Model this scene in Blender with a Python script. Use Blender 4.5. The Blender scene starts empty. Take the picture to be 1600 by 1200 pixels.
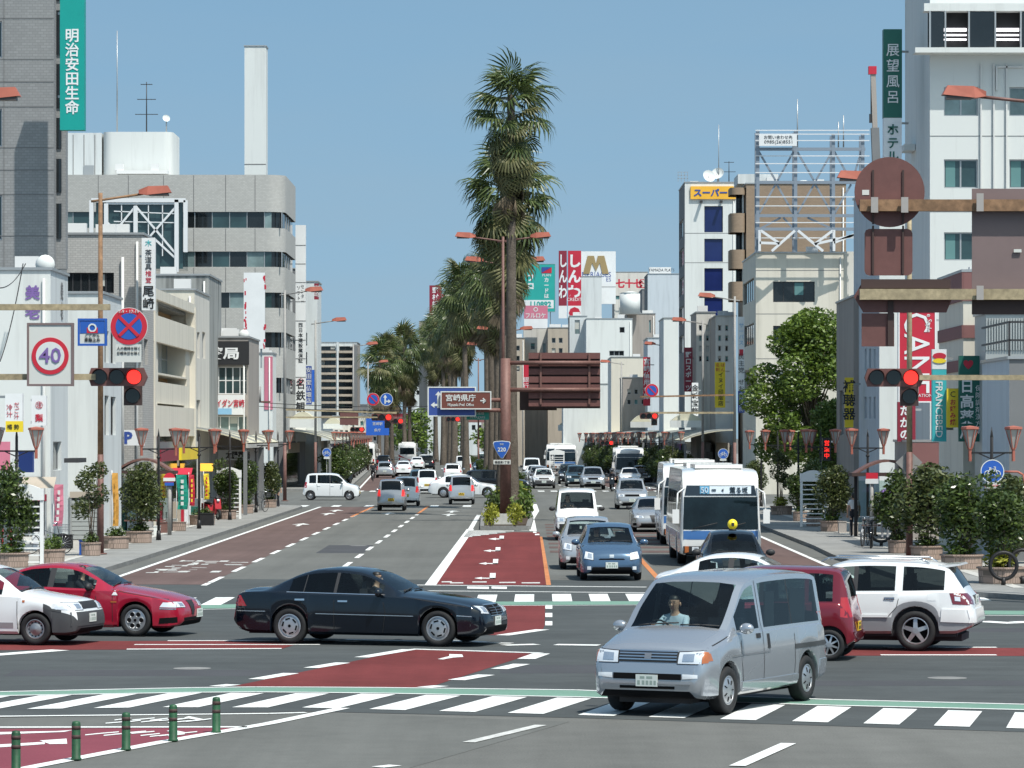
import bpy, bmesh, math, random
from mathutils import Vector, Matrix
from mathutils.bvhtree import BVHTree
random.seed(7)
R = math.radians
scene = bpy.context.scene
COL = scene.collection
# ------------------------------------------------------------------ camera, sky, sun, exposure
F, HY, CH = 5770.0, 680.0, 3.95          # focal length in photo pixels, horizon row, eye height
cam = bpy.data.cameras.new('camera'); camo = bpy.data.objects.new('camera', cam); COL.objects.link(camo)
camo.location = (0, 0, CH); camo.rotation_euler = (R(90), 0, 0)
cam.sensor_width = 36; cam.lens = 36*F/1600; cam.shift_y = (HY-600)/1600; cam.clip_start = .5; cam.clip_end = 9000
scene.camera = camo
SUN_EL, SUN_AZ = R(61), R(36)            # azimuth: from straight behind the camera towards the right
sdir = Vector((math.sin(SUN_AZ)*math.cos(SUN_EL), -math.cos(SUN_AZ)*math.cos(SUN_EL), math.sin(SUN_EL)))
world = bpy.data.worlds.new('World'); scene.world = world; world.use_nodes = True
wn = world.node_tree; bg = wn.nodes['Background']
sky = wn.nodes.new('ShaderNodeTexSky'); sky.sky_type = 'NISHITA'; sky.sun_disc = False
sky.sun_elevation = SUN_EL; sky.sun_rotation = math.atan2(sdir.x, sdir.y)
sky.air_density = 1.0; sky.dust_density = 1.6; sky.ozone_density = 1.4; sky.altitude = 10
tcw = wn.nodes.new('ShaderNodeTexCoord'); spw = wn.nodes.new('ShaderNodeSeparateXYZ'); cbw = wn.nodes.new('ShaderNodeCombineXYZ'); ab = wn.nodes.new('ShaderNodeMath'); ab.operation = 'ABSOLUTE'; ma = wn.nodes.new('ShaderNodeMath'); ma.operation = 'MULTIPLY_ADD'; ma.inputs[1].default_value = .85; ma.inputs[2].default_value = .215
wn.links.new(tcw.outputs['Generated'], spw.inputs[0]); wn.links.new(spw.outputs[0], cbw.inputs[0]); wn.links.new(spw.outputs[1], cbw.inputs[1]); wn.links.new(spw.outputs[2], ab.inputs[0]); wn.links.new(ab.outputs[0], ma.inputs[0]); wn.links.new(ma.outputs[0], cbw.inputs[2]); wn.links.new(cbw.outputs[0], sky.inputs[0])
tn = wn.nodes.new('ShaderNodeMix'); tn.data_type = 'RGBA'; tn.blend_type = 'MULTIPLY'; tn.inputs[0].default_value = 1; tn.inputs[7].default_value = (.82, 1.0, .925, 1)   # the camera's white balance
wn.links.new(sky.outputs[0], tn.inputs[6]); 
hz_ = wn.nodes.new('ShaderNodeMapRange'); hz_.inputs[1].default_value = 0; hz_.inputs[2].default_value = .15; hz_.inputs[3].default_value = .62; hz_.inputs[4].default_value = .05; wn.links.new(ab.outputs[0], hz_.inputs[0])   # pale summer haze low in the sky, the same all round
cm_ = wn.nodes.new('ShaderNodeMapping'); cm_.inputs['Scale'].default_value = (9, 9, 45); cn_ = wn.nodes.new('ShaderNodeTexNoise'); cn_.inputs['Scale'].default_value = 1; cn_.inputs['Detail'].default_value = 6; wn.links.new(tcw.outputs['Generated'], cm_.inputs[0]); wn.links.new(cm_.outputs[0], cn_.inputs['Vector'])
cr_ = wn.nodes.new('ShaderNodeMapRange'); cr_.inputs[1].default_value = .35; cr_.inputs[2].default_value = .75; cr_.inputs[3].default_value = .75; cr_.inputs[4].default_value = 1.45; wn.links.new(cn_.outputs[0], cr_.inputs[0])
fm_ = wn.nodes.new('ShaderNodeMath'); fm_.operation = 'MULTIPLY'; wn.links.new(hz_.outputs[0], fm_.inputs[0]); wn.links.new(cr_.outputs[0], fm_.inputs[1])
hm_ = wn.nodes.new('ShaderNodeMix'); hm_.data_type = 'RGBA'; hm_.inputs[7].default_value = (2.05, 2.75, 3.3, 1); wn.links.new(fm_.outputs[0], hm_.inputs[0]); wn.links.new(tn.outputs[2], hm_.inputs[6]); wn.links.new(hm_.outputs[2], bg.inputs[0]); bg.inputs[1].default_value = .15
sl = bpy.data.lights.new('sun', 'SUN'); sl.energy = 4.5; sl.angle = R(.53); sl.color = (1, .96, .89)
so = bpy.data.objects.new('sun', sl); COL.objects.link(so); so.rotation_euler = sdir.to_track_quat('Z', 'Y').to_euler()
vs = scene.view_settings; vs.view_transform = 'Standard'; vs.look = 'None'; vs.gamma = 1; vs.exposure = .16
try: vs.use_curve_mapping = False
except Exception: pass
scene.cycles.max_bounces = 6; scene.cycles.transparent_max_bounces = 12
scene.cycles.caustics_reflective = False; scene.cycles.caustics_refractive = False
scene.cycles.use_denoising = True

def gp(x, y, z=0.0):
    s = (y-HY)/(CH-z); return Vector(((x-800)/s, F/s, z))
def wp(x, y, Y):
    s = F/Y; return Vector(((x-800)/s, Y, CH+(HY-y)/s))
def px(x, Y): return (x-800)*Y/F
def pz(y, Y): return CH+(HY-y)*Y/F
def bend(Y):
    return .0043*Y if Y < 265 else .0043*265-.028*(Y-265)

# ------------------------------------------------------------------ materials
M = {}
def mat(name, col, rough=.6, metal=0., noise=None, bump=None, coat=0., emit=None, spec=None, tile=None):
    m = bpy.data.materials.new(name); m.use_nodes = True
    nt = m.node_tree; b = nt.nodes['Principled BSDF']
    col = tuple(col)+(1,) if len(col) == 3 else col
    b.inputs['Base Color'].default_value = col
    b.inputs['Roughness'].default_value = rough; b.inputs['Metallic'].default_value = metal
    if coat: b.inputs['Coat Weight'].default_value = coat; b.inputs['Coat Roughness'].default_value = .04
    if spec is None and rough >= .85: spec = .18
    if spec is not None: b.inputs['Specular IOR Level'].default_value = spec
    if emit: b.inputs['Emission Color'].default_value = tuple(emit[0])+(1,); b.inputs['Emission Strength'].default_value = emit[1]
    tc = nt.nodes.new('ShaderNodeNewGeometry')
    cur = None
    if tile:                                    # (tile w, tile h, mortar colour, mortar size) : small facing tiles, finer than 10 px
        br = nt.nodes.new('ShaderNodeTexBrick'); tco = nt.nodes.new('ShaderNodeTexCoord')
        sp = nt.nodes.new('ShaderNodeSeparateXYZ'); cb = nt.nodes.new('ShaderNodeCombineXYZ'); ad = nt.nodes.new('ShaderNodeMath')
        nt.links.new(tc.outputs['Position'], sp.inputs[0]); nt.links.new(sp.outputs[0], ad.inputs[0]); nt.links.new(sp.outputs[1], ad.inputs[1])
        nt.links.new(ad.outputs[0], cb.inputs[0]); nt.links.new(sp.outputs[2], cb.inputs[1]); nt.links.new(cb.outputs[0], br.inputs['Vector'])
        br.inputs['Scale'].default_value = 1; br.inputs['Brick Width'].default_value = tile[0]; br.inputs['Row Height'].default_value = tile[1]
        br.inputs['Mortar Size'].default_value = tile[3]; br.inputs['Color1'].default_value = col
        br.inputs['Color2'].default_value = tuple(c*.86 for c in col[:3])+(1,); br.inputs['Mortar'].default_value = tuple(tile[2])+(1,)
        cur = br.outputs['Color']
    if noise:                                   # list of (scale, contrast)
        for k, nz in enumerate(noise):
            sc, amt = nz[:2]
            n = nt.nodes.new('ShaderNodeTexNoise'); n.inputs['Scale'].default_value = sc; n.inputs['Detail'].default_value = 5
            n.inputs['Roughness'].default_value = .62
            if len(nz) > 2:                     # stretched along the driving direction: tyre tracks
                mp = nt.nodes.new('ShaderNodeMapping'); mp.inputs['Scale'].default_value = (1, nz[2], 1); nt.links.new(tc.outputs['Position'], mp.inputs[0]); nt.links.new(mp.outputs[0], n.inputs['Vector'])
            else: nt.links.new(tc.outputs['Position'], n.inputs['Vector'])
            mr = nt.nodes.new('ShaderNodeMapRange'); mr.inputs[1].default_value = .3; mr.inputs[2].default_value = .7
            mr.inputs[3].default_value = 1-amt; mr.inputs[4].default_value = 1+amt
            nt.links.new(n.outputs[0], mr.inputs[0])
            mx = nt.nodes.new('ShaderNodeMix'); mx.data_type = 'RGBA'; mx.blend_type = 'MULTIPLY'; mx.inputs[0].default_value = 1
            if cur: nt.links.new(cur, mx.inputs[6])
            else: mx.inputs[6].default_value = col
            nt.links.new(mr.outputs[0], mx.inputs[7]); cur = mx.outputs[2]
    if cur: nt.links.new(cur, b.inputs['Base Color'])
    if bump:
        n = nt.nodes.new('ShaderNodeTexNoise'); n.inputs['Scale'].default_value = bump[0]; n.inputs['Detail'].default_value = 4
        nt.links.new(tc.outputs['Position'], n.inputs['Vector'])
        bp = nt.nodes.new('ShaderNodeBump'); bp.inputs['Strength'].default_value = bump[1]; bp.inputs['Distance'].default_value = bump[2]
        nt.links.new(n.outputs[0], bp.inputs['Height']); nt.links.new(bp.outputs[0], b.inputs['Normal'])
    M[name] = m; return m
def streak(name, col, dark, rough=.7, scale=1.2, lo=.45, hi=.75):    # weathered: vertical run-off stains
    m = mat(name, col, rough); nt = m.node_tree; b = nt.nodes['Principled BSDF']
    g = nt.nodes.new('ShaderNodeNewGeometry'); mp = nt.nodes.new('ShaderNodeMapping'); mp.inputs['Scale'].default_value = (scale*2, scale*2, scale*.16)
    n = nt.nodes.new('ShaderNodeTexNoise'); n.inputs['Scale'].default_value = 1; n.inputs['Detail'].default_value = 6; n.inputs['Roughness'].default_value = .65
    nt.links.new(g.outputs['Position'], mp.inputs[0]); nt.links.new(mp.outputs[0], n.inputs['Vector'])
    mr = nt.nodes.new('ShaderNodeMapRange'); mr.inputs[1].default_value = lo; mr.inputs[2].default_value = hi; nt.links.new(n.outputs[0], mr.inputs[0])
    mx = nt.nodes.new('ShaderNodeMix'); mx.data_type = 'RGBA'; mx.inputs[6].default_value = tuple(col)+(1,); mx.inputs[7].default_value = tuple(dark)+(1,)
    nt.links.new(mr.outputs[0], mx.inputs[0]); nt.links.new(mx.outputs[2], b.inputs['Base Color']); return m
def glassmat(name, tint, refl=1.5, rough=.02):
    m = bpy.data.materials.new(name); m.use_nodes = True; nt = m.node_tree; nt.nodes.remove(nt.nodes['Principled BSDF'])
    t = nt.nodes.new('ShaderNodeBsdfTransparent'); t.inputs[0].default_value = tuple(tint)+(1,)
    g = nt.nodes.new('ShaderNodeBsdfGlossy'); g.inputs['Roughness'].default_value = rough
    f = nt.nodes.new('ShaderNodeFresnel'); f.inputs[0].default_value = refl
    x = nt.nodes.new('ShaderNodeMixShader'); nt.links.new(f.outputs[0], x.inputs[0]); nt.links.new(t.outputs[0], x.inputs[1]); nt.links.new(g.outputs[0], x.inputs[2])
    nt.links.new(x.outputs[0], nt.nodes['Material Output'].inputs[0]); M[name] = m; return m

streak('paint_white', (.72, .73, .71), (.34, .34, .33), .75, 4.5, .56, .80)
mat('asphalt_old', (.135, .135, .126), .92, noise=[(.9, .10, .04), (.12, .10), (1.4, .07), (38, .22)], bump=(60, .35, .01))
mat('asphalt_mid', (.128, .130, .122), .92, noise=[(1.1, .11, .03), (.16, .10), (2.2, .06), (45, .15)], bump=(70, .3, .008))
mat('asphalt_dark', (.070, .077, .078), .9, noise=[(.5, .12, 2.2), (.2, .13), (1.7, .07), (48, .16)], bump=(70, .3, .008))
mat('asphalt_patch', (.068, .070, .076), .9, noise=[(.5, .10), (48, .16)], bump=(70, .3, .008))
mat('lane_red', (.122, .083, .076), .9, noise=[(1.3, .13, .03), (.25, .12), (3, .08), (40, .15)], bump=(70, .25, .008))
mat('turn_red', (.152, .034, .033), .9, noise=[(1.3, .12, .05), (.3, .14), (2.5, .08), (40, .14)], bump=(70, .25, .008))
mat('bike_maroon', (.20, .052, .07), .9, noise=[(.6, .10), (30, .10)])
mat('paint_worn', (.52, .52, .50), .85, noise=[(2, .15), (16, .25)])
mat('paint_green', (.155, .27, .215), .85, noise=[(.8, .10), (20, .10)])
mat('paint_orange', (.50, .20, .085), .85, noise=[(1.2, .12), (18, .14)])
mat('paving', (.36, .345, .315), .9, noise=[(.3, .12), (2.6, .12), (22, .14)], bump=(25, .2, .01))
mat('paving_dark', (.25, .25, .24), .9, noise=[(.4, .14), (3, .12), (22, .14)], bump=(25, .2, .01))
mat('kerb', (.21, .21, .205), .9, noise=[(.7, .16), (9, .16)])
mat('kerb_light', (.46, .45, .42), .9, noise=[(.7, .12), (9, .12)])

# ------------------------------------------------------------------ mesh helpers
class MB:
    def __init__(s): s.v = []; s.f = []; s.m = []; s.sm = []
    def poly(s, pts, mi=0, sm=False):
        n = len(s.v); s.v += [tuple(p) for p in pts]; s.f.append(list(range(n, n+len(pts)))); s.m.append(mi); s.sm.append(sm); return s
    def faces(s, vs, fs, mi=0, sm=False):
        n = len(s.v); s.v += [tuple(p) for p in vs]
        for f in fs: s.f.append([n+i for i in f]); s.m.append(mi); s.sm.append(sm)
        return s
    def bx(s, x0, x1, y0, y1, z0, z1, mi=0):
        return s.faces([(x0,y0,z0),(x1,y0,z0),(x1,y1,z0),(x0,y1,z0),(x0,y0,z1),(x1,y0,z1),(x1,y1,z1),(x0,y1,z1)],
                       [(0,3,2,1),(4,5,6,7),(0,1,5,4),(1,2,6,5),(2,3,7,6),(3,0,4,7)], mi)
    def box(s, c, d, mi=0, rz=0, rx=0):
        h = [a/2 for a in d]; mt = Matrix.Translation(c) @ Matrix.Rotation(rz, 4, 'Z') @ Matrix.Rotation(rx, 4, 'X')
        vs = [mt @ Vector((i*h[0], j*h[1], k*h[2])) for k in (-1, 1) for (i, j) in ((-1,-1),(1,-1),(1,1),(-1,1))]
        return s.faces(vs, [(0,3,2,1),(4,5,6,7),(0,1,5,4),(1,2,6,5),(2,3,7,6),(3,0,4,7)], mi)
    def bar(s, p, q, w, h=None, mi=0):       # square bar from p to q
        p = Vector(p); q = Vector(q); h = h or w; d = (q-p).normalized()
        up = Vector((0,0,1)) if abs(d.z) < .9 else Vector((1,0,0)); a = d.cross(up).normalized(); b = a.cross(d).normalized()
        vs = [o + a*(i*w/2) + b*(j*h/2) for o in (p, q) for (i, j) in ((-1,-1),(1,-1),(1,1),(-1,1))]
        return s.faces(vs, [(0,3,2,1),(4,5,6,7),(0,1,5,4),(1,2,6,5),(2,3,7,6),(3,0,4,7)], mi)
    def cyl(s, p, q, r, r2=None, n=8, mi=0, caps=True):
        p = Vector(p); q = Vector(q); r2 = r if r2 is None else r2; d = (q-p).normalized()
        up = Vector((0,0,1)) if abs(d.z) < .9 else Vector((1,0,0)); a = d.cross(up).normalized(); b = a.cross(d).normalized()
        vs = []
        for o, rr in ((p, r), (q, r2)):
            for i in range(n):
                t = 2*math.pi*i/n; vs.append(o + a*(math.cos(t)*rr) + b*(math.sin(t)*rr))
        k = len(s.v); s.faces(vs, [(i, i+n, (i+1) % n+n, (i+1) % n) for i in range(n)], mi, True)
        if caps:
            s.f.append([k+i for i in range(n)]); s.m.append(mi); s.sm.append(False)
            s.f.append([k+n+i for i in reversed(range(n))]); s.m.append(mi); s.sm.append(False)
        return s
    def tube(s, pts, r, n=6, mi=0):
        for a, b in zip(pts[:-1], pts[1:]): s.cyl(a, b, r, n=n, mi=mi)
        return s
    def lathe(s, prof, n=16, mi=0, c=(0,0,0), axis='Z', sm=True):
        c = Vector(c); vs = []
        for (r, z) in prof:
            for i in range(n):
                t = 2*math.pi*i/n; x, y = r*math.cos(t), r*math.sin(t)
                vs.append(c + (Vector((x, y, z)) if axis == 'Z' else Vector((x, z, y)) if axis == 'Y' else Vector((z, x, y))))
        fs = []
        for j in range(len(prof)-1):
            for i in range(n): fs.append((j*n+i, j*n+(i+1) % n, (j+1)*n+(i+1) % n, (j+1)*n+i))
        return s.faces(vs, fs, mi, sm)
    def ell(s, c, r, n=10, k=6, mi=0):
        c = Vector(c); vs = []; fs = []
        for j in range(k+1):
            p = math.pi*j/k
            for i in range(n):
                t = 2*math.pi*i/n; vs.append(c+Vector((r[0]*math.sin(p)*math.cos(t), r[1]*math.sin(p)*math.sin(t), r[2]*math.cos(p))))
        for j in range(k):
            for i in range(n): fs.append((j*n+i, (j+1)*n+i, (j+1)*n+(i+1) % n, j*n+(i+1) % n))
        return s.faces(vs, fs, mi, True)
    def prism(s, pts, y0, y1, mi=0):          # polygon in x,z pushed along y
        n = len(pts); vs = [(p[0], y0, p[1]) for p in pts]+[(p[0], y1, p[1]) for p in pts]
        return s.faces(vs, [tuple(range(n)), tuple(reversed(range(n, 2*n)))]+[(i, i+n, (i+1) % n+n, (i+1) % n) for i in range(n)], mi)
    def slab(s, pts, z0, z1, mi=0, mside=None):  # polygon in x,y raised from z0 to z1
        n = len(pts); vs = [(p[0], p[1], z1) for p in pts]+[(p[0], p[1], z0) for p in pts]
        s.faces(vs, [tuple(range(n))], mi); k = len(s.v)-2*n
        for i in range(n): s.f.append([k+i, k+i+n, k+(i+1) % n+n, k+(i+1) % n]); s.m.append(mi if mside is None else mside); s.sm.append(False)
        return s
    def mesh(s, name, mats, fix=True, sharp=None):
        me = bpy.data.meshes.new(name); me.from_pydata(s.v, [], s.f)
        for x in (mats if isinstance(mats, (list, tuple)) else [mats]): me.materials.append(M[x] if isinstance(x, str) else x)
        me.polygons.foreach_set('material_index', s.m); me.polygons.foreach_set('use_smooth', s.sm)
        if fix:
            bm = bmesh.new(); bm.from_mesh(me); bmesh.ops.remove_doubles(bm, verts=bm.verts, dist=1e-5)
            bmesh.ops.recalc_face_normals(bm, faces=bm.faces); bm.to_mesh(me); bm.free()
        if sharp: me.set_sharp_from_angle(angle=R(sharp))
        me.update(); return me
    def build(s, name, mats, parent=None, loc=(0,0,0), rz=0, sharp=None, fix=True):
        return link(name, s.mesh(name, mats, fix, sharp), parent, loc, rz)
def link(name, me, parent=None, loc=(0,0,0), rz=0):
    o = bpy.data.objects.new(name, me); COL.objects.link(o); o.location = loc; o.rotation_euler = (0, 0, rz)
    if parent is not None: o.parent = parent
    return o
def tag(o, label, cat, group=None):
    o['label'] = label; o['category'] = cat
    if group: o['group'] = group
    return o
def thing(name, label, cat, loc=(0,0,0), rz=0, group=None):
    return tag(link(name, None, None, loc, rz), label, cat, group)
def struct(o, kind='structure'): o['kind'] = kind; return o
KIDS = {}
def copy_tree(o, parent=None, loc=None, rz=None, label=None):
    c = o.copy(); COL.objects.link(c); c.parent = parent
    if loc is not None: c.location = loc
    if rz is not None: c.rotation_euler = (0, 0, rz)
    if label: c['label'] = label
    for ch in o.children: copy_tree(ch, c)
    return c
_tm = {}
def text(s, h, m, parent, loc, name='lettering', bold=.0, wide=1., vertical=False, pitch=1.08, faces=None, depth=0.004, rot=None):
    """real letters, facing -y, h = glyph height, loc = middle of the writing in the parent's space"""
    key = (s, vertical, pitch, bold, depth)
    if key not in _tm:
        cu = bpy.data.curves.new('t', 'FONT'); cu.body = '\n'.join(s) if vertical else s
        cu.align_x = 'CENTER'; cu.size = 1; cu.space_line = pitch; cu.offset = bold; cu.extrude = depth; cu.resolution_u = 2
        to = bpy.data.objects.new('t', cu); COL.objects.link(to); me = bpy.data.meshes.new_from_object(to)
        bpy.data.objects.remove(to); me.materials.clear()
        xs = [v.co.x for v in me.vertices] or [0]; ys = [v.co.y for v in me.vertices] or [0]
        cx, cy = (min(xs)+max(xs))/2, (min(ys)+max(ys))/2
        for v in me.vertices: v.co = (v.co.x-cx, -v.co.z*1, v.co.y-cy)
        _tm[key] = (me, max(xs)-min(xs), max(ys)-min(ys))
    me, w0, h0 = _tm[key]; me = me.copy(); me.materials.append(M[m])
    o = link(name, me, parent, loc); k = h/h0 if vertical else h/max(h0, .3)
    o.scale = (k*wide, 1, k)
    if rot: o.rotation_euler = rot
    return o
def pchip(pts):
    xs = [p[0] for p in pts]; ys = [p[1] for p in pts]; n = len(xs)
    d = [(ys[i+1]-ys[i])/(xs[i+1]-xs[i]) for i in range(n-1)]; m = [d[0]]
    for i in range(1, n-1): m.append(0 if d[i-1]*d[i] <= 0 else 2*d[i-1]*d[i]/(d[i-1]+d[i]))
    m.append(d[-1])
    def f(x):
        if x <= xs[0]: return ys[0]
        if x >= xs[-1]: return ys[-1]
        i = max(k for k in range(n-1) if xs[k] <= x); h = xs[i+1]-xs[i]; t = (x-xs[i])/h
        return (2*t**3-3*t*t+1)*ys[i]+(t**3-2*t*t+t)*h*m[i]+(-2*t**3+3*t*t)*ys[i+1]+(t**3-t*t)*h*m[i+1]
    return f
# ------------------------------------------------------------------ ground, roads, pavements, markings
def lerp_tab(tab, x):
    if x <= tab[0][0]: a, b = tab[0], tab[1]
    elif x >= tab[-1][0]: a, b = tab[-2], tab[-1]
    else:
        i = max(k for k in range(len(tab)-1) if tab[k][0] <= x); a, b = tab[i], tab[i+1]
    return a[1]+(b[1]-a[1])*(x-a[0])/(b[0]-a[0])
def flat(name, polys, z, m, parent=None):
    mb = MB()
    for p in polys:
        n = len(p); a = sum(p[i][0]*p[(i+1) % n][1]-p[(i+1) % n][0]*p[i][1] for i in range(n))
        mb.poly([(q[0], q[1], z) for q in (p if a > 0 else list(reversed(p)))])
    o = mb.build(name, m, parent, fix=False)
    return o if parent is not None else struct(o)
def gpoly(pts): return [gp(*p) for p in pts]
def line_px(x0, y0, x1, y1, w):              # a painted line of width w metres between two points of the ground
    a, b = gp(x0, y0), gp(x1, y1); d = (b-a).normalized(); n = Vector((-d.y, d.x, 0))*(w/2)
    return [a-n, b-n, b+n, a+n]
def strip(u0, u1, Y0, Y1, step=20):
    ys = [Y0]
    while ys[-1]+step < Y1: ys.append(ys[-1]+step)
    ys.append(Y1)
    if Y0 < 265 < Y1 and 265 not in ys: ys = sorted(ys+[265])
    return [(u1+bend(y), y) for y in ys]+[(u0+bend(y), y) for y in reversed(ys)]
flat('ground', [[(-1500, -20), (1500, -20), (1500, 4000), (-1500, 4000)]], 0, 'asphalt_old')
road = flat('road', [strip(-12.3, 10.1, 96.5, 760)], .004, 'asphalt_mid')
flat('crossing_surface', [[gp(-250, 1124), gp(480, 1112), gp(900, 1122), gp(1850, 1152), (70, 78), (70, 96.5), (-70, 105), (-70, 66)]], .0045, 'asphalt_dark')
flat('near_lane_surface', [[gp(-200, 1300), gp(520, 1235), gp(890, 1128), gp(480, 1113), gp(-200, 1126)]], .0035, 'asphalt_mid')
flat('side_street', [[(-120, 207), (120, 207), (120, 258), (-120, 258)]], .003, 'asphalt_mid')
flat('bus_lane', [strip(-11.4, -8.5, 97.5, 203)], .008, 'lane_red')
flat('bus_lane', [strip(-12.4, -9.5, 262, 520)], .008, 'lane_red')
flat('bus_lane', [strip(6.05, 9.05, 97.5, 203)], .008, 'lane_red')
flat('bus_lane', [strip(6.6, 9.6, 262, 520)], .008, 'lane_red')
flat('turn_lane', [gpoly([(676, 913.7), (853, 914.7), (843, 832), (802, 831.6), (727, 840)])], .008, 'turn_red')
flat('turn_lane', [gpoly([(660, 945.8), (852, 946), (851, 977.5), (848, 984), (785, 993), (640, 990)])], .008, 'turn_red')
flat('turn_lane', [gpoly([(364.6, 1072.8), (669.8, 1074.7), (832.8, 1021.9), (643, 1014.9)])], .008, 'turn_red')
flat('turn_lane', [gpoly([(-120, 1002.5), (480, 1002), (440, 1014.5), (-120, 1017)])], .008, 'turn_red')
flat('turn_lane', [gpoly([(1312, 1013), (1760, 1013), (1760, 1026), (1310, 1025)])], .008, 'turn_red')
flat('bike_lane', [gpoly([(-90, 1140), (385, 1138), (40, 1201), (-90, 1226)])], .008, 'bike_maroon')
for k in range(9):
    y0 = 124+4.7*k; flat('slow_down_band', [strip(.75, 5.85, y0, y0+2.2)], .0082, 'lane_red')
# near crosswalk: one object per bar
YB = [(-200, 1114), (0, 1109.5), (250, 1106), (470, 1106.5), (577, 1109), (793, 1115), (1237, 1128), (1572, 1138.5)]
YT = [(-200, 1092), (0, 1089), (315, 1083.4), (569, 1085), (899, 1091.5), (1376, 1107.5), (1584, 1114)]
cw = struct(link('crosswalk', None))
def lean(x, y, ty, vx): return x+(vx-x)*(y-ty)/(y-680)
for x in (-170, -65, 41.6, 146, 254, 362.5, 472, 577, 686, 793, 903, 1013, 1125, 1237.5, 1349, 1459, 1572, 1684):
    vx = 2290 if x < 600 else 2290-(x-600)*.47
    pts = []
    for xx in (x, x+56):
        yb = lerp_tab(YB, xx); xt = xx
        for _ in range(4): yt = lerp_tab(YT, xt); xt = lean(xx, yb, yt, vx)
        pts.append(((xx, yb), (xt, yt)))
    flat('stripe', [gpoly([pts[0][0], pts[1][0], pts[1][1], pts[0][1]])], .012, 'paint_white', cw)
GT = [(-200, 1085), (0, 1081.8), (360, 1074.2), (569, 1074.9), (899, 1079), (1280, 1093.7), (1600, 1101.5)]
GB = [(-200, 1091), (0, 1088), (360, 1081.8), (569, 1083.6), (899, 1089.8), (1280, 1102.6), (1600, 1110)]
xs = list(range(-200, 1801, 100))
flat('cycle_crossing', [gpoly([(x, lerp_tab(GB, x)) for x in xs]+[(x, lerp_tab(GT, x)) for x in reversed(xs)])], .0085, 'paint_green')
for tab, w in ((GT, .13), (GB, .13)):
    flat('cycle_crossing_edge', [line_px(a, lerp_tab(tab, a), b, lerp_tab(tab, b), w) for a, b in zip(xs[:-1], xs[1:])], .0125, 'paint_white')
# far crosswalk
fc = struct(link('crosswalk', None))
for k in range(-13, 14):
    X0 = -.86+.91*k; Yb = 87.55+.24*(X0-1)*(.95 if X0 < 1 else .2)
    flat('stripe', [[(X0, Yb), (X0+.47, Yb+.05), (X0+.47+.03, Yb+4.1), (X0+.03, Yb+4.05)]], .012, 'paint_white', fc)
flat('cycle_crossing', [gpoly([(290, 952), (560, 947), (1010, 945), (1010, 939.6), (560, 941.3), (290, 946)])], .0085, 'paint_green')
flat('cycle_crossing', [gpoly([(1380, 960), (1800, 962), (1800, 955.5), (1380, 954)])], .0085, 'paint_green')
L = flat
def lines(name, segs, m='paint_white', z=.0125):
    root = struct(link(name, None))
    for s in segs: flat('painted_line', [line_px(*s)], z, m, root)
lines('crossing_lines', [(290, 953.5, 560, 948, .13), (560, 948, 1010, 946, .13), (640, 914.6, 1010, 918, .3), (640, 923.6, 1010, 926.8, .25), (1380, 961.5, 1800, 963.5, .14), (1532, 971.5, 1587, 974.8, .5), (1588, 971.5, 1640, 977, .4)])
lines('crossing_lines', [(262, 1002, 500, 1001.6, .2), (210, 1008, 500, 1008, .2), (198, 1015.2, 440, 1014.2, .25), (-60, 1028, 94, 1016.5, .45), (-60, 1003, 60, 1004.4, .25), (1381, 1012.3, 1557, 1012.3, .25), (1376, 1024.2, 1557, 1024.2, .25),
      (500, 1001.5, 560, 1003, .3), (540, 1000.2, 800, 1006, .25), (787, 1009, 839, 1007.6, .35), (868, 1008, 936, 1009, .4), (785, 993.5, 848, 984.4, .3), (700, 1001.5, 760, 1004, .3)])
lines('turn_lane_dashes', [(563+2, 1028, 639, 1015.6, .28), (486, 1044.5, 536, 1036.3, .28), (400, 1062.3, 455, 1052.8, .28), (338, 1073.4, 365, 1070.5, .28),
      (822, 1030.5, 846, 1022, .32), (780, 1046.2, 815, 1038.4, .3), (713, 1063.5, 760, 1055.3, .3), (663, 1075, 690, 1072.6, .3), (643, 1015, 846, 1021.2, .22)])
lines('bike_lane_lines', [(-60, 1121, 420, 1116, .17), (420, 1116, 478, 1114.5, .17), (-60, 1137.6, 386, 1137, .2), (30, 1203.5, 250, 1161, .22), (250, 1161, 420, 1131.5, .22), (420, 1131.5, 536, 1107.3, .22)])
lines('lane_dashes', [(732, 1161, 845, 1134, .17)], 'paint_worn')
lines('lane_dashes', [(1152, 1198, 1232, 1162.5, .2), (590, 1200, 618, 1197, .2)])
for y0, y1 in ((946, 952), (958.5, 965), (971.5, 978)): flat('turn_dash', [gpoly([(852, y1), (863, y1), (863, y0), (852, y0)])], .0125, 'paint_white')
# worn bicycle marks and arrows, built as the strokes they are
def mark(name, polys, z=.0125, m='paint_white'): return flat(name, [gpoly(p) for p in polys], z, m)
def bike_mark(x0, x1, y0, y1):
    polys = []; rnd = random.Random(int(x0))
    for i in range(11):
        a = x0+(x1-x0)*i/11; yy = y1-(y1-y0)*(.1+.8*rnd.random()*.5); l = (x1-x0)*(.16+.1*rnd.random())
        polys.append([(a, yy), (a+l, yy-3.2), (a+l, yy-4.6), (a, yy-1.4)])
    polys.append([(x0+.85*(x1-x0), y0+1.2), (x1, y0+6), (x1-6, y0+8), (x0+.8*(x1-x0), y0+3.6)])
    for i, p in enumerate(polys): flat('bicycle_mark_stroke', [gpoly(p)], .0125+.0004*i, 'paint_white', bikes)
bikes = struct(link('bicycle_marks', None))
bike_mark(165, 318, 1119.5, 1133.5); bike_mark(133, 292, 1140.5, 1154.5)
mark('lane_arrow', [[(-40, 1167), (70, 1160.5), (70, 1164), (-40, 1172)], [(62, 1158.4), (104, 1155.5), (105, 1163.5), (78, 1164)]])
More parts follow.
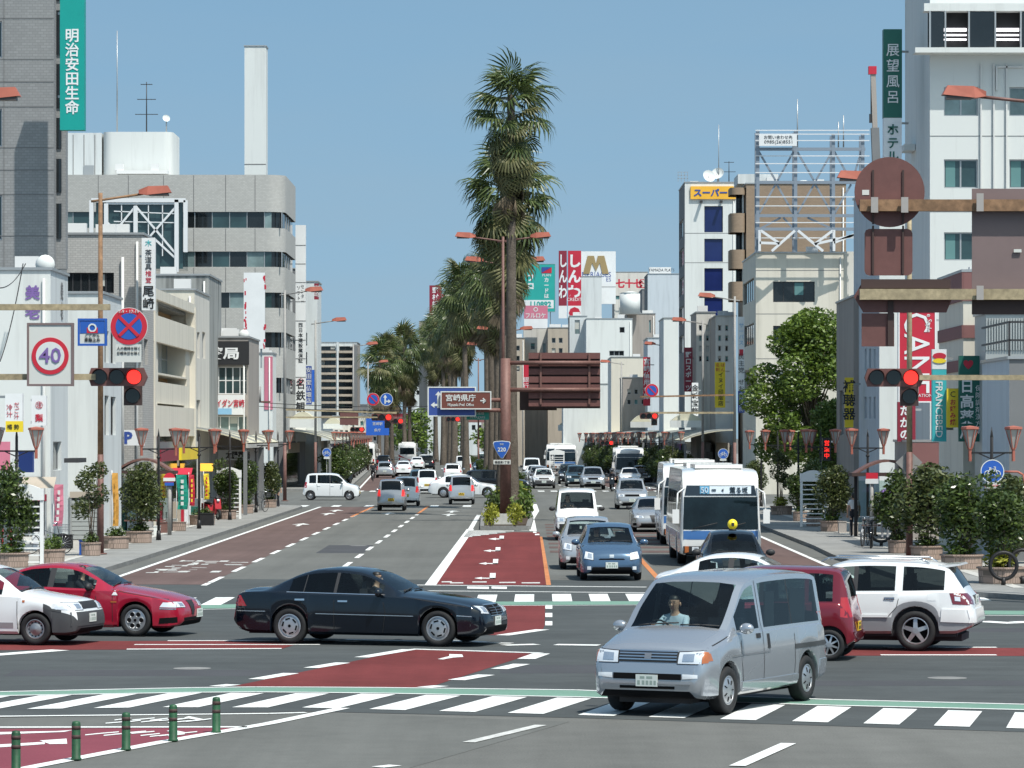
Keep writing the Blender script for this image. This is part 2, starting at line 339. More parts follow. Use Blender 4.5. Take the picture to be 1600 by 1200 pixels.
mark('lane_arrow', [[(-40, 1146), (90, 1143.5), (114, 1142), (100, 1145), (-40, 1150.5)]])
mark('lane_arrow', [[(684, 1030.8), (702, 1026.2), (702, 1023), (722, 1023.5), (724, 1027.4), (708, 1028.4), (692, 1031.4)]])
for (tx, yy, bx0, bx1, top) in ((741, 904, 765, 774, 896), (748, 881, 770, 778, 874), (755, 861, 774, 781.5, 855.5), (763, 842.5, 780, 787, 837.5)):
    h = (yy-top)
    mark('turn_arrow', [[(tx, yy), (tx+12, yy+1.8), (tx+12, yy-1.8)], [(tx+12, yy+.6), (bx1, yy+.9), (bx1, yy-.6), (tx+12, yy-.6)], [(bx0, yy+.9), (bx1, yy+.9), (bx1+.6, top), (bx0+.6, top)]])
lines('turn_lane_edge', [(672.5, 914.5, 735, 827, .3), (735, 827, 748, 805, .2)])
flat('turn_lane_edge', [gpoly([(853.5, 914.7), (861, 914.7), (847.5, 839), (843.5, 839)])], .0125, 'paint_orange')
for p in ([(833, 833), (838.5, 833), (838, 831), (832.6, 831)], [(836, 836.5), (843, 836.5), (842.4, 834.5), (835.6, 834.5)]): mark('turn_dash', [p])
for i in range(6):
    y = 829.6+1.75*i; mark('hatch_line', [[(731.5-i*1.4, y+.9), (803-i*13, y+.9), (803-i*13, y), (731.5-i*1.4, y)]])
lines('median_edge_line', [(802, 829.2, 834, 829.6, .2), (833, 830.3, 830, 811, .3), (830, 811, 838, 798.5, .3), (838, 798.5, 834.5, 788, .3)])
for (x, y, w) in ((690, 909.6, 10), (703, 911.2, 13), (738, 909.8, 14), (780, 910.6, 16), (815, 911.2, 18)): mark('worn_stop_mark', [[(x, y+1), (x+w*1.6, y+1), (x+w*1.6, y-.8), (x, y-.6)]], m='paint_worn')
for (x, w) in ((730, 34), (768, 24)): mark('crossing_symbol', [[(x, 920.4), (x+w, 921), (x+w, 917.4), (x, 917)]])
# lane lines of the near block and beyond
ll = struct(link('lane_lines', None))
for k in range(14):
    y0 = 90.8+7.9*k+(6 if k == 0 else 0)
    if y0 < 196: flat('lane_dash', [strip(-8.58, -8.42, y0, y0+(4 if k else 1.6))], .0125, 'paint_white', ll)
    if 97 < y0+4 < 188: flat('lane_dash', [strip(-5.58, -5.42, y0+4, y0+8)], .0125, 'paint_white', ll)
    if 97 < y0 < 196: flat('lane_dash', [strip(5.9, 6.05, y0, y0+4)], .0125, 'paint_white', ll)
flat('edge_line', [strip(-11.48, -11.32, 96.5, 203)], .0127, 'paint_white', ll)
flat('edge_line', [strip(8.97, 9.13, 99, 203)], .0127, 'paint_white', ll)
flat('no_crossing_line', [strip(-8.6, -8.44, 178, 204)], .0129, 'paint_orange', ll)
flat('no_crossing_line', [strip(-5.6, -5.44, 184, 205)], .0129, 'paint_orange', ll)
flat('no_crossing_line', [strip(3.5, 3.66, 99, 124)], .0129, 'paint_orange', ll)
for u in (-12.2, 9.6): flat('edge_line', [strip(u-.08, u+.08, 262, 560)], .0127, 'paint_white', ll)
for k in range(30):
    for u in (-9.4, -6.3, 3.4, 6.5): flat('lane_dash', [strip(u-.08, u+.08, 266+8*k, 270+8*k)], .0125, 'paint_white', ll)
fx = struct(link('crosswalk', None))
for k in range(-13, 12):
    for Y0 in (203.5, 258):
        if k % 2 or Y0 > 210: flat('stripe', [[(.91*k, Y0), (.91*k+.46, Y0), (.91*k+.46, Y0+4), (.91*k, Y0+4)]], .012, 'paint_white', fx)
for (u, y) in ((-10, 160), (-10, 182), (-10, 190), (-7, 183), (-3.9, 188), (-3.9, 180)):
    b = u+bend(y); flat('lane_arrow', [[(b-.08, y), (b+.08, y), (b+.08, y+3), (b-.08, y+3)], [(b-.4, y+2.8), (b+.4, y+2.8), (b, y+5)]], .0127, 'paint_white')
rnd = random.Random(4); wm = struct(link('worn_bus_lane_letters', None))
for k in range(34):
    u = -10.0+rnd.uniform(-.95, .95); y = 105+rnd.random()*11; w, l = rnd.uniform(.08, .28), rnd.uniform(.3, 1.3)
    if rnd.random() < .5: w, l = w*2.2, l*.4
    flat('worn_stroke', [[(u+bend(y), y), (u+w+bend(y), y), (u+w+bend(y), y+l), (u+bend(y), y+l)]], .0125+.0002*k, 'paint_worn', wm)
# pavements with kerbs
def kerb_slab(name, pts, h=.14, m='paving'):
    n = len(pts); inner = []
    mb = MB(); mb.slab(pts, -.02, h, 0, 1); return struct(mb.build(name, [m, 'kerb'], fix=False))
def arc(cx, cy, r, a0, a1, n=7): return [(cx+r*math.cos(R(a0+(a1-a0)*i/n)), cy+r*math.sin(R(a0+(a1-a0)*i/n))) for i in range(n+1)]
def bu(u, Y): return (u+bend(Y), Y)
kerb_slab('pavement', [(-60, 112), (-20, 102)]+arc(-14.6, 105, 2.9, -100, 0)+[bu(-12.1, 115), bu(-12.05, 140), bu(-12.1, 196)]+arc(-14.3, 199, 3, 0, 90)+[(-60, 203)], m='paving_dark')
kerb_slab('pavement', [(60, 70), (60, 203)]+[(17, 203)]+arc(13.8, 200, 3, 90, 180)+[bu(9.9, 190), bu(9.9, 128), bu(9.75, 118), bu(10.0, 104)]+[(10.6, 96), (11.2, 90), (14, 85)], m='paving_dark')
kerb_slab('pavement', [(-60, 262)]+[(-17, 262)]+arc(-14.2, 265, 3, -90, 0)[1:]+[bu(-12.9, Y) for Y in (285, 330, 420, 560, 760)]+[(-120, 760)], m='paving_dark')
kerb_slab('pavement', [(60, 262), (120, 760)]+[bu(10.4, Y) for Y in (760, 560, 420, 330, 285)]+arc(14, 265, 3.1, 180, 270), m='paving_dark')
# lighter shop-side paving and the light stone edging between it and the dark strip
flat('shop_pavement', [[bu(-14.1, 108), bu(-14.1, 198), (-60, 200), (-60, 115)]], .144, 'paving')
flat('shop_pavement', [[bu(12.3, 96), (60, 76), (60, 200), bu(12.3, 198)]], .144, 'paving')
flat('edging_stone', [strip(-14.2, -13.95, 106, 198)], .148, 'kerb_light')
flat('edging_stone', [strip(12.1, 12.4, 92, 198)], .148, 'kerb_light')
# ------------------------------------------------------------------ people
def basemats():
    mat('skin', (.50, .31, .22), .55); mat('hair', (.012, .011, .010), .5); mat('cloth_white', (.70, .71, .72), .85); mat('cloth_dark', (.03, .032, .04), .9)
    mat('cloth_blue', (.12, .20, .36), .85); mat('cloth_grey', (.22, .23, .25), .9); mat('cloth_tan', (.33, .27, .19), .9); mat('cloth_pale', (.45, .56, .66), .85); mat('cloth_red', (.4, .05, .05), .85); mat('straw', (.72, .70, .64), .9)
basemats()
def person_mesh(J, top, legs, sleeves=True, hairlen=0, key='p', shoe='cloth_dark', hatm=None):
    """one continuous skinned figure from joints J; returns mesh with skin / top / trousers / hair / shoes materials"""
    names = []; vs = []; rad = []; ed = []
    def v(n, p, r):
        names.append(n); vs.append(Vector(p)); rad.append(r); return len(vs)-1
    pel = v('pelvis', J['pelvis'], (.15, .11)); ch = v('chest', J['chest'], (.185, .125)); nk = v('neck', J['neck'], (.055, .055)); hd = v('chin', J['head']+Vector((0, 0, -.075)), (.066, .080)); tp = v('head', J['head']+Vector((0, 0, .02)), (.092, .112)); cn = v('head', J['head']+Vector((0, .01, .10)), (.088, .105)); ct = v('head', J['head']+Vector((0, .01, .135)), (.05, .06)); ed += [(tp, cn), (cn, ct)]
    ed += [(pel, ch), (ch, nk), (nk, hd), (hd, tp)]
    for s in 'LR':
        sh = v('sh', J['sh'+s], (.062, .062)); el = v('el', J['el'+s], (.043, .043)); wr = v('wr', J['wr'+s], (.028, .028)); ed += [(ch, sh), (sh, el), (el, wr)]
        d = (J['wr'+s]-J['el'+s]).normalized(); side = d.cross(Vector((0, 0, 1))); side = side.normalized() if side.length > .1 else Vector((1, 0, 0)); bend_ = J.get('curl'+s, Vector((0, 0, -.03)))
        pm = v('palm', J['wr'+s]+d*.06, (.036, .02)); ed.append((wr, pm))
        for i, (o, l) in enumerate(((-.027, .055), (-.009, .068), (.010, .064), (.028, .05))):
            f1 = v('fg', J['wr'+s]+d*(.10)+side*o, (.010, .010)); f2 = v('fg', J['wr'+s]+d*(.10+l*.6)+side*o*1.15+bend_*.7, (.009, .009)); ed += [(pm, f1), (f1, f2)]
        t1 = v('fg', J['wr'+s]+d*.05-side*.045+bend_*.3, (.010, .010)); t2 = v('fg', J['wr'+s]+d*.085-side*.055+bend_*.6, (.009, .009)); ed += [(pm, t1), (t1, t2)]
        hp = v('hip', J['hip'+s], (.095, .095)); kn = v('kn', J['kn'+s], (.062, .062)); an = v('an', J['an'+s], (.042, .042)); fd = J.get('foot', Vector((0, -1, 0)))
        ft = v('toe', J['an'+s]+fd*.17+Vector((0, 0, -.045)), (.038, .03)); he = v('heel', J['an'+s]-fd*.05+Vector((0, 0, -.045)), (.036, .034)); ed += [(pel, hp), (hp, kn), (kn, an), (an, ft), (an, he)]
    me = bpy.data.meshes.new('sk'); me.from_pydata(vs, ed, []); o = bpy.data.objects.new('sk', me); COL.objects.link(o)
    md = o.modifiers.new('s', 'SKIN'); md.use_smooth_shade = True; sb = o.modifiers.new('u', 'SUBSURF'); sb.levels = 1
    lay = me.skin_vertices[0].data
    for i, r in enumerate(rad): lay[i].radius = r
    lay[pel].use_root = True
    dg = bpy.context.evaluated_depsgraph_get(); out = bpy.data.meshes.new_from_object(o.evaluated_get(dg)); bpy.data.objects.remove(o)
    out.materials.clear()
    for m in ('skin', top, legs, 'hair', shoe): out.materials.append(M[m])
    H = J['head']; fd = J.get('face', Vector((0, -1, 0)))
    for p in out.polygons:
        c = p.center; i = min(range(len(vs)), key=lambda k: (vs[k]-c).length_squared); n = names[i]; mi = 0
        if n in ('pelvis', 'hip', 'kn', 'an'): mi = 2
        elif n in ('chest', 'sh'): mi = 1
        elif n == 'neck' and c.z < J['neck'].z-.015: mi = 1
        elif n == 'el': mi = 1 if sleeves else 0
        elif n in ('toe', 'heel'): mi = 4
        elif n in ('head', 'chin'):
            q = c-H
            if q.z > .062 or (q.dot(fd) < .025 and q.z > -.05-hairlen): mi = 3
        p.material_index = mi; p.use_smooth = True
    return out
def V(*a): return Vector(a)
def standing(h=1.66, stride=.0, lean=0., arms=((.27, .95), (.27, .95))):
    k = h/1.66
    J = dict(pelvis=V(0, 0, .90), chest=V(0, -lean*.5, 1.22), neck=V(0, -lean, 1.42), head=V(0, -lean*1.2, 1.54))
    for s, x in (('L', 1), ('R', -1)):
        st = stride*x
        J['sh'+s] = V(.17*x, -lean*.8, 1.34); J['el'+s] = V(.24*x, .06*x*(1 if stride else 0), 1.08); J['wr'+s] = V(.24*x, -.10+.1*x*(1 if stride else 0), .86)
        J['hip'+s] = V(.09*x, 0, .84); J['kn'+s] = V(.10*x, -.04+st*.5, .47); J['an'+s] = V(.10*x, st, .075)
    return {a: b*k for a, b in J.items()}
def seated(reach=.38, up=1.0):     # hip at origin height 0; faces -y
    J = dict(pelvis=V(0, 0, .10), chest=V(0, .06, .40), neck=V(0, .05, .60), head=V(0, .03, .73))
    for s, x in (('L', 1), ('R', -1)):
        J['sh'+s] = V(.18*x, .05, .52); J['el'+s] = V(.24*x, -.16, .34); J['wr'+s] = V(.16*x, -reach, .42*up)
        J['hip'+s] = V(.09*x, -.03, .09); J['kn'+s] = V(.13*x, -.46, .14); J['an'+s] = V(.12*x, -.62, -.24)
    return J
PM = {'drv_pale': person_mesh(seated(), 'cloth_pale', 'cloth_dark'), 'drv_dark': person_mesh(seated(), 'cloth_dark', 'cloth_dark'), 'drv_white': person_mesh(seated(), 'cloth_white', 'cloth_grey'),
      'walk_white': person_mesh(standing(1.62, .22), 'cloth_white', 'cloth_dark', False), 'stand_dark': person_mesh(standing(1.66), 'cloth_dark', 'cloth_grey'), 'stand_tan': person_mesh(standing(1.55, lean=.08), 'cloth_white', 'cloth_tan', False),
      'stand_blue': person_mesh(standing(1.7, .12), 'cloth_blue', 'cloth_dark')}
def rider():
    J = seated(.50, .95); J['chest'] = V(0, -.06, .40); J['neck'] = V(0, -.16, .57); J['head'] = V(0, -.20, .70)
    for s, x in (('L', 1), ('R', -1)): J['sh'+s] = V(.17*x, -.14, .50); J['el'+s] = V(.26*x, -.32, .32); J['wr'+s] = V(.24*x, -.52, .20); J['kn'+s] = V(.13*x, -.34, -.22*(1 if x > 0 else .6)); J['an'+s] = V(.11*x, -.22, -.62*(1 if x > 0 else .85))
    return J
PM['ride_dark'] = person_mesh(rider(), 'cloth_dark', 'cloth_dark'); PM['ride_white'] = person_mesh(rider(), 'cloth_white', 'cloth_dark')
HP = {k: V(0, .03, .73) for k in PM}; HP['ride_dark'] = HP['ride_white'] = V(0, -.20, .70)
for k, j in (('walk_white', standing(1.62)), ('stand_dark', standing(1.66)), ('stand_tan', standing(1.55, lean=.08)), ('stand_blue', standing(1.7))): HP[k] = j['head']
fm = MB()
for s in (-1, 1): fm.ell((.036*s, -.098, .022), (.017, .012, .009), 8, 5, 0); fm.box((.036*s, -.103, .045), (.038, .008, .008), 0); fm.ell((.092*s, .0, .0), (.012, .022, .033), 8, 5, 1)
fm.ell((0, -.108, -.012), (.015, .022, .026), 8, 5, 1); fm.box((0, -.094, -.055), (.044, .010, .009), 2); mat('lip', (.30, .10, .09), .6); FACE = fm.mesh('face_features', ['hair', 'skin', 'lip'])
def person(kind, label, loc, rz=0, group=None):
    o = tag(link('person', PM[kind], None, loc, rz), label, 'person', group); link('face_features', FACE, o, HP[kind]); return o

# ------------------------------------------------------------------ vehicles
for n, c, me_, ro in (('car_silver', (.43, .455, .49), .6, .24), ('car_navy', (.004, .007, .013), .0, .12), ('car_red', (.36, .012, .035), .1, .22), ('car_white', (.76, .77, .77), 0, .28), ('car_maroon', (.19, .012, .024), .2, .25),
                      ('car_blue', (.085, .15, .24), .45, .26), ('car_grey', (.36, .37, .38), .5, .3), ('car_black', (.010, .011, .013), .1, .2), ('car_silver2', (.46, .47, .48), .5, .3), ('bus_white', (.78, .78, .76), 0, .35), ('car_lowsilver', (.40, .41, .43), .4, .35), ('car_teal', (.05, .09, .11), .4, .25)):
    mat(n, c, ro*.65, me_, coat=.7 if n not in ('car_navy', 'car_black') else .25)
mat('rubber', (.014, .014, .015), .8, noise=[(9, .2)]); mat('rim_silver', (.50, .51, .53), .32, .75); mat('rim_steel', (.33, .33, .34), .4, .7); mat('black_plastic', (.022, .022, .024), .6); mat('grey_plastic', (.055, .057, .06), .6)
mat('dark_well', (.006, .006, .007), .95); mat('chrome', (.62, .63, .65), .18, .95); mat('lamp_clear', (.80, .83, .86), .10, .25, coat=1); mat('reflector', (.70, .72, .75), .15, .8); mat('lamp_white', (.8, .82, .84), .2, coat=1); mat('lamp_red', (.42, .012, .018), .2, coat=1); mat('lamp_redlit', (.6, .02, .02), .2, emit=((1, .05, .04), .5)); mat('lamp_amber', (.42, .12, .03), .2, coat=1); mat('lamp_darkred', (.16, .008, .014), .2, coat=1)
mat('plate_white', (.66, .70, .66), .6); mat('plate_yellow', (.68, .46, .03), .6); mat('plate_ink', (.30, .37, .33), .6); mat('seat_cloth', (.055, .055, .06), .9); mat('dash', (.03, .03, .034), .8); mat('sheet_glass', (.006, .012, .015), .03, spec=.4, noise=[(1.4, .6)]); mat('curtain', (.62, .63, .62), .9); mat('seam', (.012, .012, .013), .8)
mat('bus_blue', (.045, .14, .36), .35, coat=.5); mat('bus_dest', (.02, .03, .04), .15, spec=.6); mat('dest_white', (.66, .74, .80), .6); mat('dest_blue', (.12, .34, .52), .6); mat('mirror_glass', (.6, .64, .68), .05, 1); mat('taxi_yellow', (.78, .62, .02), .4, emit=((.9, .7, .05), .15)); mat('sky_lens', (.30, .36, .50), .3)
glassmat('glass', (.74, .82, .80)); glassmat('glass_dark', (.28, .32, .32))
_wc = {}
def wheel_meshes(r, w, style):
    k = (r, w, style)
    if k in _wc: return _wc[k]
    t = MB(); rr = r*(.68 if style not in ('steel', 'cap') else .62)
    t.lathe([(rr, -w*.42), (r*.80, -w*.5), (r*.95, -w*.47), (r, -w*.34), (r, w*.34), (r*.95, w*.47), (r*.80, w*.5), (rr, w*.42), (rr, -w*.42)], 28, axis='Y')
    m = MB(); y = w*.44                              # outer face towards +y
    m.lathe([(rr, y*.2), (rr, y), (rr*.93, y*1.02), (rr*.90, y*.80), (rr*.88, 0)], 28, 0, axis='Y')
    m.lathe([(rr*.97, y*.12), (.001, y*.12)], 28, 1, axis='Y')
    if style in ('steel', 'cap'):
        if style == 'steel':
            m.lathe([(rr*.88, y*.62), (rr*.70, y*.5), (rr*.52, y*.86), (rr*.30, y*.9), (rr*.2, y*1.05), (.001, y*1.07)], 24, 0, axis='Y')
            for i in range(12):
                a = 2*math.pi*i/12; m.cyl((math.cos(a)*rr*.72, y*.40, math.sin(a)*rr*.72), (math.cos(a)*rr*.72, y*.66, math.sin(a)*rr*.72), rr*.07, n=8, mi=1)
        else:
            m.lathe([(rr*.92, y*.86), (rr*.80, y*1.0), (rr*.4, y*1.12), (.001, y*1.14)], 24, 0, axis='Y')
            for i in range(7):
                a = 2*math.pi*(i+.5)/7; c = Vector((math.cos(a), 0, math.sin(a))); m.bar(c*rr*.44+V(0, y*1.08, 0), c*rr*.78+V(0, y*1.0, 0), rr*.11, .012, 1)
    elif style == 'holes':
        m.lathe([(rr*.92, y*.80), (rr*.85, y*.86), (rr*.3, y*.95), (.001, y*.95)], 28, 0, axis='Y')
        for i in range(6):
            a = 2*math.pi*i/6; c = (math.cos(a)*rr*.58, 0, math.sin(a)*rr*.58); m.cyl((c[0], y*.8, c[2]), (c[0], y*.935, c[2]), rr*.215, n=14, mi=1); m.lathe([(rr*.20, y*.90), (rr*.24, y*1.02), (rr*.275, y*.90)], 16, 0, (c[0], 0, c[2]), axis='Y')
        m.cyl((0, y*.9, 0), (0, y*1.0, 0), rr*.14, n=12, mi=1)
    elif style == 'dish6':
        m.lathe([(rr*.92, y*.62), (rr*.78, y*.70), (rr*.74, y*.92), (rr*.45, y*1.0), (.001, y*.98)], 28, 0, axis='Y')
        for i in range(6):
            a = 2*math.pi*(i+.25)/6; c = Vector((math.cos(a), 0, math.sin(a))); tt = Vector((-math.sin(a), 0, math.cos(a)))
            m.bar(c*rr*.60-tt*rr*.20+V(0, y*.96, 0), c*rr*.60+tt*rr*.20+V(0, y*.96, 0), .02, rr*.13, 1)
        m.cyl((0, y*.9, 0), (0, y*1.05, 0), rr*.13, n=12, mi=1)
    else:
        n = {'spoke5': 5, 'spoke6': 6, 'spoke8': 8}[style]; wd = {5: .34, 6: .28, 8: .20}[n]
        for i in range(n):
            a = 2*math.pi*i/n+.3; c = Vector((math.cos(a), 0, math.sin(a))); tt = Vector((-math.sin(a), 0, math.cos(a)))
            q = [c*rr*.15-tt*rr*wd*.5, c*rr*.92-tt*rr*wd*.38, c*rr*.92+tt*rr*wd*.38, c*rr*.15+tt*rr*wd*.5]
            m.faces([p+V(0, y*.9-(.02 if j in (1, 2) else 0), 0) for j, p in enumerate(q)]+[p+V(0, y*.4, 0) for p in q], [(0, 1, 2, 3), (0, 4, 5, 1), (1, 5, 6, 2), (2, 6, 7, 3), (3, 7, 4, 0)], 0)
        m.cyl((0, y*.5, 0), (0, y*.97, 0), rr*.22, n=14)
    _wc[k] = (t.mesh('tyre', 'rubber'), m.mesh('rim', ['rim_steel' if style == 'steel' else 'rim_silver', 'dark_well'], sharp=35)); return _wc[k]
NV = 13
def car_body(S):
    Ln, W, H = S['L'], S['W'], S['H']; top, belt, bot, plan, rw = (pchip(S[k]) for k in ('top', 'belt', 'bot', 'plan', 'roofw'))
    r, xf, xr = S['r'], S['xf'], S['xr']; RA = r*S.get('arch', 1.16); zc = r*1.02
    keys = set([0, Ln]+[p[0] for p in S['top']])
    for k in ('win',): keys |= set(a for w in S[k] for a in w[:2])
    keys |= set(S['ws'])|set(S['rwin'])
    for c in (xf, xr):
        for i in range(13): keys.add(c-RA*math.cos(math.pi*i/12))
        keys |= {c-RA-.012, c+RA+.012}
    x = 0
    while x < Ln: keys.add(x); x += .11
    for e in (.015, .035, .06, .09): keys |= {e, Ln-e}
    xs = []
    for a in sorted(keys):
        if 0 <= a <= Ln and (not xs or a-xs[-1] > .006): xs.append(a)
    rings = []
    for x in xs:
        zt = top(x); cr = min(.055, (zt-bot(x))*.15)*S.get('crown', 1.); zte = zt-cr; zb = min(belt(x), zte-.008); zl = bot(x)
        hw = W/2*plan(x); wt = min(W/2*rw(x), hw*.96)
        for c in (xf, xr):
            if abs(x-c) <= RA+1e-6: zl = max(zl, zc+math.sqrt(max(0, RA*RA-(x-c)**2)))
        zl = min(zl, zb-.05); h = zb-zl
        fl = .012 if any(abs(x-c) <= RA+.05 for c in (xf, xr)) else 0
        ring = [(0, zl), (hw*.90, zl), (hw*.975+fl, zl+.07*h), (hw+fl*.6, zl+.40*h), (hw*S.get('v4', .995), zl+.74*h), (hw*S.get('v5', .97), zb-.02), (hw*S.get('v6', .945), zb)]
        b6 = ring[6]
        for t in (.05, .90, 1.0): ring.append((b6[0]+(wt-b6[0])*(t**1.15), zb+(zte-zb)*t))
        ring += [(wt*.87, zte+cr*.45), (wt*.5, zt-cr*.12), (0, zt)]
        rings.append(ring)
    vs = []; half = Ln/2
    for x, ring in zip(xs, rings):
        vs += [(half-x, y, z) for y, z in ring]+[(half-x, -y, z) for y, z in ring[-2:0:-1]]
    n = 24; fs = []; tg = []
    for i in range(len(xs)-1):
        xm = (xs[i]+xs[i+1])/2
        for j in range(n):
            fs.append((i*n+j, i*n+(j+1) % n, (i+1)*n+(j+1) % n, (i+1)*n+j)); jj = j if j < 12 else 23-j; t = 'paint'
            if jj == 7:
                for k, w in enumerate(S['win']):
                    if w[0]-.001 <= xm <= w[1]+.001: t = 'win%d%s' % (k, 'L' if j < 12 else 'R')
                if t == 'paint' and S.get('pillar') and any(a-.001 <= xm <= b+.001 for a, b in S['pillar']): t = 'trim'
            elif jj >= 10 and S['ws'][0]-.001 <= xm <= S['ws'][1]+.001: t = 'ws'
            elif jj >= 10 and S['rwin'][0]-.001 <= xm <= S['rwin'][1]+.001: t = 'rw'
            elif jj <= 0: t = 'under'
            elif jj <= S.get('lowv', 0): t = 'low'
            if t == 'paint' and S.get('lowfn') and S['lowfn'](xm, jj): t = 'low'
            tg.append(t)
    fs += [tuple(range(n)), tuple(reversed(range((len(xs)-1)*n, len(xs)*n)))]; tg += ['paint', 'paint']
    if S.get('capmat'): tg[-2] = 'low'; tg[-1] = 'low'
    return vs, fs, tg
def patch(car, name, view, q, m, nu=6, nv=3, off=.006, label=None, parent=None):
    """thin panel laid on the bodywork: q = four corners in the view's plane (front/rear: y,z; left/right: distance from nose,z; top: distance,y)"""
    bv, half = car['bv'], car['half']; P = []
    for j in range(nv+1):
        for i in range(nu+1):
            u, v = i/nu, j/nv
            a = [(q[0][k]*(1-u)+q[1][k]*u)*(1-v)+(q[3][k]*(1-u)+q[2][k]*u)*v for k in (0, 1)]
            if view == 'front': o, d = V(9, a[0], a[1]), V(-1, 0, 0)
            elif view == 'rear': o, d = V(-9, a[0], a[1]), V(1, 0, 0)
            elif view == 'left': o, d = V(half-a[0], 9, a[1]), V(0, -1, 0)
            elif view == 'right': o, d = V(half-a[0], -9, a[1]), V(0, 1, 0)
            else: o, d = V(half-a[0], a[1], 9), V(0, 0, -1)
            hit, nm, _, _ = bv.ray_cast(o, d)
            if hit is None: hit, nm, _, _ = bv.find_nearest(o+d*(9-half if view in ('front', 'rear') else 8.1))
            if nm.dot(d) > 0: nm = -nm
            P.append((hit, nm, d))
    w = nu+1; vs = [h+nn*off for h, nn, d in P]; fs = [(j*w+i, j*w+i+1, (j+1)*w+i+1, (j+1)*w+i) for j in range(nv) for i in range(nu)]
    ed = [i for i in range(w)]+[j*w+nu for j in range(1, nv+1)]+[nv*w+i for i in range(nu-1, -1, -1)]+[j*w for j in range(nv-1, 0, -1)]
    k = len(vs); vs += [P[i][0]-P[i][1]*.004 for i in ed]
    fs += [(ed[i], ed[(i+1) % len(ed)], k+(i+1) % len(ed), k+i) for i in range(len(ed))]
    mb = MB(); mb.faces(vs, fs, 0, True); o = mb.build(name, m, parent or car['root'], sharp=40)
    if label: o['label'] = label
    return o
def seamline(car, view, pts, w=.012, name='door_seam', m='seam'):
    bv, half = car['bv'], car['half']; mb = MB(); sgn = 1 if view == 'left' else -1; prev = None
    dens = []
    for a, b in zip(pts[:-1], pts[1:]):
        n = max(1, int(math.hypot(b[0]-a[0], b[1]-a[1])/.12))
        dens += [(a[0]+(b[0]-a[0])*i/n, a[1]+(b[1]-a[1])*i/n) for i in range(n)]
    dens.append(pts[-1]); L_ = []; 
    for i, p in enumerate(dens):
        q = dens[min(i+1, len(dens)-1)]; o_ = dens[max(i-1, 0)]; dx, dz = q[0]-o_[0], q[1]-o_[1]; l = math.hypot(dx, dz) or 1; nx, nz = -dz/l*w/2, dx/l*w/2
        row = []
        for s in (-1, 1):
            hit, nm, _, _ = bv.ray_cast(V(half-(p[0]+nx*s), 9*sgn, p[1]+nz*s), V(0, -sgn, 0))
            if hit is None: hit = V(half-p[0]-nx*s, car['W']/2*.97*sgn, p[1]+nz*s)
            row.append(hit+V(0, sgn*.004, 0))
        L_.append(row)
    for a, b in zip(L_[:-1], L_[1:]): mb.poly([a[0], a[1], b[1], b[0]])
    return mb.build(name, m, car['root'])
PLATE = {}
def plate(car, view, y, z, m, w=.33, h=.165):
    if m not in PLATE:
        mb = MB(); mb.bx(-.008, .008, -w/2, w/2, -h/2, h/2); ink = MB()
        for (a, b, z0, z1) in ((-.10, -.03, .025, .06), (0.0, .09, .025, .06), (-.14, -.10, -.06, .0), (-.07, -.03, -.06, .0), (-.01, .03, -.06, .0), (.05, .09, -.06, .0), (.11, .145, -.06, .0)): ink.bx(-.0095, .0095, a, b, z0, z1)
        PLATE[m] = (mb.mesh('number_plate', m), ink.mesh('plate_marks', 'plate_ink' if m == 'plate_white' else 'black_plastic'))
    bv, half = car['bv'], car['half']; s = 1 if view == 'front' else -1
    hit, nm, _, _ = bv.ray_cast(V(9*s, y, z), V(-s, 0, 0)); x = hit.x if hit else half*s
    o = link('number_plate', PLATE[m][0], car['root'], (x+.016*s, y, z)); link('plate_marks', PLATE[m][1], o); return o
def cabin(S, root, half, W):
    b0, b1 = S['ws'][0], S['rwin'][1]; zb = pchip(S['belt'])((b0+b1)/2)
    t = MB(); x1, x0 = half-b0-.12, half-b1+.12
    t.bx(x0, x1, -W*.40, W*.40, .26, .34); t.bx(x0, x1, -W*.42, -W*.40, .26, zb-.03); t.bx(x0, x1, W*.40, W*.42, .26, zb-.03); t.bx(x0-.02, x0, -W*.40, W*.40, .26, zb-.05)
    t.bx(x1-.38, x1+.10, -W*.40, W*.40, .5, zb+.02); t.bx(-half+.25, half-.25, -W*.30, W*.30, .17, .30)
    t.build('cabin_floor', 'dash', root)
def seats(S, root, half, W, fs_):
    rows = [fs_]+S.get('rows', [fs_-.88]); lf = S.get('lift', 0)
    for k, sx in enumerate(rows):
        if sx < -half+.75: continue
        for sy in (-1, 1):
            sm = MB(); sm.box((sx, sy*W*.205, .50+lf), (.48, W*.30, .16)); sm.box((sx-.27, sy*W*.205, .80+lf), (.13, W*.29, .56)); sm.box((sx-.30, sy*W*.205, 1.13+lf), (.09, .24, .16)); sm.build('seat', 'seat_cloth', root)
    sw = MB(); c = Vector((fs_+.42, -W*.205, .90+lf))
    ps = [c+Vector((math.sin(a)*.07, math.cos(a)*.18, math.sin(a)*.165)) for a in [2*math.pi*i/14 for i in range(15)]]
    sw.tube(ps, .014, 5); sw.bar(ps[0], ps[7], .03, .02); sw.build('steering_wheel', 'black_plastic', root)
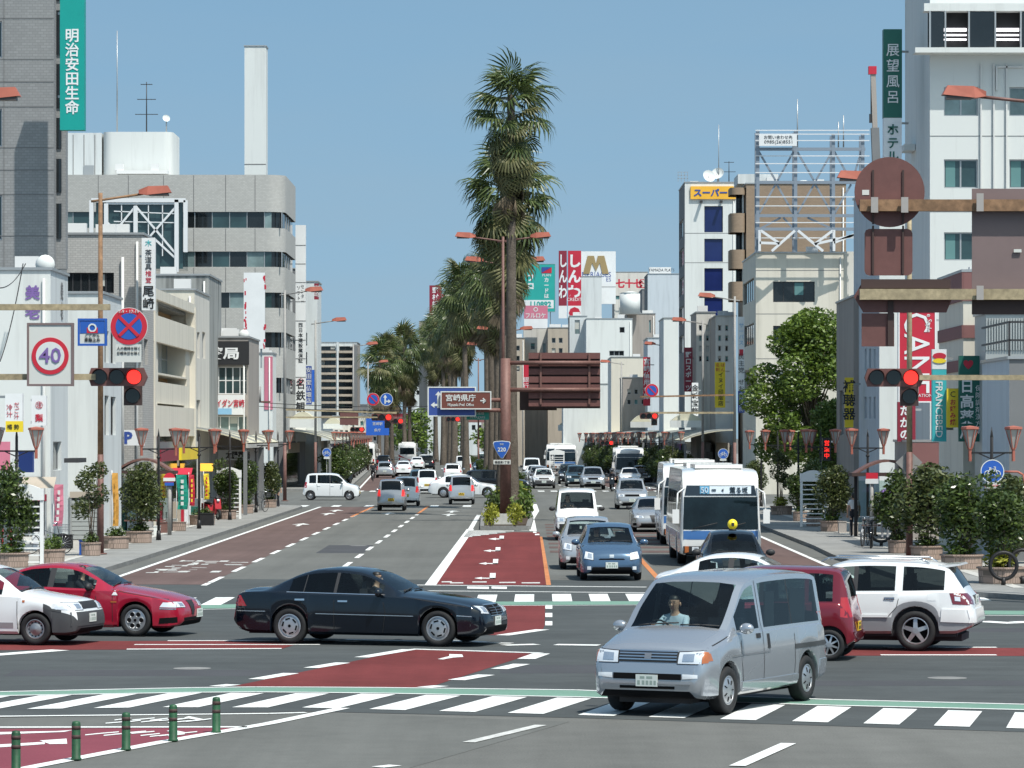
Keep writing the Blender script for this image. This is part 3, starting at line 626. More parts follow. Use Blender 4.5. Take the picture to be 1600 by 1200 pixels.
def make_car(S, paint, label, loc, heading, group=None, low=None, glass='glass', interior=True, wheels='cap', plate_m='plate_white', braking=False, name='car', driver=None, cat=None, detail=1):
    root = thing(name, label, cat or S.get('cat', 'car'), loc, heading, group)
    vs, fs, tg = car_body(S); bv = BVHTree.FromPolygons([Vector(v) for v in vs], fs); car = dict(root=root, bv=bv, half=S['L']/2, W=S['W'], S=S)
    half, W, Ln = S['L']/2, S['W'], S['L']
    groups = {}
    for f, t in zip(fs, tg): groups.setdefault(t, []).append(f)
    bmats = [paint, low or paint, 'dark_well', 'black_plastic']; mb = MB(); mb.v = list(vs)
    for t, mi in (('paint', 0), ('low', 1), ('under', 2), ('trim', 3)):
        for f in groups.get(t, []): mb.f.append(list(f)); mb.m.append(mi); mb.sm.append(True)
    me = mb.mesh('body', bmats, sharp=32)
    bm = bmesh.new(); bm.from_mesh(me); bmesh.ops.delete(bm, geom=[v for v in bm.verts if not v.link_faces], context='VERTS'); bm.to_mesh(me); bm.free()
    link('body', me, root)
    for t, ff in groups.items():
        if t[:2] in ('ws', 'rw', 'wi'):
            g = MB(); mp = {}
            for f in ff:
                idx = []
                for i in f:
                    if i not in mp: mp[i] = len(g.v); g.v.append(vs[i])
                    idx.append(mp[i])
                g.f.append(idx); g.m.append(0); g.sm.append(True)
            dk = S.get('privacy', ()); gm = 'glass_dark' if (t[3:4].isdigit() and int(t[3]) in dk) or (t == 'rw' and 'rw' in dk) else glass
            g.build({'ws': 'windscreen', 'rw': 'rear_window'}.get(t, 'window'), gm, root)
    if not S.get('closed'): cabin(S, root, half, W)
    fs_ = S.get('seat', half-S['ws'][0]-1.25)
    if interior and not S.get('closed'): seats(S, root, half, W, fs_)
    if driver:
        person(driver[0], driver[1], Vector(loc)+Matrix.Rotation(heading, 3, 'Z') @ Vector((fs_-.06, -W*.205, .54+S.get('lift', 0))), heading+math.pi/2)
    # wheels
    tm, rm = wheel_meshes(S['r'], S.get('tw', .19), wheels)
    for xx in (S['xf'], S['xr']):
        for s in (1, -1):
            w = link('wheel', tm, root, (half-xx, s*(W/2-S.get('tw', .19)*.5-.015), S['r']), 0 if s > 0 else math.pi); link('rim', rm, w)
    for item in S.get('patches', []):
        nm, view, q, m_ = item[:4]; kw = item[4] if len(item) > 4 else {}
        if nm == 'tail_light' and braking: m_ = 'lamp_redlit'
        if m_ == 'PAINT': m_ = paint
        if nm == 'headlight':
            cy, cz = sum(a for a, b in q)/4, sum(b for a, b in q)/4
            for sg in (1, -1):
                pt = patch(car, 'headlight_surround', view, [(sg*(cy+(a-cy)*1.10), cz+(b-cz)*1.16) for a, b in q], 'black_plastic', off=.004); patch(car, 'reflector', view, [(sg*(cy+(a-cy)*.5-.02), cz+(b-cz)*.62) for a, b in q], 'reflector', off=kw.get('off', .006)+.005)
        pk = {a: b for a, b in kw.items() if a != 'single'}; patch(car, nm, view, q, m_, **pk)
        if view in ('front', 'rear') and not kw.get('single') and nm not in ('grille', 'intake', 'emblem', 'lip', 'band', 'wind', 'plate_recess', 'bumper', 'badge', 'garnish', 'stop_lamp', 'bonnet_edge', 'slat', 'rear_glass', 'front_glass', 'destination_board'):
            patch(car, nm, view, [(-a, b) for a, b in q], m_, **pk)
        if view == 'left': patch(car, nm, 'right', q, m_, **pk)
    if detail:
        for sl_ in S.get('seams', []):
            for v_ in ('left', 'right'): seamline(car, v_, sl_)
    for (d, z) in S.get('handles', []):
        for s, v_ in ((1, 'left'), (-1, 'right')): patch(car, 'door_handle', v_, [(d, z), (d+.19, z), (d+.19, z+.032), (d, z+.032)], S.get('handle_m', 'PAINT') if S.get('handle_m') else paint, nu=2, nv=1, off=.022)
    if S.get('mirror'):
        d, z = S['mirror']; ms = S.get('msize', 1)
        for s in (1, -1):
            hit, nm, _, _ = bv.ray_cast(V(half-d, 9*s, z), V(0, -s, 0)); y = hit.y if hit else W/2*s
            q = MB(); q.ell((half-d-.02, y+s*.155*ms, z+.03), (.075*ms, .12*ms, .085*ms), 12, 8); q.bar((half-d+.01, y-.02*s, z-.02), (half-d, y+s*.08, z), .04, .03); q.build('mirror', S.get('mirror_m', paint), root)
    for v_, y, z in S.get('plates', []): plate(car, v_, y, z, plate_m)
    for (a, b, c, d_) in S.get('wipers', []):
        q = MB(); ps = []
        for i in range(5):
            xx, yy = a+(c-a)*i/4, b+(d_-b)*i/4; hit, nm, _, _ = bv.ray_cast(V(half-xx, yy, 9), V(0, 0, -1)); ps.append(hit+V(0, 0, .022))
        q.tube(ps, .011, 5); q.build('wiper', 'black_plastic', root)
    return car
# --- bodies -----------------------------------------------------------------
VAN = dict(cat='van', L=4.70, W=1.80, H=1.965, r=.335, xf=.86, xr=3.82, tw=.21, lift=.22, seat=.66, rows=[-.55, -1.4], crown=1.2,
  top=[(0, .60), (.02, .74), (.05, .86), (.10, .955), (.16, 1.0), (.5, 1.105), (.85, 1.20), (.93, 1.22), (1.3, 1.52), (1.66, 1.80), (1.78, 1.865), (2.0, 1.915), (2.5, 1.95), (3.4, 1.96), (4.2, 1.93), (4.45, 1.88), (4.56, 1.74), (4.64, 1.25), (4.67, 1.0), (4.70, .65)],
  belt=[(0, .52), (.05, .78), (.16, .90), (.5, .98), (.9, 1.07), (1.3, 1.12), (4.4, 1.13), (4.6, 1.0), (4.7, .6)],
  bot=[(0, .36), (.05, .27), (.3, .24), (4.4, .27), (4.62, .34), (4.7, .45)],
  plan=[(0, .80), (.03, .87), (.08, .93), (.2, .975), (.5, 1), (4.2, 1), (4.5, .975), (4.66, .93), (4.7, .88)],
  roofw=[(0, .78), (.16, .84), (.85, .88), (1.2, .87), (1.75, .80), (2.2, .80), (4.3, .80), (4.7, .80)],
  ws=(.95, 1.70), rwin=(4.52, 4.63), win=[(1.22, 2.02), (2.20, 3.26), (3.29, 4.36)], pillar=[(3.26, 3.29)], privacy=(1, 2), mirror=(1.22, 1.16), msize=.95, handles=[],
  plates=[('front', 0, .50), ('rear', 0, .8)],
  patches=[('headlight', 'front', [(.46, .745), (.80, .745), (.80, .915), (.47, .90)], 'lamp_clear'), ('indicator', 'front', [(.805, .75), (.862, .755), (.852, .90), (.805, .91)], 'lamp_amber'),
    ('grille', 'front', [(-.44, .755), (.44, .755), (.45, .90), (-.45, .90)], 'black_plastic', dict(nu=8)), ('slat', 'front', [(-.44, .785), (.44, .785), (.44, .803), (-.44, .803)], 'chrome', dict(off=.013)), ('slat', 'front', [(-.44, .825), (.44, .825), (.44, .843), (-.44, .843)], 'chrome', dict(off=.013)), ('slat', 'front', [(-.44, .865), (.44, .865), (.44, .883), (-.44, .883)], 'chrome', dict(off=.013)), ('slat', 'front', [(-.45, .90), (.45, .90), (.45, .918), (-.45, .918)], 'chrome', dict(off=.013)), ('emblem', 'front', [(-.05, .80), (.05, .80), (.05, .875), (-.05, .875)], 'rim_steel', dict(off=.02)),
    ('intake', 'front', [(-.52, .515), (.52, .515), (.52, .60), (-.52, .60)], 'dark_well', dict(nu=10)), ('fog_light', 'front', [(.54, .53), (.76, .545), (.76, .595), (.54, .60)], 'lamp_white'), ('intake', 'front', [(-.42, .385), (.42, .385), (.42, .425), (-.42, .425)], 'dark_well', dict(nu=8)),
    ('lip', 'front', [(-.66, .455), (.66, .455), (.66, .475), (-.66, .475)], 'PAINT', dict(nu=10, off=.02)),
    ('tail_light', 'rear', [(.68, .85), (.82, .85), (.82, 1.3), (.68, 1.3)], 'lamp_red'), ('side_band', 'left', [(.95, .80), (2.35, .80), (2.35, .825), (.95, .825)], 'rim_steel', dict(nu=20, nv=1)), ('sliding_rail', 'left', [(3.30, .80), (4.60, .80), (4.60, .87), (3.30, .87)], 'grey_plastic', dict(nu=12, nv=1)), ('sill', 'left', [(1.30, .30), (3.40, .30), (3.40, .43), (1.30, .43)], 'PAINT', dict(nu=16, nv=2, off=.018)), ('side_lamp_wrap', 'left', [(.12, .775), (.29, .78), (.25, .885), (.13, .89)], 'lamp_amber', dict(nu=4)), ('rear_bumper_corner', 'left', [(4.22, .36), (4.66, .40), (4.66, .60), (4.24, .60)], 'PAINT', dict(nu=6, off=.02)), ('door_handle', 'left', [(1.86, 1.02), (2.0, 1.02), (2.0, 1.09), (1.86, 1.09)], 'black_plastic', dict(nu=2, nv=1, off=.012)), ('door_handle', 'left', [(2.26, .86), (2.34, .86), (2.32, 1.07), (2.26, 1.07)], 'black_plastic', dict(nu=2, nv=2, off=.012))],
  seams=[[(1.30, 1.12), (1.28, .75), (1.36, .43)], [(2.10, 1.84), (2.10, 1.1), (2.12, .30)], [(3.29, 1.12), (3.29, .45)], [(.16, .93), (.9, 1.09)]], wipers=[(.93, -.55, .98, .05), (.93, .10, .98, .68)])
SEDAN_L = dict(L=5.04, W=1.855, H=1.44, r=.335, xf=.87, xr=3.835, tw=.22, seat=.34, arch=1.12, lift=-.04,
  top=[(0, .52), (.03, .64), (.10, .735), (.25, .80), (.6, .875), (1.1, .945), (1.5, .985), (1.62, 1.0), (2.0, 1.20), (2.35, 1.36), (2.6, 1.415), (3.0, 1.44), (3.4, 1.415), (3.7, 1.345), (4.05, 1.20), (4.35, 1.075), (4.45, 1.055), (4.75, 1.035), (4.92, .99), (4.99, .88), (5.02, .72), (5.04, .55)],
  belt=[(0, .46), (.10, .68), (.3, .745), (.8, .83), (1.5, .905), (2.2, .935), (3.4, .955), (4.2, .98), (4.7, .97), (4.92, .92), (5.04, .5)],
  bot=[(0, .34), (.06, .24), (.3, .19), (1.4, .18), (4.6, .2), (4.9, .26), (5.04, .40)],
  plan=[(0, .66), (.03, .76), (.10, .85), (.25, .93), (.6, .985), (1.2, 1), (4.0, 1), (4.6, .965), (4.85, .90), (4.98, .83), (5.04, .76)],
  roofw=[(0, .6), (.2, .72), (.8, .78), (1.6, .80), (2.0, .74), (2.45, .64), (3.0, .62), (3.6, .62), (4.1, .68), (4.5, .74), (5.04, .7)],
  ws=(1.66, 2.32), rwin=(3.78, 4.30), win=[(1.98, 2.90), (2.96, 3.55), (3.57, 3.86)], pillar=[(2.90, 2.96), (3.55, 3.57)], mirror=(1.98, .96), handles=[(2.66, .80), (3.52, .82)], handle_m='chrome', privacy=(1, 2),
  plates=[('front', 0, .46), ('rear', 0, .75)],
  patches=[('headlight', 'front', [(.44, .60), (.74, .62), (.66, .75), (.46, .735)], 'lamp_clear', dict(nu=7, nv=4, off=.008)), ('grille', 'front', [(-.30, .56), (.30, .56), (.36, .745), (-.36, .745)], 'dark_well', dict(nu=8, off=.01)), ('slat', 'front', [(-.36, .745), (.36, .745), (.37, .765), (-.37, .765)], 'chrome', dict(off=.014)), ('slat', 'front', [(-.33, .69), (.33, .69), (.33, .697), (-.33, .697)], 'chrome', dict(off=.016, nv=1)), ('slat', 'front', [(-.32, .645), (.32, .645), (.32, .652), (-.32, .652)], 'chrome', dict(off=.016, nv=1)), ('slat', 'front', [(-.31, .60), (.31, .60), (.31, .607), (-.31, .607)], 'chrome', dict(off=.016, nv=1)), ('slat', 'front', [(-.012, .56), (.012, .56), (.012, .745), (-.012, .745)], 'chrome', dict(off=.017, nu=1)), ('slat', 'front', [(-.36, .555), (.36, .555), (.36, .567), (-.36, .567)], 'chrome', dict(off=.014, nv=1)),
    ('intake', 'front', [(-.55, .27), (.55, .27), (.58, .36), (-.58, .36)], 'dark_well', dict(nu=8)), ('bumper_strip', 'left', [(.22, .555), (.50, .57), (.50, .585), (.22, .57)], 'chrome', dict(nu=6, nv=1)), ('side_strip', 'left', [(1.35, .55), (3.30, .57), (3.30, .585), (1.35, .565)], 'chrome', dict(nu=20, nv=1)), ('belt_strip', 'left', [(1.95, .935), (3.90, .967), (3.90, .982), (1.95, .95)], 'chrome', dict(nu=18, nv=1)), ('bumper_strip', 'left', [(4.32, .60), (4.95, .60), (4.95, .615), (4.32, .615)], 'chrome', dict(nu=6, nv=1)), ('tail_light', 'left', [(4.72, .70), (4.97, .70), (4.97, .90), (4.86, .90)], 'lamp_red', dict(nu=4)), ('tail_light', 'rear', [(.45, .72), (.74, .72), (.74, .90), (.5, .90)], 'lamp_red')],
  seams=[[(1.98, .92), (1.90, .6), (1.96, .24)], [(2.93, .94), (2.93, .24)], [(3.62, .96), (3.60, .80), (3.42, .55)], [(.30, .74), (1.55, .915)]], wipers=[(1.64, -.6, 1.7, .0), (1.64, .0, 1.7, .6)])
SEDAN_S = dict(SEDAN_L, L=4.43, W=1.745, H=1.415, r=.315, xf=.90, xr=3.50, tw=.20, seat=.12, lift=-.04, privacy=(),
  top=[(0, .50), (.03, .60), (.10, .69), (.25, .76), (.6, .85), (1.1, .93), (1.35, .965), (1.42, .98), (1.8, 1.18), (2.12, 1.335), (2.35, 1.39), (2.7, 1.412), (3.1, 1.385), (3.45, 1.29), (3.8, 1.12), (4.0, 1.045), (4.15, 1.01), (4.3, .97), (4.38, .86), (4.43, .5)],
  belt=[(0, .44), (.10, .64), (.3, .71), (.8, .82), (1.4, .895), (2.2, .91), (3.2, .94), (3.9, .96), (4.25, .90), (4.43, .45)],
  bot=[(0, .30), (.06, .22), (.3, .17), (4.1, .2), (4.3, .28), (4.43, .38)],
  plan=[(0, .62), (.03, .72), (.10, .82), (.25, .92), (.6, .985), (1.2, 1), (3.6, 1), (4.1, .94), (4.35, .84), (4.43, .76)],
  roofw=[(0, .58), (.2, .70), (.8, .78), (1.4, .80), (1.8, .74), (2.2, .65), (2.7, .63), (3.2, .64), (3.8, .70), (4.43, .68)],
  ws=(1.45, 2.10), rwin=(3.42, 3.84), win=[(1.75, 2.62), (2.74, 3.38)], pillar=[(2.62, 2.74)], mirror=(1.80, .93), handles=[(2.36, .79)], handle_m='chrome', mirror_m='black_plastic', plates=[('front', .38, .42), ('rear', 0, .7)],
  patches=[('headlight', 'front', [(.40, .56), (.70, .57), (.68, .67), (.42, .66)], 'lamp_clear', dict(nu=6, nv=4, off=.008)), ('grille', 'front', [(-.05, .40), (.05, .40), (.17, .68), (-.17, .68)], 'black_plastic', dict(nu=4, off=.012)), ('headlamp_cover', 'left', [(.10, .565), (.40, .575), (.34, .665), (.12, .66)], 'lamp_clear', dict(nu=5)), ('bumper_strip', 'left', [(.10, .525), (.40, .535), (.40, .555), (.10, .545)], 'chrome', dict(nu=5, nv=1)), ('intake', 'front', [(-.5, .24), (.5, .24), (.52, .36), (-.52, .36)], 'dark_well', dict(nu=8)), ('intake_side', 'left', [(.08, .27), (.42, .25), (.40, .36), (.08, .38)], 'dark_well', dict(nu=4)), ('side_repeater', 'left', [(1.28, .655), (1.40, .655), (1.40, .685), (1.28, .685)], 'lamp_amber', dict(nu=2, nv=1)), ('tail_light', 'rear', [(.45, .74), (.74, .74), (.74, .86), (.5, .86)], 'lamp_red'), ('badge_triangle', 'left', [(1.26, .80), (1.38, .80), (1.325, .89), (1.315, .89)], 'cloth_white', dict(nu=2, nv=2)), ('sill', 'left', [(1.35, .18), (3.0, .18), (3.0, .27), (1.35, .27)], 'PAINT', dict(nu=12, nv=2, off=.02))],
  seams=[[(1.74, .90), (1.68, .6), (1.74, .30)], [(2.68, .92), (2.68, .28)], [(.28, .72), (1.38, .90)], [(1.37, .9), (1.36, .28)]], wipers=[(1.43, -.6, 1.49, .0), (1.43, .0, 1.49, .6)])
WAGON = dict(SEDAN_S, L=4.37, W=1.695, H=1.50, r=.30, xf=.82, xr=3.42, tw=.17, seat=.2, lift=.02,
  top=[(0, .55), (.03, .66), (.08, .76), (.15, .82), (.4, .885), (.9, .955), (1.08, .985), (1.15, 1.0), (1.5, 1.24), (1.82, 1.42), (2.0, 1.47), (2.6, 1.50), (3.6, 1.47), (4.0, 1.43), (4.14, 1.35), (4.26, 1.0), (4.34, .85), (4.37, .5)],
  belt=[(0, .48), (.08, .66), (.3, .77), (.8, .87), (1.2, .915), (2.2, .94), (4.0, .96), (4.2, .9), (4.37, .46)],
  bot=[(0, .32), (.06, .24), (.3, .2), (4.1, .24), (4.37, .38)], plan=[(0, .74), (.03, .82), (.10, .89), (.25, .95), (.6, .99), (1.2, 1), (3.9, 1), (4.2, .97), (4.37, .88)],
  roofw=[(0, .66), (.2, .76), (.8, .80), (1.2, .82), (1.8, .70), (2.4, .69), (4.0, .70), (4.37, .76)], ws=(1.18, 1.80), rwin=(4.12, 4.25), win=[(1.50, 2.35), (2.43, 3.15), (3.25, 3.95)], pillar=[(2.35, 2.43)], mirror=(1.56, .96), mirror_m='black_plastic', handles=[(2.1, .80), (2.95, .80)],
  lowfn=lambda x, j: (x < .62 and j <= 3) or (x > 3.8 and j <= 2), capmat=1, plates=[('front', 0, .50), ('rear', 0, .6)],
  patches=[('headlight', 'front', [(.38, .655), (.72, .66), (.72, .79), (.40, .785)], 'lamp_clear', dict(nu=6, nv=4, off=.008)), ('headlamp_cover', 'left', [(.06, .665), (.46, .675), (.36, .79), (.08, .775)], 'lamp_clear', dict(nu=6, nv=3)), ('grille', 'front', [(-.36, .67), (.36, .67), (.37, .80), (-.37, .80)], 'black_plastic', dict(nu=6, off=.01)), ('bumper', 'front', [(-.76, .36), (.76, .36), (.76, .62), (-.76, .62)], 'grey_plastic', dict(nu=14, off=.012)), ('wheel_arch_trim', 'left', [(.30, .62), (.55, .66), (.55, .70), (.30, .66)], 'grey_plastic', dict(nu=4, nv=1)), ('indicator', 'left', [(1.02, .80), (1.07, .80), (1.07, .84), (1.02, .84)], 'lamp_amber', dict(nu=1, nv=1)), ('tail_light', 'rear', [(.62, .70), (.80, .70), (.80, 1.0), (.64, 1.0)], 'lamp_red'), ('side_strip', 'left', [(1.25, .32), (3.0, .32), (3.0, .42), (1.25, .42)], 'car_lowsilver', dict(nu=12, nv=1))],
  seams=[[(1.18, .91), (1.16, .30)], [(2.39, .93), (2.39, .30)], [(3.2, .95), (3.14, .6)]], wipers=[(1.17, -.6, 1.22, .0), (1.17, .0, 1.22, .6)])
SUV = dict(SEDAN_S, cat='car', L=4.575, W=1.815, H=1.665, r=.365, xf=.90, xr=3.52, tw=.225, seat=.15, lift=.16, arch=1.17,
  top=[(0, .62), (.03, .76), (.10, .87), (.25, .93), (.7, 1.01), (1.1, 1.07), (1.2, 1.09), (1.6, 1.36), (1.95, 1.56), (2.2, 1.625), (2.7, 1.65), (3.5, 1.63), (3.95, 1.575), (4.1, 1.53), (4.25, 1.33), (4.42, 1.08), (4.52, .95), (4.575, .6)],
  belt=[(0, .54), (.10, .80), (.3, .87), (.8, .96), (1.3, 1.02), (2.2, 1.05), (3.4, 1.07), (4.1, 1.09), (4.35, 1.02), (4.5, .88), (4.575, .55)],
  bot=[(0, .42), (.06, .33), (.3, .29), (4.2, .32), (4.45, .40), (4.575, .48)], plan=[(0, .68), (.03, .77), (.10, .86), (.25, .93), (.6, .985), (1.2, 1), (3.9, 1), (4.2, .97), (4.45, .91), (4.575, .82)],
  roofw=[(0, .62), (.2, .74), (.8, .80), (1.3, .82), (2.0, .70), (2.6, .68), (3.6, .68), (4.1, .70), (4.575, .72)], ws=(1.23, 1.93), rwin=(4.08, 4.36), win=[(1.55, 2.37), (2.45, 3.14), (3.28, 4.04)], pillar=[(2.37, 2.45)], privacy=(1, 2, 'rw'), mirror=(1.62, 1.08), handles=[(2.16, .93), (2.95, .94)], handle_m='chrome', lowv=2, plates=[('front', 0, .55), ('rear', 0, .92)],
  patches=[('headlight', 'front', [(.42, .72), (.74, .74), (.70, .86), (.44, .85)], 'lamp_clear', dict(nu=6, nv=4, off=.008)), ('grille', 'front', [(-.34, .72), (.34, .72), (.36, .86), (-.36, .86)], 'dark_well', dict(nu=6)), ('intake', 'front', [(-.5, .45), (.5, .45), (.5, .55), (-.5, .55)], 'dark_well', dict(nu=6)), ('tail_light', 'rear', [(.46, .84), (.76, .86), (.78, 1.05), (.52, 1.05)], 'lamp_darkred', dict(nu=6)), ('tail_light', 'left', [(4.20, .86), (4.50, .84), (4.46, 1.05), (4.14, 1.06)], 'lamp_darkred', dict(nu=6, nv=4)), ('tail_lens', 'left', [(4.24, .92), (4.34, .91), (4.33, .99), (4.23, 1.0)], 'lamp_clear', dict(nu=2, nv=2, off=.012)), ('bumper', 'rear', [(-.80, .52), (.80, .52), (.82, .76), (-.82, .76)], 'PAINT', dict(nu=14, off=.035)), ('bumper_side', 'left', [(3.98, .54), (4.54, .52), (4.54, .76), (4.0, .77)], 'PAINT', dict(nu=8, off=.025)), ('side_moulding', 'left', [(1.36, .60), (3.02, .61), (3.02, .66), (1.36, .65)], 'PAINT', dict(nu=14, nv=1, off=.02)), ('fuel_flap', 'left', [(3.74, .92), (3.90, .92), (3.90, 1.04), (3.74, 1.04)], 'PAINT', dict(nu=2, nv=2, off=.005)), ('number_recess', 'rear', [(-.25, .84), (.25, .84), (.25, 1.0), (-.25, 1.0)], 'grey_plastic', dict(single=1, off=.004))],
  seams=[[(1.50, 1.02), (1.46, .7), (1.5, .36)], [(2.41, 1.05), (2.41, .36)], [(3.24, 1.07), (3.18, .80), (3.02, .62)]], wipers=[])
KEI = dict(SEDAN_S, L=3.395, W=1.475, H=1.645, r=.27, xf=.60, xr=2.96, tw=.155, seat=.15, rows=[-.70], lift=.10, arch=1.14, handle_m=None,
  top=[(0, .58), (.02, .70), (.06, .80), (.12, .86), (.4, .94), (.62, 1.0), (.68, 1.02), (.95, 1.28), (1.22, 1.52), (1.4, 1.60), (1.8, 1.64), (2.7, 1.63), (3.05, 1.60), (3.15, 1.55), (3.24, 1.3), (3.30, 1.0), (3.36, .8), (3.395, .5)],
  belt=[(0, .50), (.06, .70), (.2, .80), (.5, .90), (.8, .95), (1.4, .97), (3.1, 1.0), (3.3, .82), (3.395, .46)], bot=[(0, .32), (.05, .24), (.2, .2), (3.2, .22), (3.395, .34)],
  plan=[(0, .76), (.02, .83), (.08, .90), (.2, .96), (.5, 1), (3.0, 1), (3.25, .97), (3.395, .90)], roofw=[(0, .7), (.2, .80), (.7, .86), (1.3, .80), (1.8, .78), (3.1, .78), (3.395, .80)],
  ws=(.71, 1.20), rwin=(3.14, 3.285), win=[(.98, 1.72), (1.80, 2.52), (2.60, 3.02)], pillar=[(1.72, 1.80)], privacy=(1, 2, 'rw'), mirror=(.98, 1.02), msize=.85, handles=[(1.52, .84), (2.34, .85)], plates=[('front', 0, .46), ('rear', 0, .58)],
  patches=[('headlight', 'front', [(.38, .64), (.64, .66), (.63, .82), (.40, .80)], 'lamp_clear'), ('grille', 'front', [(-.32, .66), (.32, .66), (.33, .77), (-.33, .77)], 'black_plastic'), ('intake', 'front', [(-.4, .34), (.4, .34), (.4, .42), (-.4, .42)], 'dark_well'), ('tail_light', 'rear', [(.54, .76), (.67, .76), (.66, 1.10), (.57, 1.10)], 'lamp_red'), ('tail_light', 'left', [(3.16, .76), (3.34, .74), (3.27, 1.10), (3.16, 1.10)], 'lamp_red', dict(nu=3)), ('bumper', 'rear', [(-.66, .34), (.66, .34), (.66, .50), (-.66, .50)], 'PAINT', dict(nu=8, off=.02))],
  seams=[[(1.0, .95), (.98, .6), (1.0, .28)], [(1.76, .96), (1.76, .28)], [(2.56, .98), (2.52, .6)]], wipers=[])
HATCH = dict(SEDAN_S, L=3.975, W=1.695, H=1.53, r=.30, xf=.78, xr=3.27, tw=.19, seat=.22, lift=.04, handle_m=None,
  top=[(0, .50), (.02, .60), (.06, .70), (.14, .79), (.3, .87), (.6, .95), (.86, 1.0), (.93, 1.015), (1.3, 1.25), (1.62, 1.43), (1.85, 1.50), (2.3, 1.53), (3.0, 1.50), (3.4, 1.43), (3.55, 1.37), (3.74, 1.08), (3.86, .95), (3.95, .8), (3.975, .5)],
  belt=[(0, .44), (.06, .60), (.2, .74), (.5, .85), (1.0, .93), (2.0, .95), (3.4, .98), (3.8, .9), (3.975, .45)], bot=[(0, .30), (.05, .22), (.2, .18), (3.7, .22), (3.975, .34)],
  plan=[(0, .66), (.03, .78), (.10, .88), (.25, .95), (.6, .99), (1.0, 1), (3.3, 1), (3.7, .95), (3.975, .85)], roofw=[(0, .6), (.2, .74), (.9, .84), (1.6, .72), (2.2, .70), (3.4, .70), (3.975, .74)],
  ws=(.96, 1.60), rwin=(3.52, 3.78), win=[(1.28, 2.05), (2.12, 2.85), (2.92, 3.35)], pillar=[(2.05, 2.12)], mirror=(1.30, .98), mirror_m=None, handles=[(1.86, .80), (2.66, .81)], plates=[('front', 0, .42), ('rear', 0, .62)],
  patches=[('headlight', 'front', [(.50, .56), (.74, .60), (.70, .78), (.50, .74)], 'lamp_clear', dict(nu=6, nv=5, off=.012)), ('lip', 'front', [(-.36, .565), (.36, .565), (.32, .60), (-.32, .60)], 'dark_well', dict(nu=8, nv=1)), ('badge', 'front', [(-.06, .615), (.06, .615), (.06, .70), (-.06, .70)], 'chrome', dict(nu=2, off=.012)), ('intake', 'front', [(-.56, .27), (.56, .27), (.52, .37), (-.52, .37)], 'dark_well', dict(nu=10)), ('fog_light', 'front', [(.56, .30), (.66, .30), (.66, .39), (.56, .39)], 'lamp_white', dict(off=.014)), ('tail_light', 'rear', [(.60, .74), (.78, .74), (.76, 1.1), (.62, 1.1)], 'lamp_red')],
  seams=[[(1.28, .92), (1.22, .6), (1.26, .28)], [(2.09, .95), (2.09, .28)], [(.2, .76), (.86, .94)]], wipers=[(.95, -.6, 1.0, .0), (.95, .0, 1.0, .6)])
CABVAN = dict(SEDAN_S, cat='van', L=4.28, W=1.665, H=1.93, r=.30, xf=.72, xr=3.30, tw=.18, seat=.82, rows=[], lift=.3, handle_m=None,
  top=[(0, .62), (.02, .78), (.05, .90), (.12, 1.0), (.4, 1.10), (.55, 1.16), (.60, 1.18), (.85, 1.48), (1.1, 1.74), (1.3, 1.85), (1.7, 1.91), (2.6, 1.93), (3.9, 1.90), (4.05, 1.84), (4.14, 1.5), (4.2, 1.1), (4.26, .8), (4.28, .5)],
  belt=[(0, .54), (.05, .80), (.2, .95), (.6, 1.05), (1.0, 1.08), (4.0, 1.10), (4.2, .9), (4.28, .5)], bot=[(0, .36), (.05, .28), (.2, .25), (4.0, .28), (4.28, .38)],
  plan=[(0, .82), (.03, .88), (.10, .94), (.25, .98), (.6, 1), (3.9, 1), (4.2, .97), (4.28, .92)], roofw=[(0, .76), (.2, .84), (.6, .88), (1.3, .80), (1.8, .80), (4.0, .80), (4.28, .82)],
  ws=(.63, 1.18), rwin=(4.06, 4.16), win=[(.95, 1.60), (1.75, 2.75), (2.85, 3.85)], pillar=[], privacy=(1, 2, 'rw'), mirror=(.95, 1.14), mirror_m='black_plastic', handles=[], plates=[('front', 0, .46), ('rear', 0, .6)], lowfn=lambda x, j: x < .30 and j <= 2, capmat=1,
  patches=[('headlight', 'front', [(.46, .70), (.74, .70), (.74, .86), (.48, .85)], 'lamp_clear'), ('grille', 'front', [(-.42, .72), (.42, .72), (.44, .83), (-.44, .83)], 'grey_plastic'), ('bumper', 'front', [(-.78, .38), (.78, .38), (.78, .62), (-.78, .62)], 'black_plastic', dict(nu=12, off=.012)), ('tail_light', 'rear', [(.66, .7), (.78, .7), (.78, 1.1), (.66, 1.1)], 'lamp_red')],
  seams=[[(1.66, 1.08), (1.66, .32)]], wipers=[(.61, -.6, .66, .0), (.61, .0, .66, .6)])
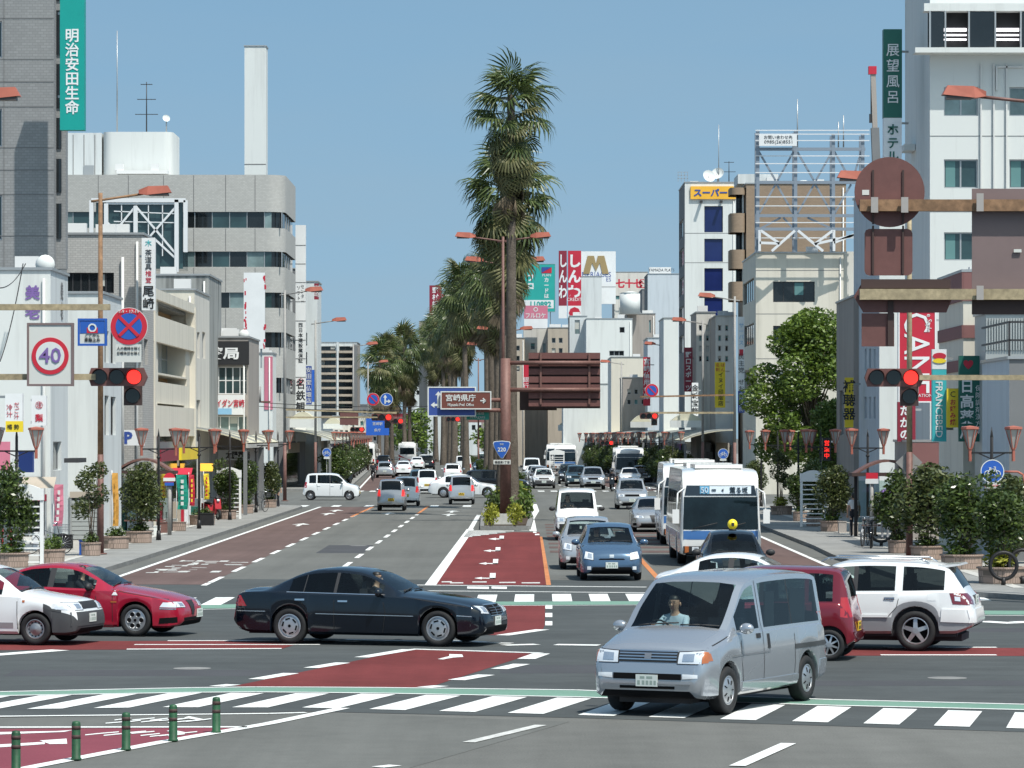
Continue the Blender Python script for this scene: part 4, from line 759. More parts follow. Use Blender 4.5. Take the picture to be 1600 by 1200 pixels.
MPV = dict(HATCH, L=4.6, W=1.70, H=1.64, xf=.86, xr=3.6, r=.31, seat=.35, lift=.12,
  top=[(0, .54), (.03, .66), (.08, .78), (.2, .88), (.6, .98), (.95, 1.05), (1.02, 1.07), (1.4, 1.34), (1.75, 1.54), (2.0, 1.61), (2.6, 1.64), (3.8, 1.62), (4.15, 1.55), (4.28, 1.4), (4.42, 1.05), (4.52, .9), (4.6, .5)],
  belt=[(0, .46), (.08, .66), (.25, .82), (.6, .92), (1.1, .99), (2.2, 1.02), (4.1, 1.04), (4.4, .92), (4.6, .46)], bot=[(0, .30), (.05, .23), (.2, .2), (4.3, .24), (4.6, .36)],
  plan=[(0, .70), (.03, .80), (.10, .89), (.25, .95), (.6, .99), (1.0, 1), (4.0, 1), (4.35, .95), (4.6, .86)], roofw=[(0, .62), (.2, .76), (1.0, .84), (1.8, .74), (2.4, .73), (4.1, .73), (4.6, .76)],
  ws=(1.05, 1.73), rwin=(4.17, 4.42), win=[(1.42, 2.25), (2.32, 3.15), (3.25, 4.05)], pillar=[(2.25, 2.32)], privacy=(1, 2, 'rw'), mirror=(1.45, 1.04), handles=[(2.0, .88), (2.9, .89)], plates=[('front', 0, .48), ('rear', 0, .66)],
  patches=[('headlight', 'front', [(.42, .66), (.74, .68), (.72, .82), (.44, .80)], 'lamp_clear'), ('grille', 'front', [(-.38, .68), (.38, .68), (.38, .79), (-.38, .79)], 'dark_well'), ('intake', 'front', [(-.5, .28), (.5, .28), (.5, .37), (-.5, .37)], 'dark_well'), ('fog_light', 'front', [(.58, .34), (.7, .34), (.7, .42), (.58, .42)], 'lamp_white'), ('tail_light', 'rear', [(.58, .76), (.78, .76), (.76, 1.05), (.60, 1.05)], 'lamp_red')],
  seams=[[(1.42, .98), (1.40, .3)], [(2.29, 1.0), (2.29, .3)]], wipers=[])
HATCH['mirror_m'] = MPV['mirror_m'] = 'car_blue'
del HATCH['mirror_m'], MPV['mirror_m'], KEI['mirror_m']
# ------------------------------------------------------------------ buildings
mat('tile_grey', (.27, .275, .275), .7, tile=(.20, .10, (.20, .202, .205), .010), noise=[(.25, .07)]); streak('wall_white', (.66, .68, .66), (.49, .50, .485), .8, .8, .50, .85); streak('wall_cream', (.66, .62, .53), (.47, .44, .37), .8, .8, .50, .85); streak('wall_stained', (.33, .34, .33), (.08, .085, .085), .85, .9)
mat('brick_light', (.43, .42, .40), .8, tile=(.20, .09, (.30, .295, .285), .012), noise=[(.3, .06)]); mat('panel_grey', (.46, .455, .43), .75, tile=(.22, .10, (.35, .345, .33), .012), noise=[(.2, .06)]); streak('wall_pale', (.60, .63, .63), (.42, .44, .44), .8, .9, .48, .82); mat('wall_brown', (.31, .225, .155), .8, tile=(.24, .10, (.24, .18, .13), .012), noise=[(.3, .06)]); streak('wall_blue', (.52, .57, .61), (.38, .42, .45), .8, .9, .48, .82)
streak('wall_weathered', (.62, .60, .55), (.36, .34, .31), .85, .8, .5, .8); streak('wall_whitestain', (.64, .66, .64), (.42, .42, .395), .85, .7, .58, .85); mat('wall_dkgrey', (.17, .175, .18), .8, noise=[(.5, .08)]); mat('wall_maroon', (.22, .10, .095), .8, noise=[(.5, .06)]); streak('wall_taupe', (.35, .315, .285), (.23, .205, .185), .8, .9, .45, .8); mat('orange_wall', (.50, .29, .13), .8, noise=[(.6, .07)]); streak('wall_tan', (.43, .37, .30), (.30, .26, .21), .8, .9, .45, .8); mat('roof_grey', (.30, .30, .29), .9, noise=[(.4, .1)])
mat('frame_alu', (.42, .43, .43), .4, .5); mat('frame_dark', (.045, .045, .048), .5, .3); mat('frame_white', (.72, .72, .71), .5); mat('steel_white', (.70, .71, .72), .5); mat('steel_blue', (.25, .29, .34), .5, .3)
mat('win_teal', (.030, .062, .066), .05, spec=.7, noise=[(.35, .5)]); mat('win_dark', (.013, .016, .018), .05, spec=.6, noise=[(.5, .4)]); mat('win_blue', (.012, .022, .10), .08, spec=.5, noise=[(.3, .25)]); mat('win_pale', (.16, .22, .22), .08, spec=.6, noise=[(.6, .4)]); mat('shutter_black', (.012, .012, .013), .7); mat('slat_wood', (.55, .28, .05), .7); mat('lit_tube', (.9, .9, .95), .5, emit=((1, .96, 1), 2.2)); mat('blind', (.50, .50, .46), .9); mat('curtain_teal', (.12, .24, .24), .9); mat('canopy_cream', (.56, .53, .40), .6, noise=[(.5, .12)]); mat('canopy_dark', (.04, .04, .042), .7); mat('joint', (.19, .19, .19), .9); mat('pipe_white', (.62, .62, .60), .6)
_wm = {}; WR = random.Random(77)
def window_meshes(w, h_, n, rows, fr, gl):
    k = (round(w, 2), round(h_, 2), n, rows, fr, gl)
    if k not in _wm:
        f = MB(); t = .05
        f.bx(-w/2, w/2, -.03, .05, 0, t); f.bx(-w/2, w/2, -.03, .05, h_-t, h_); f.bx(-w/2, -w/2+t, -.03, .05, t, h_-t); f.bx(w/2-t, w/2, -.03, .05, t, h_-t)
        for i in range(1, n): x = -w/2+w*i/n; f.bx(x-.03, x+.03, -.025, .045, t, h_-t)
        for j in range(1, rows): z = h_*j/rows; f.bx(-w/2+t, w/2-t, -.02, .04, z-.025, z+.025)
        g = MB(); g.bx(-w/2+t*.5, w/2-t*.5, .0, .02, t*.5, h_-t*.5); _wm[k] = (f.mesh('window', fr), g.mesh('pane', gl))
    return _wm[k]
def facade(mb, o, u, w, H, holes, depth=.18, mi=0):
    u = Vector(u); z = V(0, 0, 1); n = u.cross(z); o = Vector(o)
    xs = sorted({0, w} | {min(max(a, 0), w) for h_ in holes for a in h_[:2]}); zs = sorted({0, H} | {min(max(a, 0), H) for h_ in holes for a in h_[2:4]})
    P = lambda a, b, d=0: o+u*a+z*b-n*d
    for i in range(len(xs)-1):
        for j in range(len(zs)-1):
            cx, cz = (xs[i]+xs[i+1])/2, (zs[j]+zs[j+1])/2
            if any(h_[0] < cx < h_[1] and h_[2] < cz < h_[3] for h_ in holes): continue
            mb.poly([P(xs[i], zs[j]), P(xs[i+1], zs[j]), P(xs[i+1], zs[j+1]), P(xs[i], zs[j+1])], mi)
    for h_ in holes:
        a, b, c, d = h_[:4]
        for p, q in (((a, c), (b, c)), ((b, c), (b, d)), ((b, d), (a, d)), ((a, d), (a, c))): mb.poly([P(*p), P(*p, depth), P(*q, depth), P(*q)], mi)
def add_windows(root, o, u, holes, depth=.18):
    u = Vector(u); n = u.cross(V(0, 0, 1)); ang = math.atan2(u.y, u.x)
    for h_ in holes:
        a, b, c, d = h_[:4]; st = h_[4] if len(h_) > 4 else {}
        f, g = window_meshes(b-a, d-c, st.get('n', 2), st.get('rows', 1), st.get('fr', 'frame_alu'), st.get('gl', 'win_teal'))
        p = Vector(o)+u*((a+b)/2)+V(0, 0, c)-n*(depth-.03)
        w = link('window', f, root, p, ang); link('pane', g, w)
        rv = WR.random()
        if rv < .45 and not st.get('curtain') and st.get('gl') not in ('shutter_black', 'win_blue'):
            cm = MB(); ww = (b-a); hh = (d-c); i0 = WR.randrange(st.get('n', 2)); sw_ = ww/st.get('n', 2); cm.bx(-ww/2+sw_*i0+.05, -ww/2+sw_*(i0+1)-.05, -.012, -.002, hh*WR.choice((.1, .35, .55)), hh-.06); cm.build('blind', WR.choice(('blind', 'curtain_teal', 'blind')), w)
        if st.get('curtain'):
            cm = MB(); ww = (b-a); cm.bx(-ww/2+.08, -ww/2+.08+ww*st['curtain'], -.012, -.002, .06, d-c-.06); cm.build('curtain', st.get('cm', 'blind'), w)
def building(label, xl, xr, yt, Y, D, wall, front=(), side=(), street='R', name='building', roofm='roof_grey', parapet=.35, sdepth=.18, z0=.0, sidewall=None, Xl=None, Xr=None, cat='building', zt=None):
    """front holes and side holes in photo pixels on those two faces (x0,x1,y0,y1,style)"""
    X0 = px(xl, Y) if Xl is None else Xl; X1 = px(xr, Y) if Xr is None else Xr; z1 = pz(yt, Y) if zt is None else zt; w = X1-X0; H = z1-z0; root = thing(name, label, cat, ((X0+X1)/2, Y, z0))
    cx = (X0+X1)/2; fh = []
    for h_ in front: fh.append((px(h_[0], Y)-X0, px(h_[1], Y)-X0, max(.02, pz(h_[3], Y)-z0), pz(h_[2], Y)-z0)+tuple(h_[4:]))
    Xs = X1 if street == 'R' else X0; sh = []
    for h_ in side:
        ya, yb = sorted((Xs*F/(h_[0]-800), Xs*F/(h_[1]-800))); ym = (ya+yb)/2
        ya = max(ya, Y+.12); yb = min(yb, Y+D-.12)
        if yb-ya < .2: continue
        za, zb = max(.02, pz(h_[3], ym)-z0), pz(h_[2], ym)-z0
        sh.append((ya-Y, yb-Y, za, zb)+tuple(h_[4:]) if street == 'R' else (D-(yb-Y), D-(ya-Y), za, zb)+tuple(h_[4:]))
    mb = MB(); hx = w/2; facade(mb, (-hx, 0, 0), (1, 0, 0), w, H, fh)
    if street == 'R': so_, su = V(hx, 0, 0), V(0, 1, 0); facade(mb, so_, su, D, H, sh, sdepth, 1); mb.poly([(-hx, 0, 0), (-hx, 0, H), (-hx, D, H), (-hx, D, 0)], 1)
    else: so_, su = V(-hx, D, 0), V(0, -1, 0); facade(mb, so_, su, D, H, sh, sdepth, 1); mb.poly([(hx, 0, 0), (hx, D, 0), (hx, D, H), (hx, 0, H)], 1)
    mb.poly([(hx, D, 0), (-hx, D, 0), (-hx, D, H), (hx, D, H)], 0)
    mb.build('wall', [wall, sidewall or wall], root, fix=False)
    rf = MB(); p = parapet; rf.bx(-hx+.2, hx-.2, .2, D-.2, H-.35, H-.25); rf.build('roof', roofm, root)
    cp = MB(); t = .06
    for a in ((-hx-t, hx+t, -t, .2), (-hx-t, hx+t, D-.2, D+t), (-hx-t, -hx+.2, .2, D-.2), (hx-.2, hx+t, .2, D-.2)): cp.bx(*a, H-.02, H+.07)
    cp.build('coping', 'frame_alu' if parapet < .5 else wall, root)
    add_windows(root, (-hx, 0, 0), (1, 0, 0), [h_ for h_ in fh if not (len(h_) > 4 and h_[4].get('none'))]); add_windows(root, so_, su, [h_ for h_ in sh if not (len(h_) > 4 and h_[4].get('none'))], sdepth)
    if Y < 480 and w > 1.5 and name != 'slab_tower' and wall != 'tile_grey':                     # things every such building carries: a rain pipe by the corner, condensers and a vent on the roof
        cp = MB(); cp.cyl((hx-.22, -.07, .1), (hx-.22, -.07, H-.3), .05); cp.build('rain_pipe', 'pipe_white', root)
        for k in range(WR.randrange(1, 4)):
            a, d_ = WR.uniform(-hx+.5, hx-.5), WR.uniform(.6, max(.7, min(D-1, 3))); cp = MB(); cp.bx(a-.4, a+.4, d_, d_+.35, H-.25, H+WR.uniform(.25, .6)); cp.build('condenser', 'frame_white', root)
    root['hx'] = hx; return root
def part(root, name, m, x0, x1, y0, y1, Ya, Yb, label=None):      # box part given by photo pixels on its front plane Ya, back at Yb
    o = root.location; mb = MB(); mb.bx(px(x0, Ya)-o.x, px(x1, Ya)-o.x, Ya-o.y, Yb-o.y, pz(y1, Ya)-o.z, pz(y0, Ya)-o.z); q = mb.build(name, m, root)
    if label: q['label'] = label
    return q
def wline(root, name, m, pts, r, Y=None, n=6):
    o = root.location; mb = MB(); mb.tube([Vector(p)-o for p in pts], r, n); return mb.build(name, m, root)
T = dict
# --- left side -----------------------------------------------------------------
Y = 134; b = building('tall grey tiled office tower at the left edge behind the green vertical sign', -190, 84, -60, Y, 4, 'tile_grey', front=[(-60, 3, 33, 90, T(fr='frame_alu')), (-60, 3, 170, 229, T()), (-60, 3, 305, 375, T()), (-60, 3, -45, 0, T())])
for y in (28, 92, 127, 166, 230, 265, 303, 368): part(b, 'joint', 'joint', -190, 84, y, y+1.1, Y-.012, Y-.002)
part(b, 'joint', 'joint', 5.6, 6.6, -60, 420, Y-.012, Y-.002)
c = part(b, 'corner_bay', 'tile_grey', 84.3, 103, -60, 420, Y+.8, Y+1.4)
for y0, y1 in ((-60, 0), (16, 85), (100, 168), (184, 232), (248, 300), (318, 372)): part(b, 'bay_glass', 'win_dark', 85.5, 96, y0, y1, Y+.74, Y+.79)
def signbox(label, rect, Y, m, texts=(), thick=.3, name='vertical_sign', cat='sign', side=None, frame=None, rz=0, poles=None, group=None, bracket=None):
    x0, x1, y0, y1 = rect; s = F/Y; cx, cy = (x0+x1)/2, (y0+y1)/2; c_ = wp(cx, cy, Y); w, h_ = (x1-x0)/s, (y1-y0)/s
    root = thing(name, label, cat, c_, rz, group)
    mb = MB(); mb.bx(-w/2, w/2, -thick/2, thick/2, -h_/2, h_/2); mb.build('panel', m, root)
    if frame:
        f = MB(); t = .05
        f.bx(-w/2-t, w/2+t, -thick/2-.02, thick/2+.02, h_/2, h_/2+t); f.bx(-w/2-t, w/2+t, -thick/2-.02, thick/2+.02, -h_/2-t, -h_/2); f.bx(-w/2-t, -w/2, -thick/2-.02, thick/2+.02, -h_/2, h_/2); f.bx(w/2, w/2+t, -thick/2-.02, thick/2+.02, -h_/2, h_/2); f.build('frame', frame, root)
    for t in texts:
        st, tm, tx, ty, th = t[:5]; kw = t[5] if len(t) > 5 else {}
        text(st, th/s, tm, root, ((tx-cx)/s, -thick/2-.012, (cy-ty)/s), **kw)
    if bracket:                                     # arms back to the wall: list of (y px, x px of wall)
        for (by, bx_) in bracket: q = MB(); q.bar((0, 0, (cy-by)/s), ((bx_-cx)/s, .25, (cy-by)/s), .08); q.build('bracket', 'frame_alu', root)
    if poles:
        for (pxx, py) in poles: q = MB(); q.bar(((pxx-cx)/s, thick/2+.06, -h_/2+.2), ((pxx-cx)/s, thick/2+.06, (cy-py)/s), .12); q.build('post', 'frame_alu', root)
    return root
def spart(root, name, m, rect, Y, off, th=.02):
    x0, x1, y0, y1 = rect; s = F/Y; o = root.location; mb = MB(); mb.bx((x0-800)/s-o.x, (x1-800)/s-o.x, Y-off-th-o.y, Y-off-o.y, pz(y1, Y)-o.z, pz(y0, Y)-o.z); return mb.build(name, m, root)
for n, c_ in (('sign_green', (.0, .30, .26)), ('sign_white', (.74, .75, .75)), ('sign_red', (.50, .02, .045)), ('sign_blue', (.035, .075, .30)), ('sign_teal', (.02, .36, .32)), ('sign_yellow', (.80, .60, .03)), ('sign_orange', (.85, .45, .04)), ('sign_black', (.02, .02, .022)), ('sign_dkgreen', (.01, .115, .085)), ('sign_pink', (.55, .17, .24)), ('sign_purple', (.20, .12, .34)), ('sign_brown', (.16, .05, .035)), ('sign_sky', (.25, .48, .68)), ('sign_maroon', (.24, .02, .04)), ('sign_gold', (.33, .24, .11)), ('sign_turq', (.05, .42, .45)), ('sign_bluebr', (.02, .12, .55))): mat(n, c_, .5, noise=[(.8, .05)])
Y = 131.5; signbox('tall green vertical sign with white insurance company lettering on the grey tower', (95, 133, -40, 204), Y, 'sign_green', [('明治安田生命', 'sign_white', 114, 113, 133, dict(vertical=True, bold=.018, pitch=1.0))], .5, bracket=[(20, 90), (150, 90)])
Y = 123; b = building('white shop building with purple lettering at the left edge', -120, 79, 421, Y, 4.8, 'wall_white', [(-90, -30, 500, 560, T())], [(83, 96, 690, 735, T(gl='win_dark'))], cat='shop building', sidewall='wall_pale')  # street side's shade put in as a slightly darker wall colour
for ch, y in (('美', 457), ('老', 487)): text(ch, 23*Y/F, 'sign_purple', b, (px(51, Y)-b.location.x, -.02, pz(y, Y)), 'lettering', .03)
text('美老', 60*Y/F, 'wall_dkgrey', b, (b['hx']+.02, 3.0, pz(470, Y+3)), 'lettering', .03, vertical=True, rot=(0, 0, R(90)))
q = MB(); q.ell((0, 0, 0), (.33, .25, .33), 14, 8); o = q.build('roof_dish', 'wall_white', b, (px(67, Y)-b.location.x, .6, pz(412, Y)))
part(b, 'canopy', 'canopy_dark', 100, 122, 716, 723, Y-.4, Y+2)
part(b, 'shopfront', 'win_dark', 5, 62, 745, 800, Y-.05, Y+.05)
Y = 134.2; b = building('plain white building with black slit windows beside the lamp post', 100, 160, 458, Y, 6.5, 'wall_white', [], [(163.5, 170, 517, 567, T(gl='shutter_black', fr='frame_dark', n=1)), (173, 181, 505, 568, T(gl='shutter_black', fr='frame_dark', n=1)), (163.5, 170, 618, 680, T(gl='shutter_black', fr='frame_dark', n=1)), (173, 181, 620, 680, T(gl='shutter_black', fr='frame_dark', n=1))], sidewall='wall_pale')  # darker side wall colour carries the shade of the street side
Y = 148; b = building('light brick building carrying the tall white shop sign', 80, 223, 366, Y, 4.5, 'brick_light', [(100, 178, 426, 458, T(n=6, gl='win_dark', fr='frame_dark')), (-60, 60, 426, 458, T())], [(225, 231, 530, 570, T(gl='win_dark'))])
q = MB(); 
q.cyl((px(192, Y)-b.location.x, -.12, 1), (px(192, Y)-b.location.x, -.12, pz(402, Y)), .06)
q.build('drain_pipe', 'pipe_white', b)
Y = 147; signbox('tall white sign with dark brush lettering on the light brick building', (222, 243, 372, 485), Y, 'sign_white', [('茶道具', 'sign_black', 232.5, 406, 32, dict(vertical=True, pitch=1.)), ('椎茸', 'sign_red', 232.5, 433, 20, dict(vertical=True)), ('尾崎', 'sign_black', 232.5, 465, 36, dict(vertical=True, bold=.02)), ('木', 'sign_turq', 232.5, 380, 10)], .3, bracket=[(400, 218), (460, 218)])
Y = 152.5; LX = px(232, Y); wn1 = T(n=5, gl='win_pale', fr='frame_alu', rows=2)
b = building('cream building with orange bands along the left pavement', 150, 232, 456, Y, 20.2, 'wall_cream', [], [(247, 297, 472, 511, T(none=1)), (247, 290, 531, 586, wn1), (247, 292, 589, 600, T(none=1)), (246, 288, 632, 690, wn1), (246, 288, 730, 790, T(gl='win_dark', n=4))], sdepth=.9)
o = b.location; hx = b['hx']; q = MB(); q.bx(hx-1.0, hx-.9, .3, 19.8, 4, 9.6); q.build('recessed_wall', 'orange_wall', b)
for (za, zb) in ((9.62, 10.05), (7.85, 8.95), (3.9, 5.2)): q = MB(); q.bx(hx+.02, hx+.22, -.02, 20.2, za, zb); q.build('fascia_band', 'wall_cream', b)
for yy in (.2, 19.6): q = MB(); q.bx(hx-.2, hx+.26, yy, yy+.5, 0, 9.9); q.build('pier', 'wall_cream', b)
Y = 173.5; b = building('narrow grey-cream building with slit windows past the cream one', 240, 304, 453, Y, 8.5, 'wall_cream', [], [(308, 312, 519, 560, T(gl='win_dark', n=1)), (316, 321, 519, 560, T(gl='win_dark', n=1)), (307, 313, 625, 690, T(gl='win_dark', n=1))], sidewall='wall_weathered')
Y = 183; b = building('dark stained concrete building top behind the cream building', 238, 326, 430, Y, 8, 'wall_stained', sidewall='wall_stained')
Y = 189; b = building('small pharmacy building with black sign board and gridded windows', 318, 388, 527, Y, 8, 'wall_taupe', [(330, 388-2, 573, 616, T(n=5, rows=2, gl='win_teal', fr='frame_white')), (330, 386, 650, 676, T(n=4, gl='win_pale', fr='frame_white'))])
part(b, 'sign_board', 'sign_black', 328, 389, 533, 570, Y-.14, Y-.02); text('薬局', 19*Y/F, 'sign_white', b, (px(348, Y)-b.location.x, -.17, pz(552, Y)), 'lettering', .03, 1.35)
part(b, 'poster_board', 'sign_white', 333, 380, 617, 648, Y-.13, Y-.02); text('テイダン宮崎', 12*Y/F, 'sign_red', b, (px(356, Y)-b.location.x, -.16, pz(630, Y)), 'lettering', .02, .72)
part(b, 'poster_foot', 'sign_sky', 334, 362, 638, 647.5, Y-.15, Y-.131)
q = MB(); q.ell((0, 0, 0), (.28, .2, .28), 12, 8); q.build('roof_dish', 'wall_white', b, (px(380, Y)-b.location.x, .5, pz(523, Y)))
text('太陽薬局', 12*Y/F, 'sign_black', b, (px(372, Y)-b.location.x, -.2, pz(711, Y)), 'lettering', .03, .8); part(b, 'name_board', 'sign_white', 330, 388, 703, 719, Y-.18, Y-.02)
# big banded office block with a rounded corner
Y = 262; s = F/Y; b = thing('office_block', 'large grey office block with ribbon windows and rounded corner', 'office block', (px(270, Y), Y, 0)); ox = b.location.x
def outline(off): 
    r_ = 1.35-off; x1 = px(445, Y)-ox-off; p = [(px(60, Y)-ox, off)]
    p += [(x1-r_+r_*math.sin(R(90*i/6)), off+r_-r_*math.cos(R(90*i/6))) for i in range(7)]; return p+[(x1, 13), (px(60, Y)-ox, 13)]
for y0, y1 in ((273, 331), (356, 393), (417, 457), (481, 519), (543, 590), (614, 690)): q = MB(); q.slab(outline(0), pz(y1, Y), pz(y0, Y)); q.build('wall_band', 'panel_grey', b, sharp=30)
for i, (y0, y1) in enumerate(((331, 356), (393, 417), (457, 481), (519, 543), (590, 614))):
    z0, z1 = pz(y1, Y), pz(y0, Y)
    for k in range(14):
        xa, xb = 60+27.2*k, 60+27.2*(k+1)-1.2
        if xa > 423: continue
        q = MB(); q.bx(px(xa, Y)-ox, px(min(xb, 424), Y)-ox, .16, .22, z0+.002, z1-.002); q.build('window', ['win_dark', 'win_teal', 'win_teal', 'win_pale'][(k*7+i*3) % 4 if k != 9 else 0], b)
        q = MB(); q.bx(px(xb, Y)-ox, px(xb+1.2, Y)-ox, .12, .24, z0+.002, z1-.002); q.build('mullion', 'frame_alu', b)
    q = MB(); q.slab(outline(.2)[1:8]+[(px(445, Y)-ox-.2, 12.5), (px(430, Y)-ox, 12.5)], z0+.002, z1-.002); q.build('corner_window', 'win_dark', b, sharp=30)
    for yy in (3.5, 6, 8.5): q = MB(); q.bx(px(445, Y)-ox-.22, px(445, Y)-ox-.12, yy, yy+.12, z0+.002, z1-.002); q.build('mullion', 'frame_alu', b)
for x in (153, 200, 255, 302, 352, 398): 
    for y0, y1 in ((274, 330), (357, 392), (418, 456), (482, 518)): q = MB(); q.bx(px(x, Y)-ox, px(x, Y)-ox+.05, -.008, .004, pz(y1, Y), pz(y0, Y)); q.build('joint', 'joint', b)
q = MB(); q.slab(outline(.05), pz(273, Y)-.4, pz(273, Y)-.1); q.build('roof', 'roof_grey', b)
th = thing('rooftop_plant', 'white rounded rooftop plant room on the grey office block', 'plant room', (px(215, Y+3), Y+3, pz(273, Y)-.1)); o = th.location; Yq = Y+3
def rrect(x0, x1, y0, y1, r_): 
    p = []
    for cx_, cy_, a in ((x1-r_, y0+r_, -90), (x1-r_, y1-r_, 0), (x0+r_, y1-r_, 90), (x0+r_, y0+r_, 180)): p += arc(cx_, cy_, r_, a, a+90, 5)
    return p
q = MB(); q.slab(rrect(px(160, Yq)-o.x, px(270, Yq)-o.x, 0, 6, .7), 0, pz(206, Yq)-o.z); q.build('wall', 'wall_white', th, sharp=30)
q = MB(); q.bx(px(100, Yq)-o.x, px(158, Yq)-o.x, .3, 6, 0, pz(207, Yq)-o.z); q.build('side_wall', 'wall_pale', th)
for x in (113, 130, 147): q = MB(); q.bx(px(x, Yq)-o.x, px(x, Yq)-o.x+.05, .28, .31, .1, pz(210, Yq)-o.z); q.build('joint', 'joint', th)
q = MB(); q.bx(px(130, Yq)-o.x, px(146, Yq)-o.x, .24, .31, .1, 1); q.build('louvre', 'frame_alu', th)
part(th, 'air_unit', 'frame_white', 180, 192, 256, 266, Yq-1.2, Yq-.5); part(th, 'air_unit', 'frame_white', 236, 247, 256, 266, Yq-1.2, Yq-.5); part(th, 'duct', 'frame_white', 182, 262, 266, 271.5, Yq-1.3, Yq-.4)
def antenna(label, x, y0, y1, Y, bars, m='frame_alu'):
    r_ = thing('antenna', label, 'antenna', wp(x, y1, Y)); h_ = (y1-y0)*Y/F; q = MB(); q.cyl((0, 0, 0), (0, 0, h_), .05, .03); q.build('mast', m, r_)
    for (t, w) in bars:
        q = MB(); q.bar((-w/2, 0, h_*t), (w/2, 0, h_*t), .05)
        for i in range(5): q.bar((-w/2+w*i/4, -.25, h_*t), (-w/2+w*i/4, .25, h_*t), .03)
        q.build('aerial', m, r_)
    return r_
def dish(label, x, y, ybase, Y, r_=.4, tilt=(-25, 20)):
    t = thing('satellite_dish', label, 'dish', wp(x, ybase, Y)); hz = (ybase-y)*Y/F; q = MB(); q.cyl((0, 0, 0), (0, 0, hz), .05); q.build('post', 'frame_alu', t)
    q = MB(); q.lathe([(.001, -.12*r_/.4), (r_*.5, -.09*r_/.4), (r_*.85, -.03*r_/.4), (r_, .02)], 16, axis='Y'); o = q.build('reflector', 'wall_white', t, (0, -.1, hz)); o.rotation_euler = (R(tilt[0]), 0, R(tilt[1])); o.scale = (1, -1, 1); return t
antenna('tree-shaped aerial mast on the white rooftop plant room', 229, 128, 206, Yq+2, ((.95, .8), (.65, 1.3), (.35, 1.6)), 'frame_dark'); antenna('thin whip mast left of the aerial on the plant room', 183, 48, 206, Yq+2, ()); dish('small satellite dish right of the aerial on the plant room', 260, 185, 206, Yq+2, .28)
# glazed stair box with cross bracing standing before the office block
Y = 254; gb = thing('glazed_stair_tower', 'dark glazed roof box with white cross bracing before the office block', 'roof structure', (px(215, Y), Y, pz(425, Y))); o = gb.location
part(gb, 'glass_box', 'win_teal', 150, 286, 316, 420, Y+.2, Y+4)
bars = [(143, 313, 143, 425), (166, 318, 166, 425), (212, 322, 212, 372), (276, 312, 276, 425), (290, 313, 290, 394), (143, 313, 290, 313), (166, 318, 276, 318), (212, 322, 170, 374), (212, 322, 276, 398), (276, 322, 232, 372), (166, 346, 195, 374), (240, 372, 276, 405), (150, 372, 240, 374), (178, 330, 276, 334), (178, 346, 276, 348), (190, 316, 190, 366), (232, 316, 232, 392), (254, 316, 254, 400)]
for i, (x0, y0, x1, y1) in enumerate(bars): q = MB(); q.bar(wp(x0, y0, Y)-o, wp(x1, y1, Y)-o, .28 if i < 6 else .14 if i < 12 else .07); q.build('brace', 'steel_white', gb)
Y = 300; b = building('tall plain white slab tower rising behind the office block', 382, 415.5, 72, Y, 2.2, 'wall_white', name='slab_tower', cat='tower'); part(b, 'joint', 'joint', 382, 415.5, 256, 257.5, Y-.012, Y-.002)
Y = 256; r_ = signbox('peeling blank white sign board before the office block', (381, 414, 426, 545), Y, 'sign_white', (), .25, name='blank_sign', poles=[(388, 575), (408, 575)])
rn = random.Random(3)
for k in range(26):
    yy = 427+117*rn.random(); xx = 381+rn.random()*3.5 if rn.random() < .6 else 411+rn.random()*2.5; spart(r_, 'peeled_paint', 'sign_red', (xx, xx+1+2*rn.random(), yy, yy+2+7*rn.random()), Y, .13, .004+.0002*k)
Y = 258; b = building('white and pink low building right of the blank sign board', 392, 426, 552, Y, 4, 'wall_white'); part(b, 'pink_panel', 'sign_pink', 413, 426, 557, 640, Y-.05, Y-.01)
building('slender dark building behind the tall white sign tower', 415, 468, 420, 286, 8, 'wall_dkgrey', [(430, 440, 560+40*k, 585+40*k, T(gl='win_dark')) for k in range(3)])
Y = 278; r_ = signbox('very tall white sign tower with stacked tenant panels', (462, 478, 352, 690), Y, 'sign_white', [('ソフト', 'sign_black', 467, 458, 22, dict(vertical=True, wide=.8)), ('センター', 'sign_black', 473, 458, 26, dict(vertical=True, wide=.8)), ('西日本建設業保証', 'sign_black', 470, 536, 62, dict(vertical=True, bold=.01)), ('名鉄観', 'sign_black', 470, 618, 52, dict(vertical=True, bold=.015, wide=.9)), ('㋱', 'sign_red', 470, 597, 12)], .5, name='sign_tower')
for y in (383, 412, 441, 471, 501, 531, 560, 589): spart(r_, 'panel_joint', 'joint', (462, 478, y, y+1), Y, .255, .01)
Y = 282; signbox('blue vertical shop sign right of the white sign tower', (478, 487, 572, 632), Y, 'sign_blue', [('安田堂仏壇店', 'sign_white', 482.5, 602, 56, dict(vertical=True))], .3, bracket=[(585, 470)]); signbox('plain bright blue sign strip right of the lettered blue sign', (487.5, 491, 578, 628), Y+3, 'sign_bluebr', (), .3, bracket=[(590, 470)])
signbox('red and dark narrow sign on the pole above the blue sign', (491, 498, 443, 468), 284, 'sign_maroon', [('宮崎', 'sign_white', 494.5, 455, 18, dict(vertical=True))], .25, bracket=[(450, 480)])
b = building('grey building strip between the sign tower and apartment block', 470, 496, 440, 298, 6, 'wall_pale', [(474, 480, 520+30*k, 540+30*k, T(gl='win_dark', n=1)) for k in range(4)])
Y = 500; b = building('distant ten-storey apartment block with balconies on the left', 499, 558, 535, Y, 10, 'wall_pale', [(500+30*i, 524+30*i+(4 if i else 0), 541+11.3*k, 548+11.3*k, T(gl='win_dark', n=3, fr='frame_dark')) for k in range(10) for i in (0, 1)], sidewall='wall_taupe')
for k in range(10):
    for i in (0, 1): part(b, 'balcony', 'wall_tan', 499+29*i, 526+29*i+(3 if i else 0), 548+11.3*k, 551.5+11.3*k, Y-1.0, Y-.02)
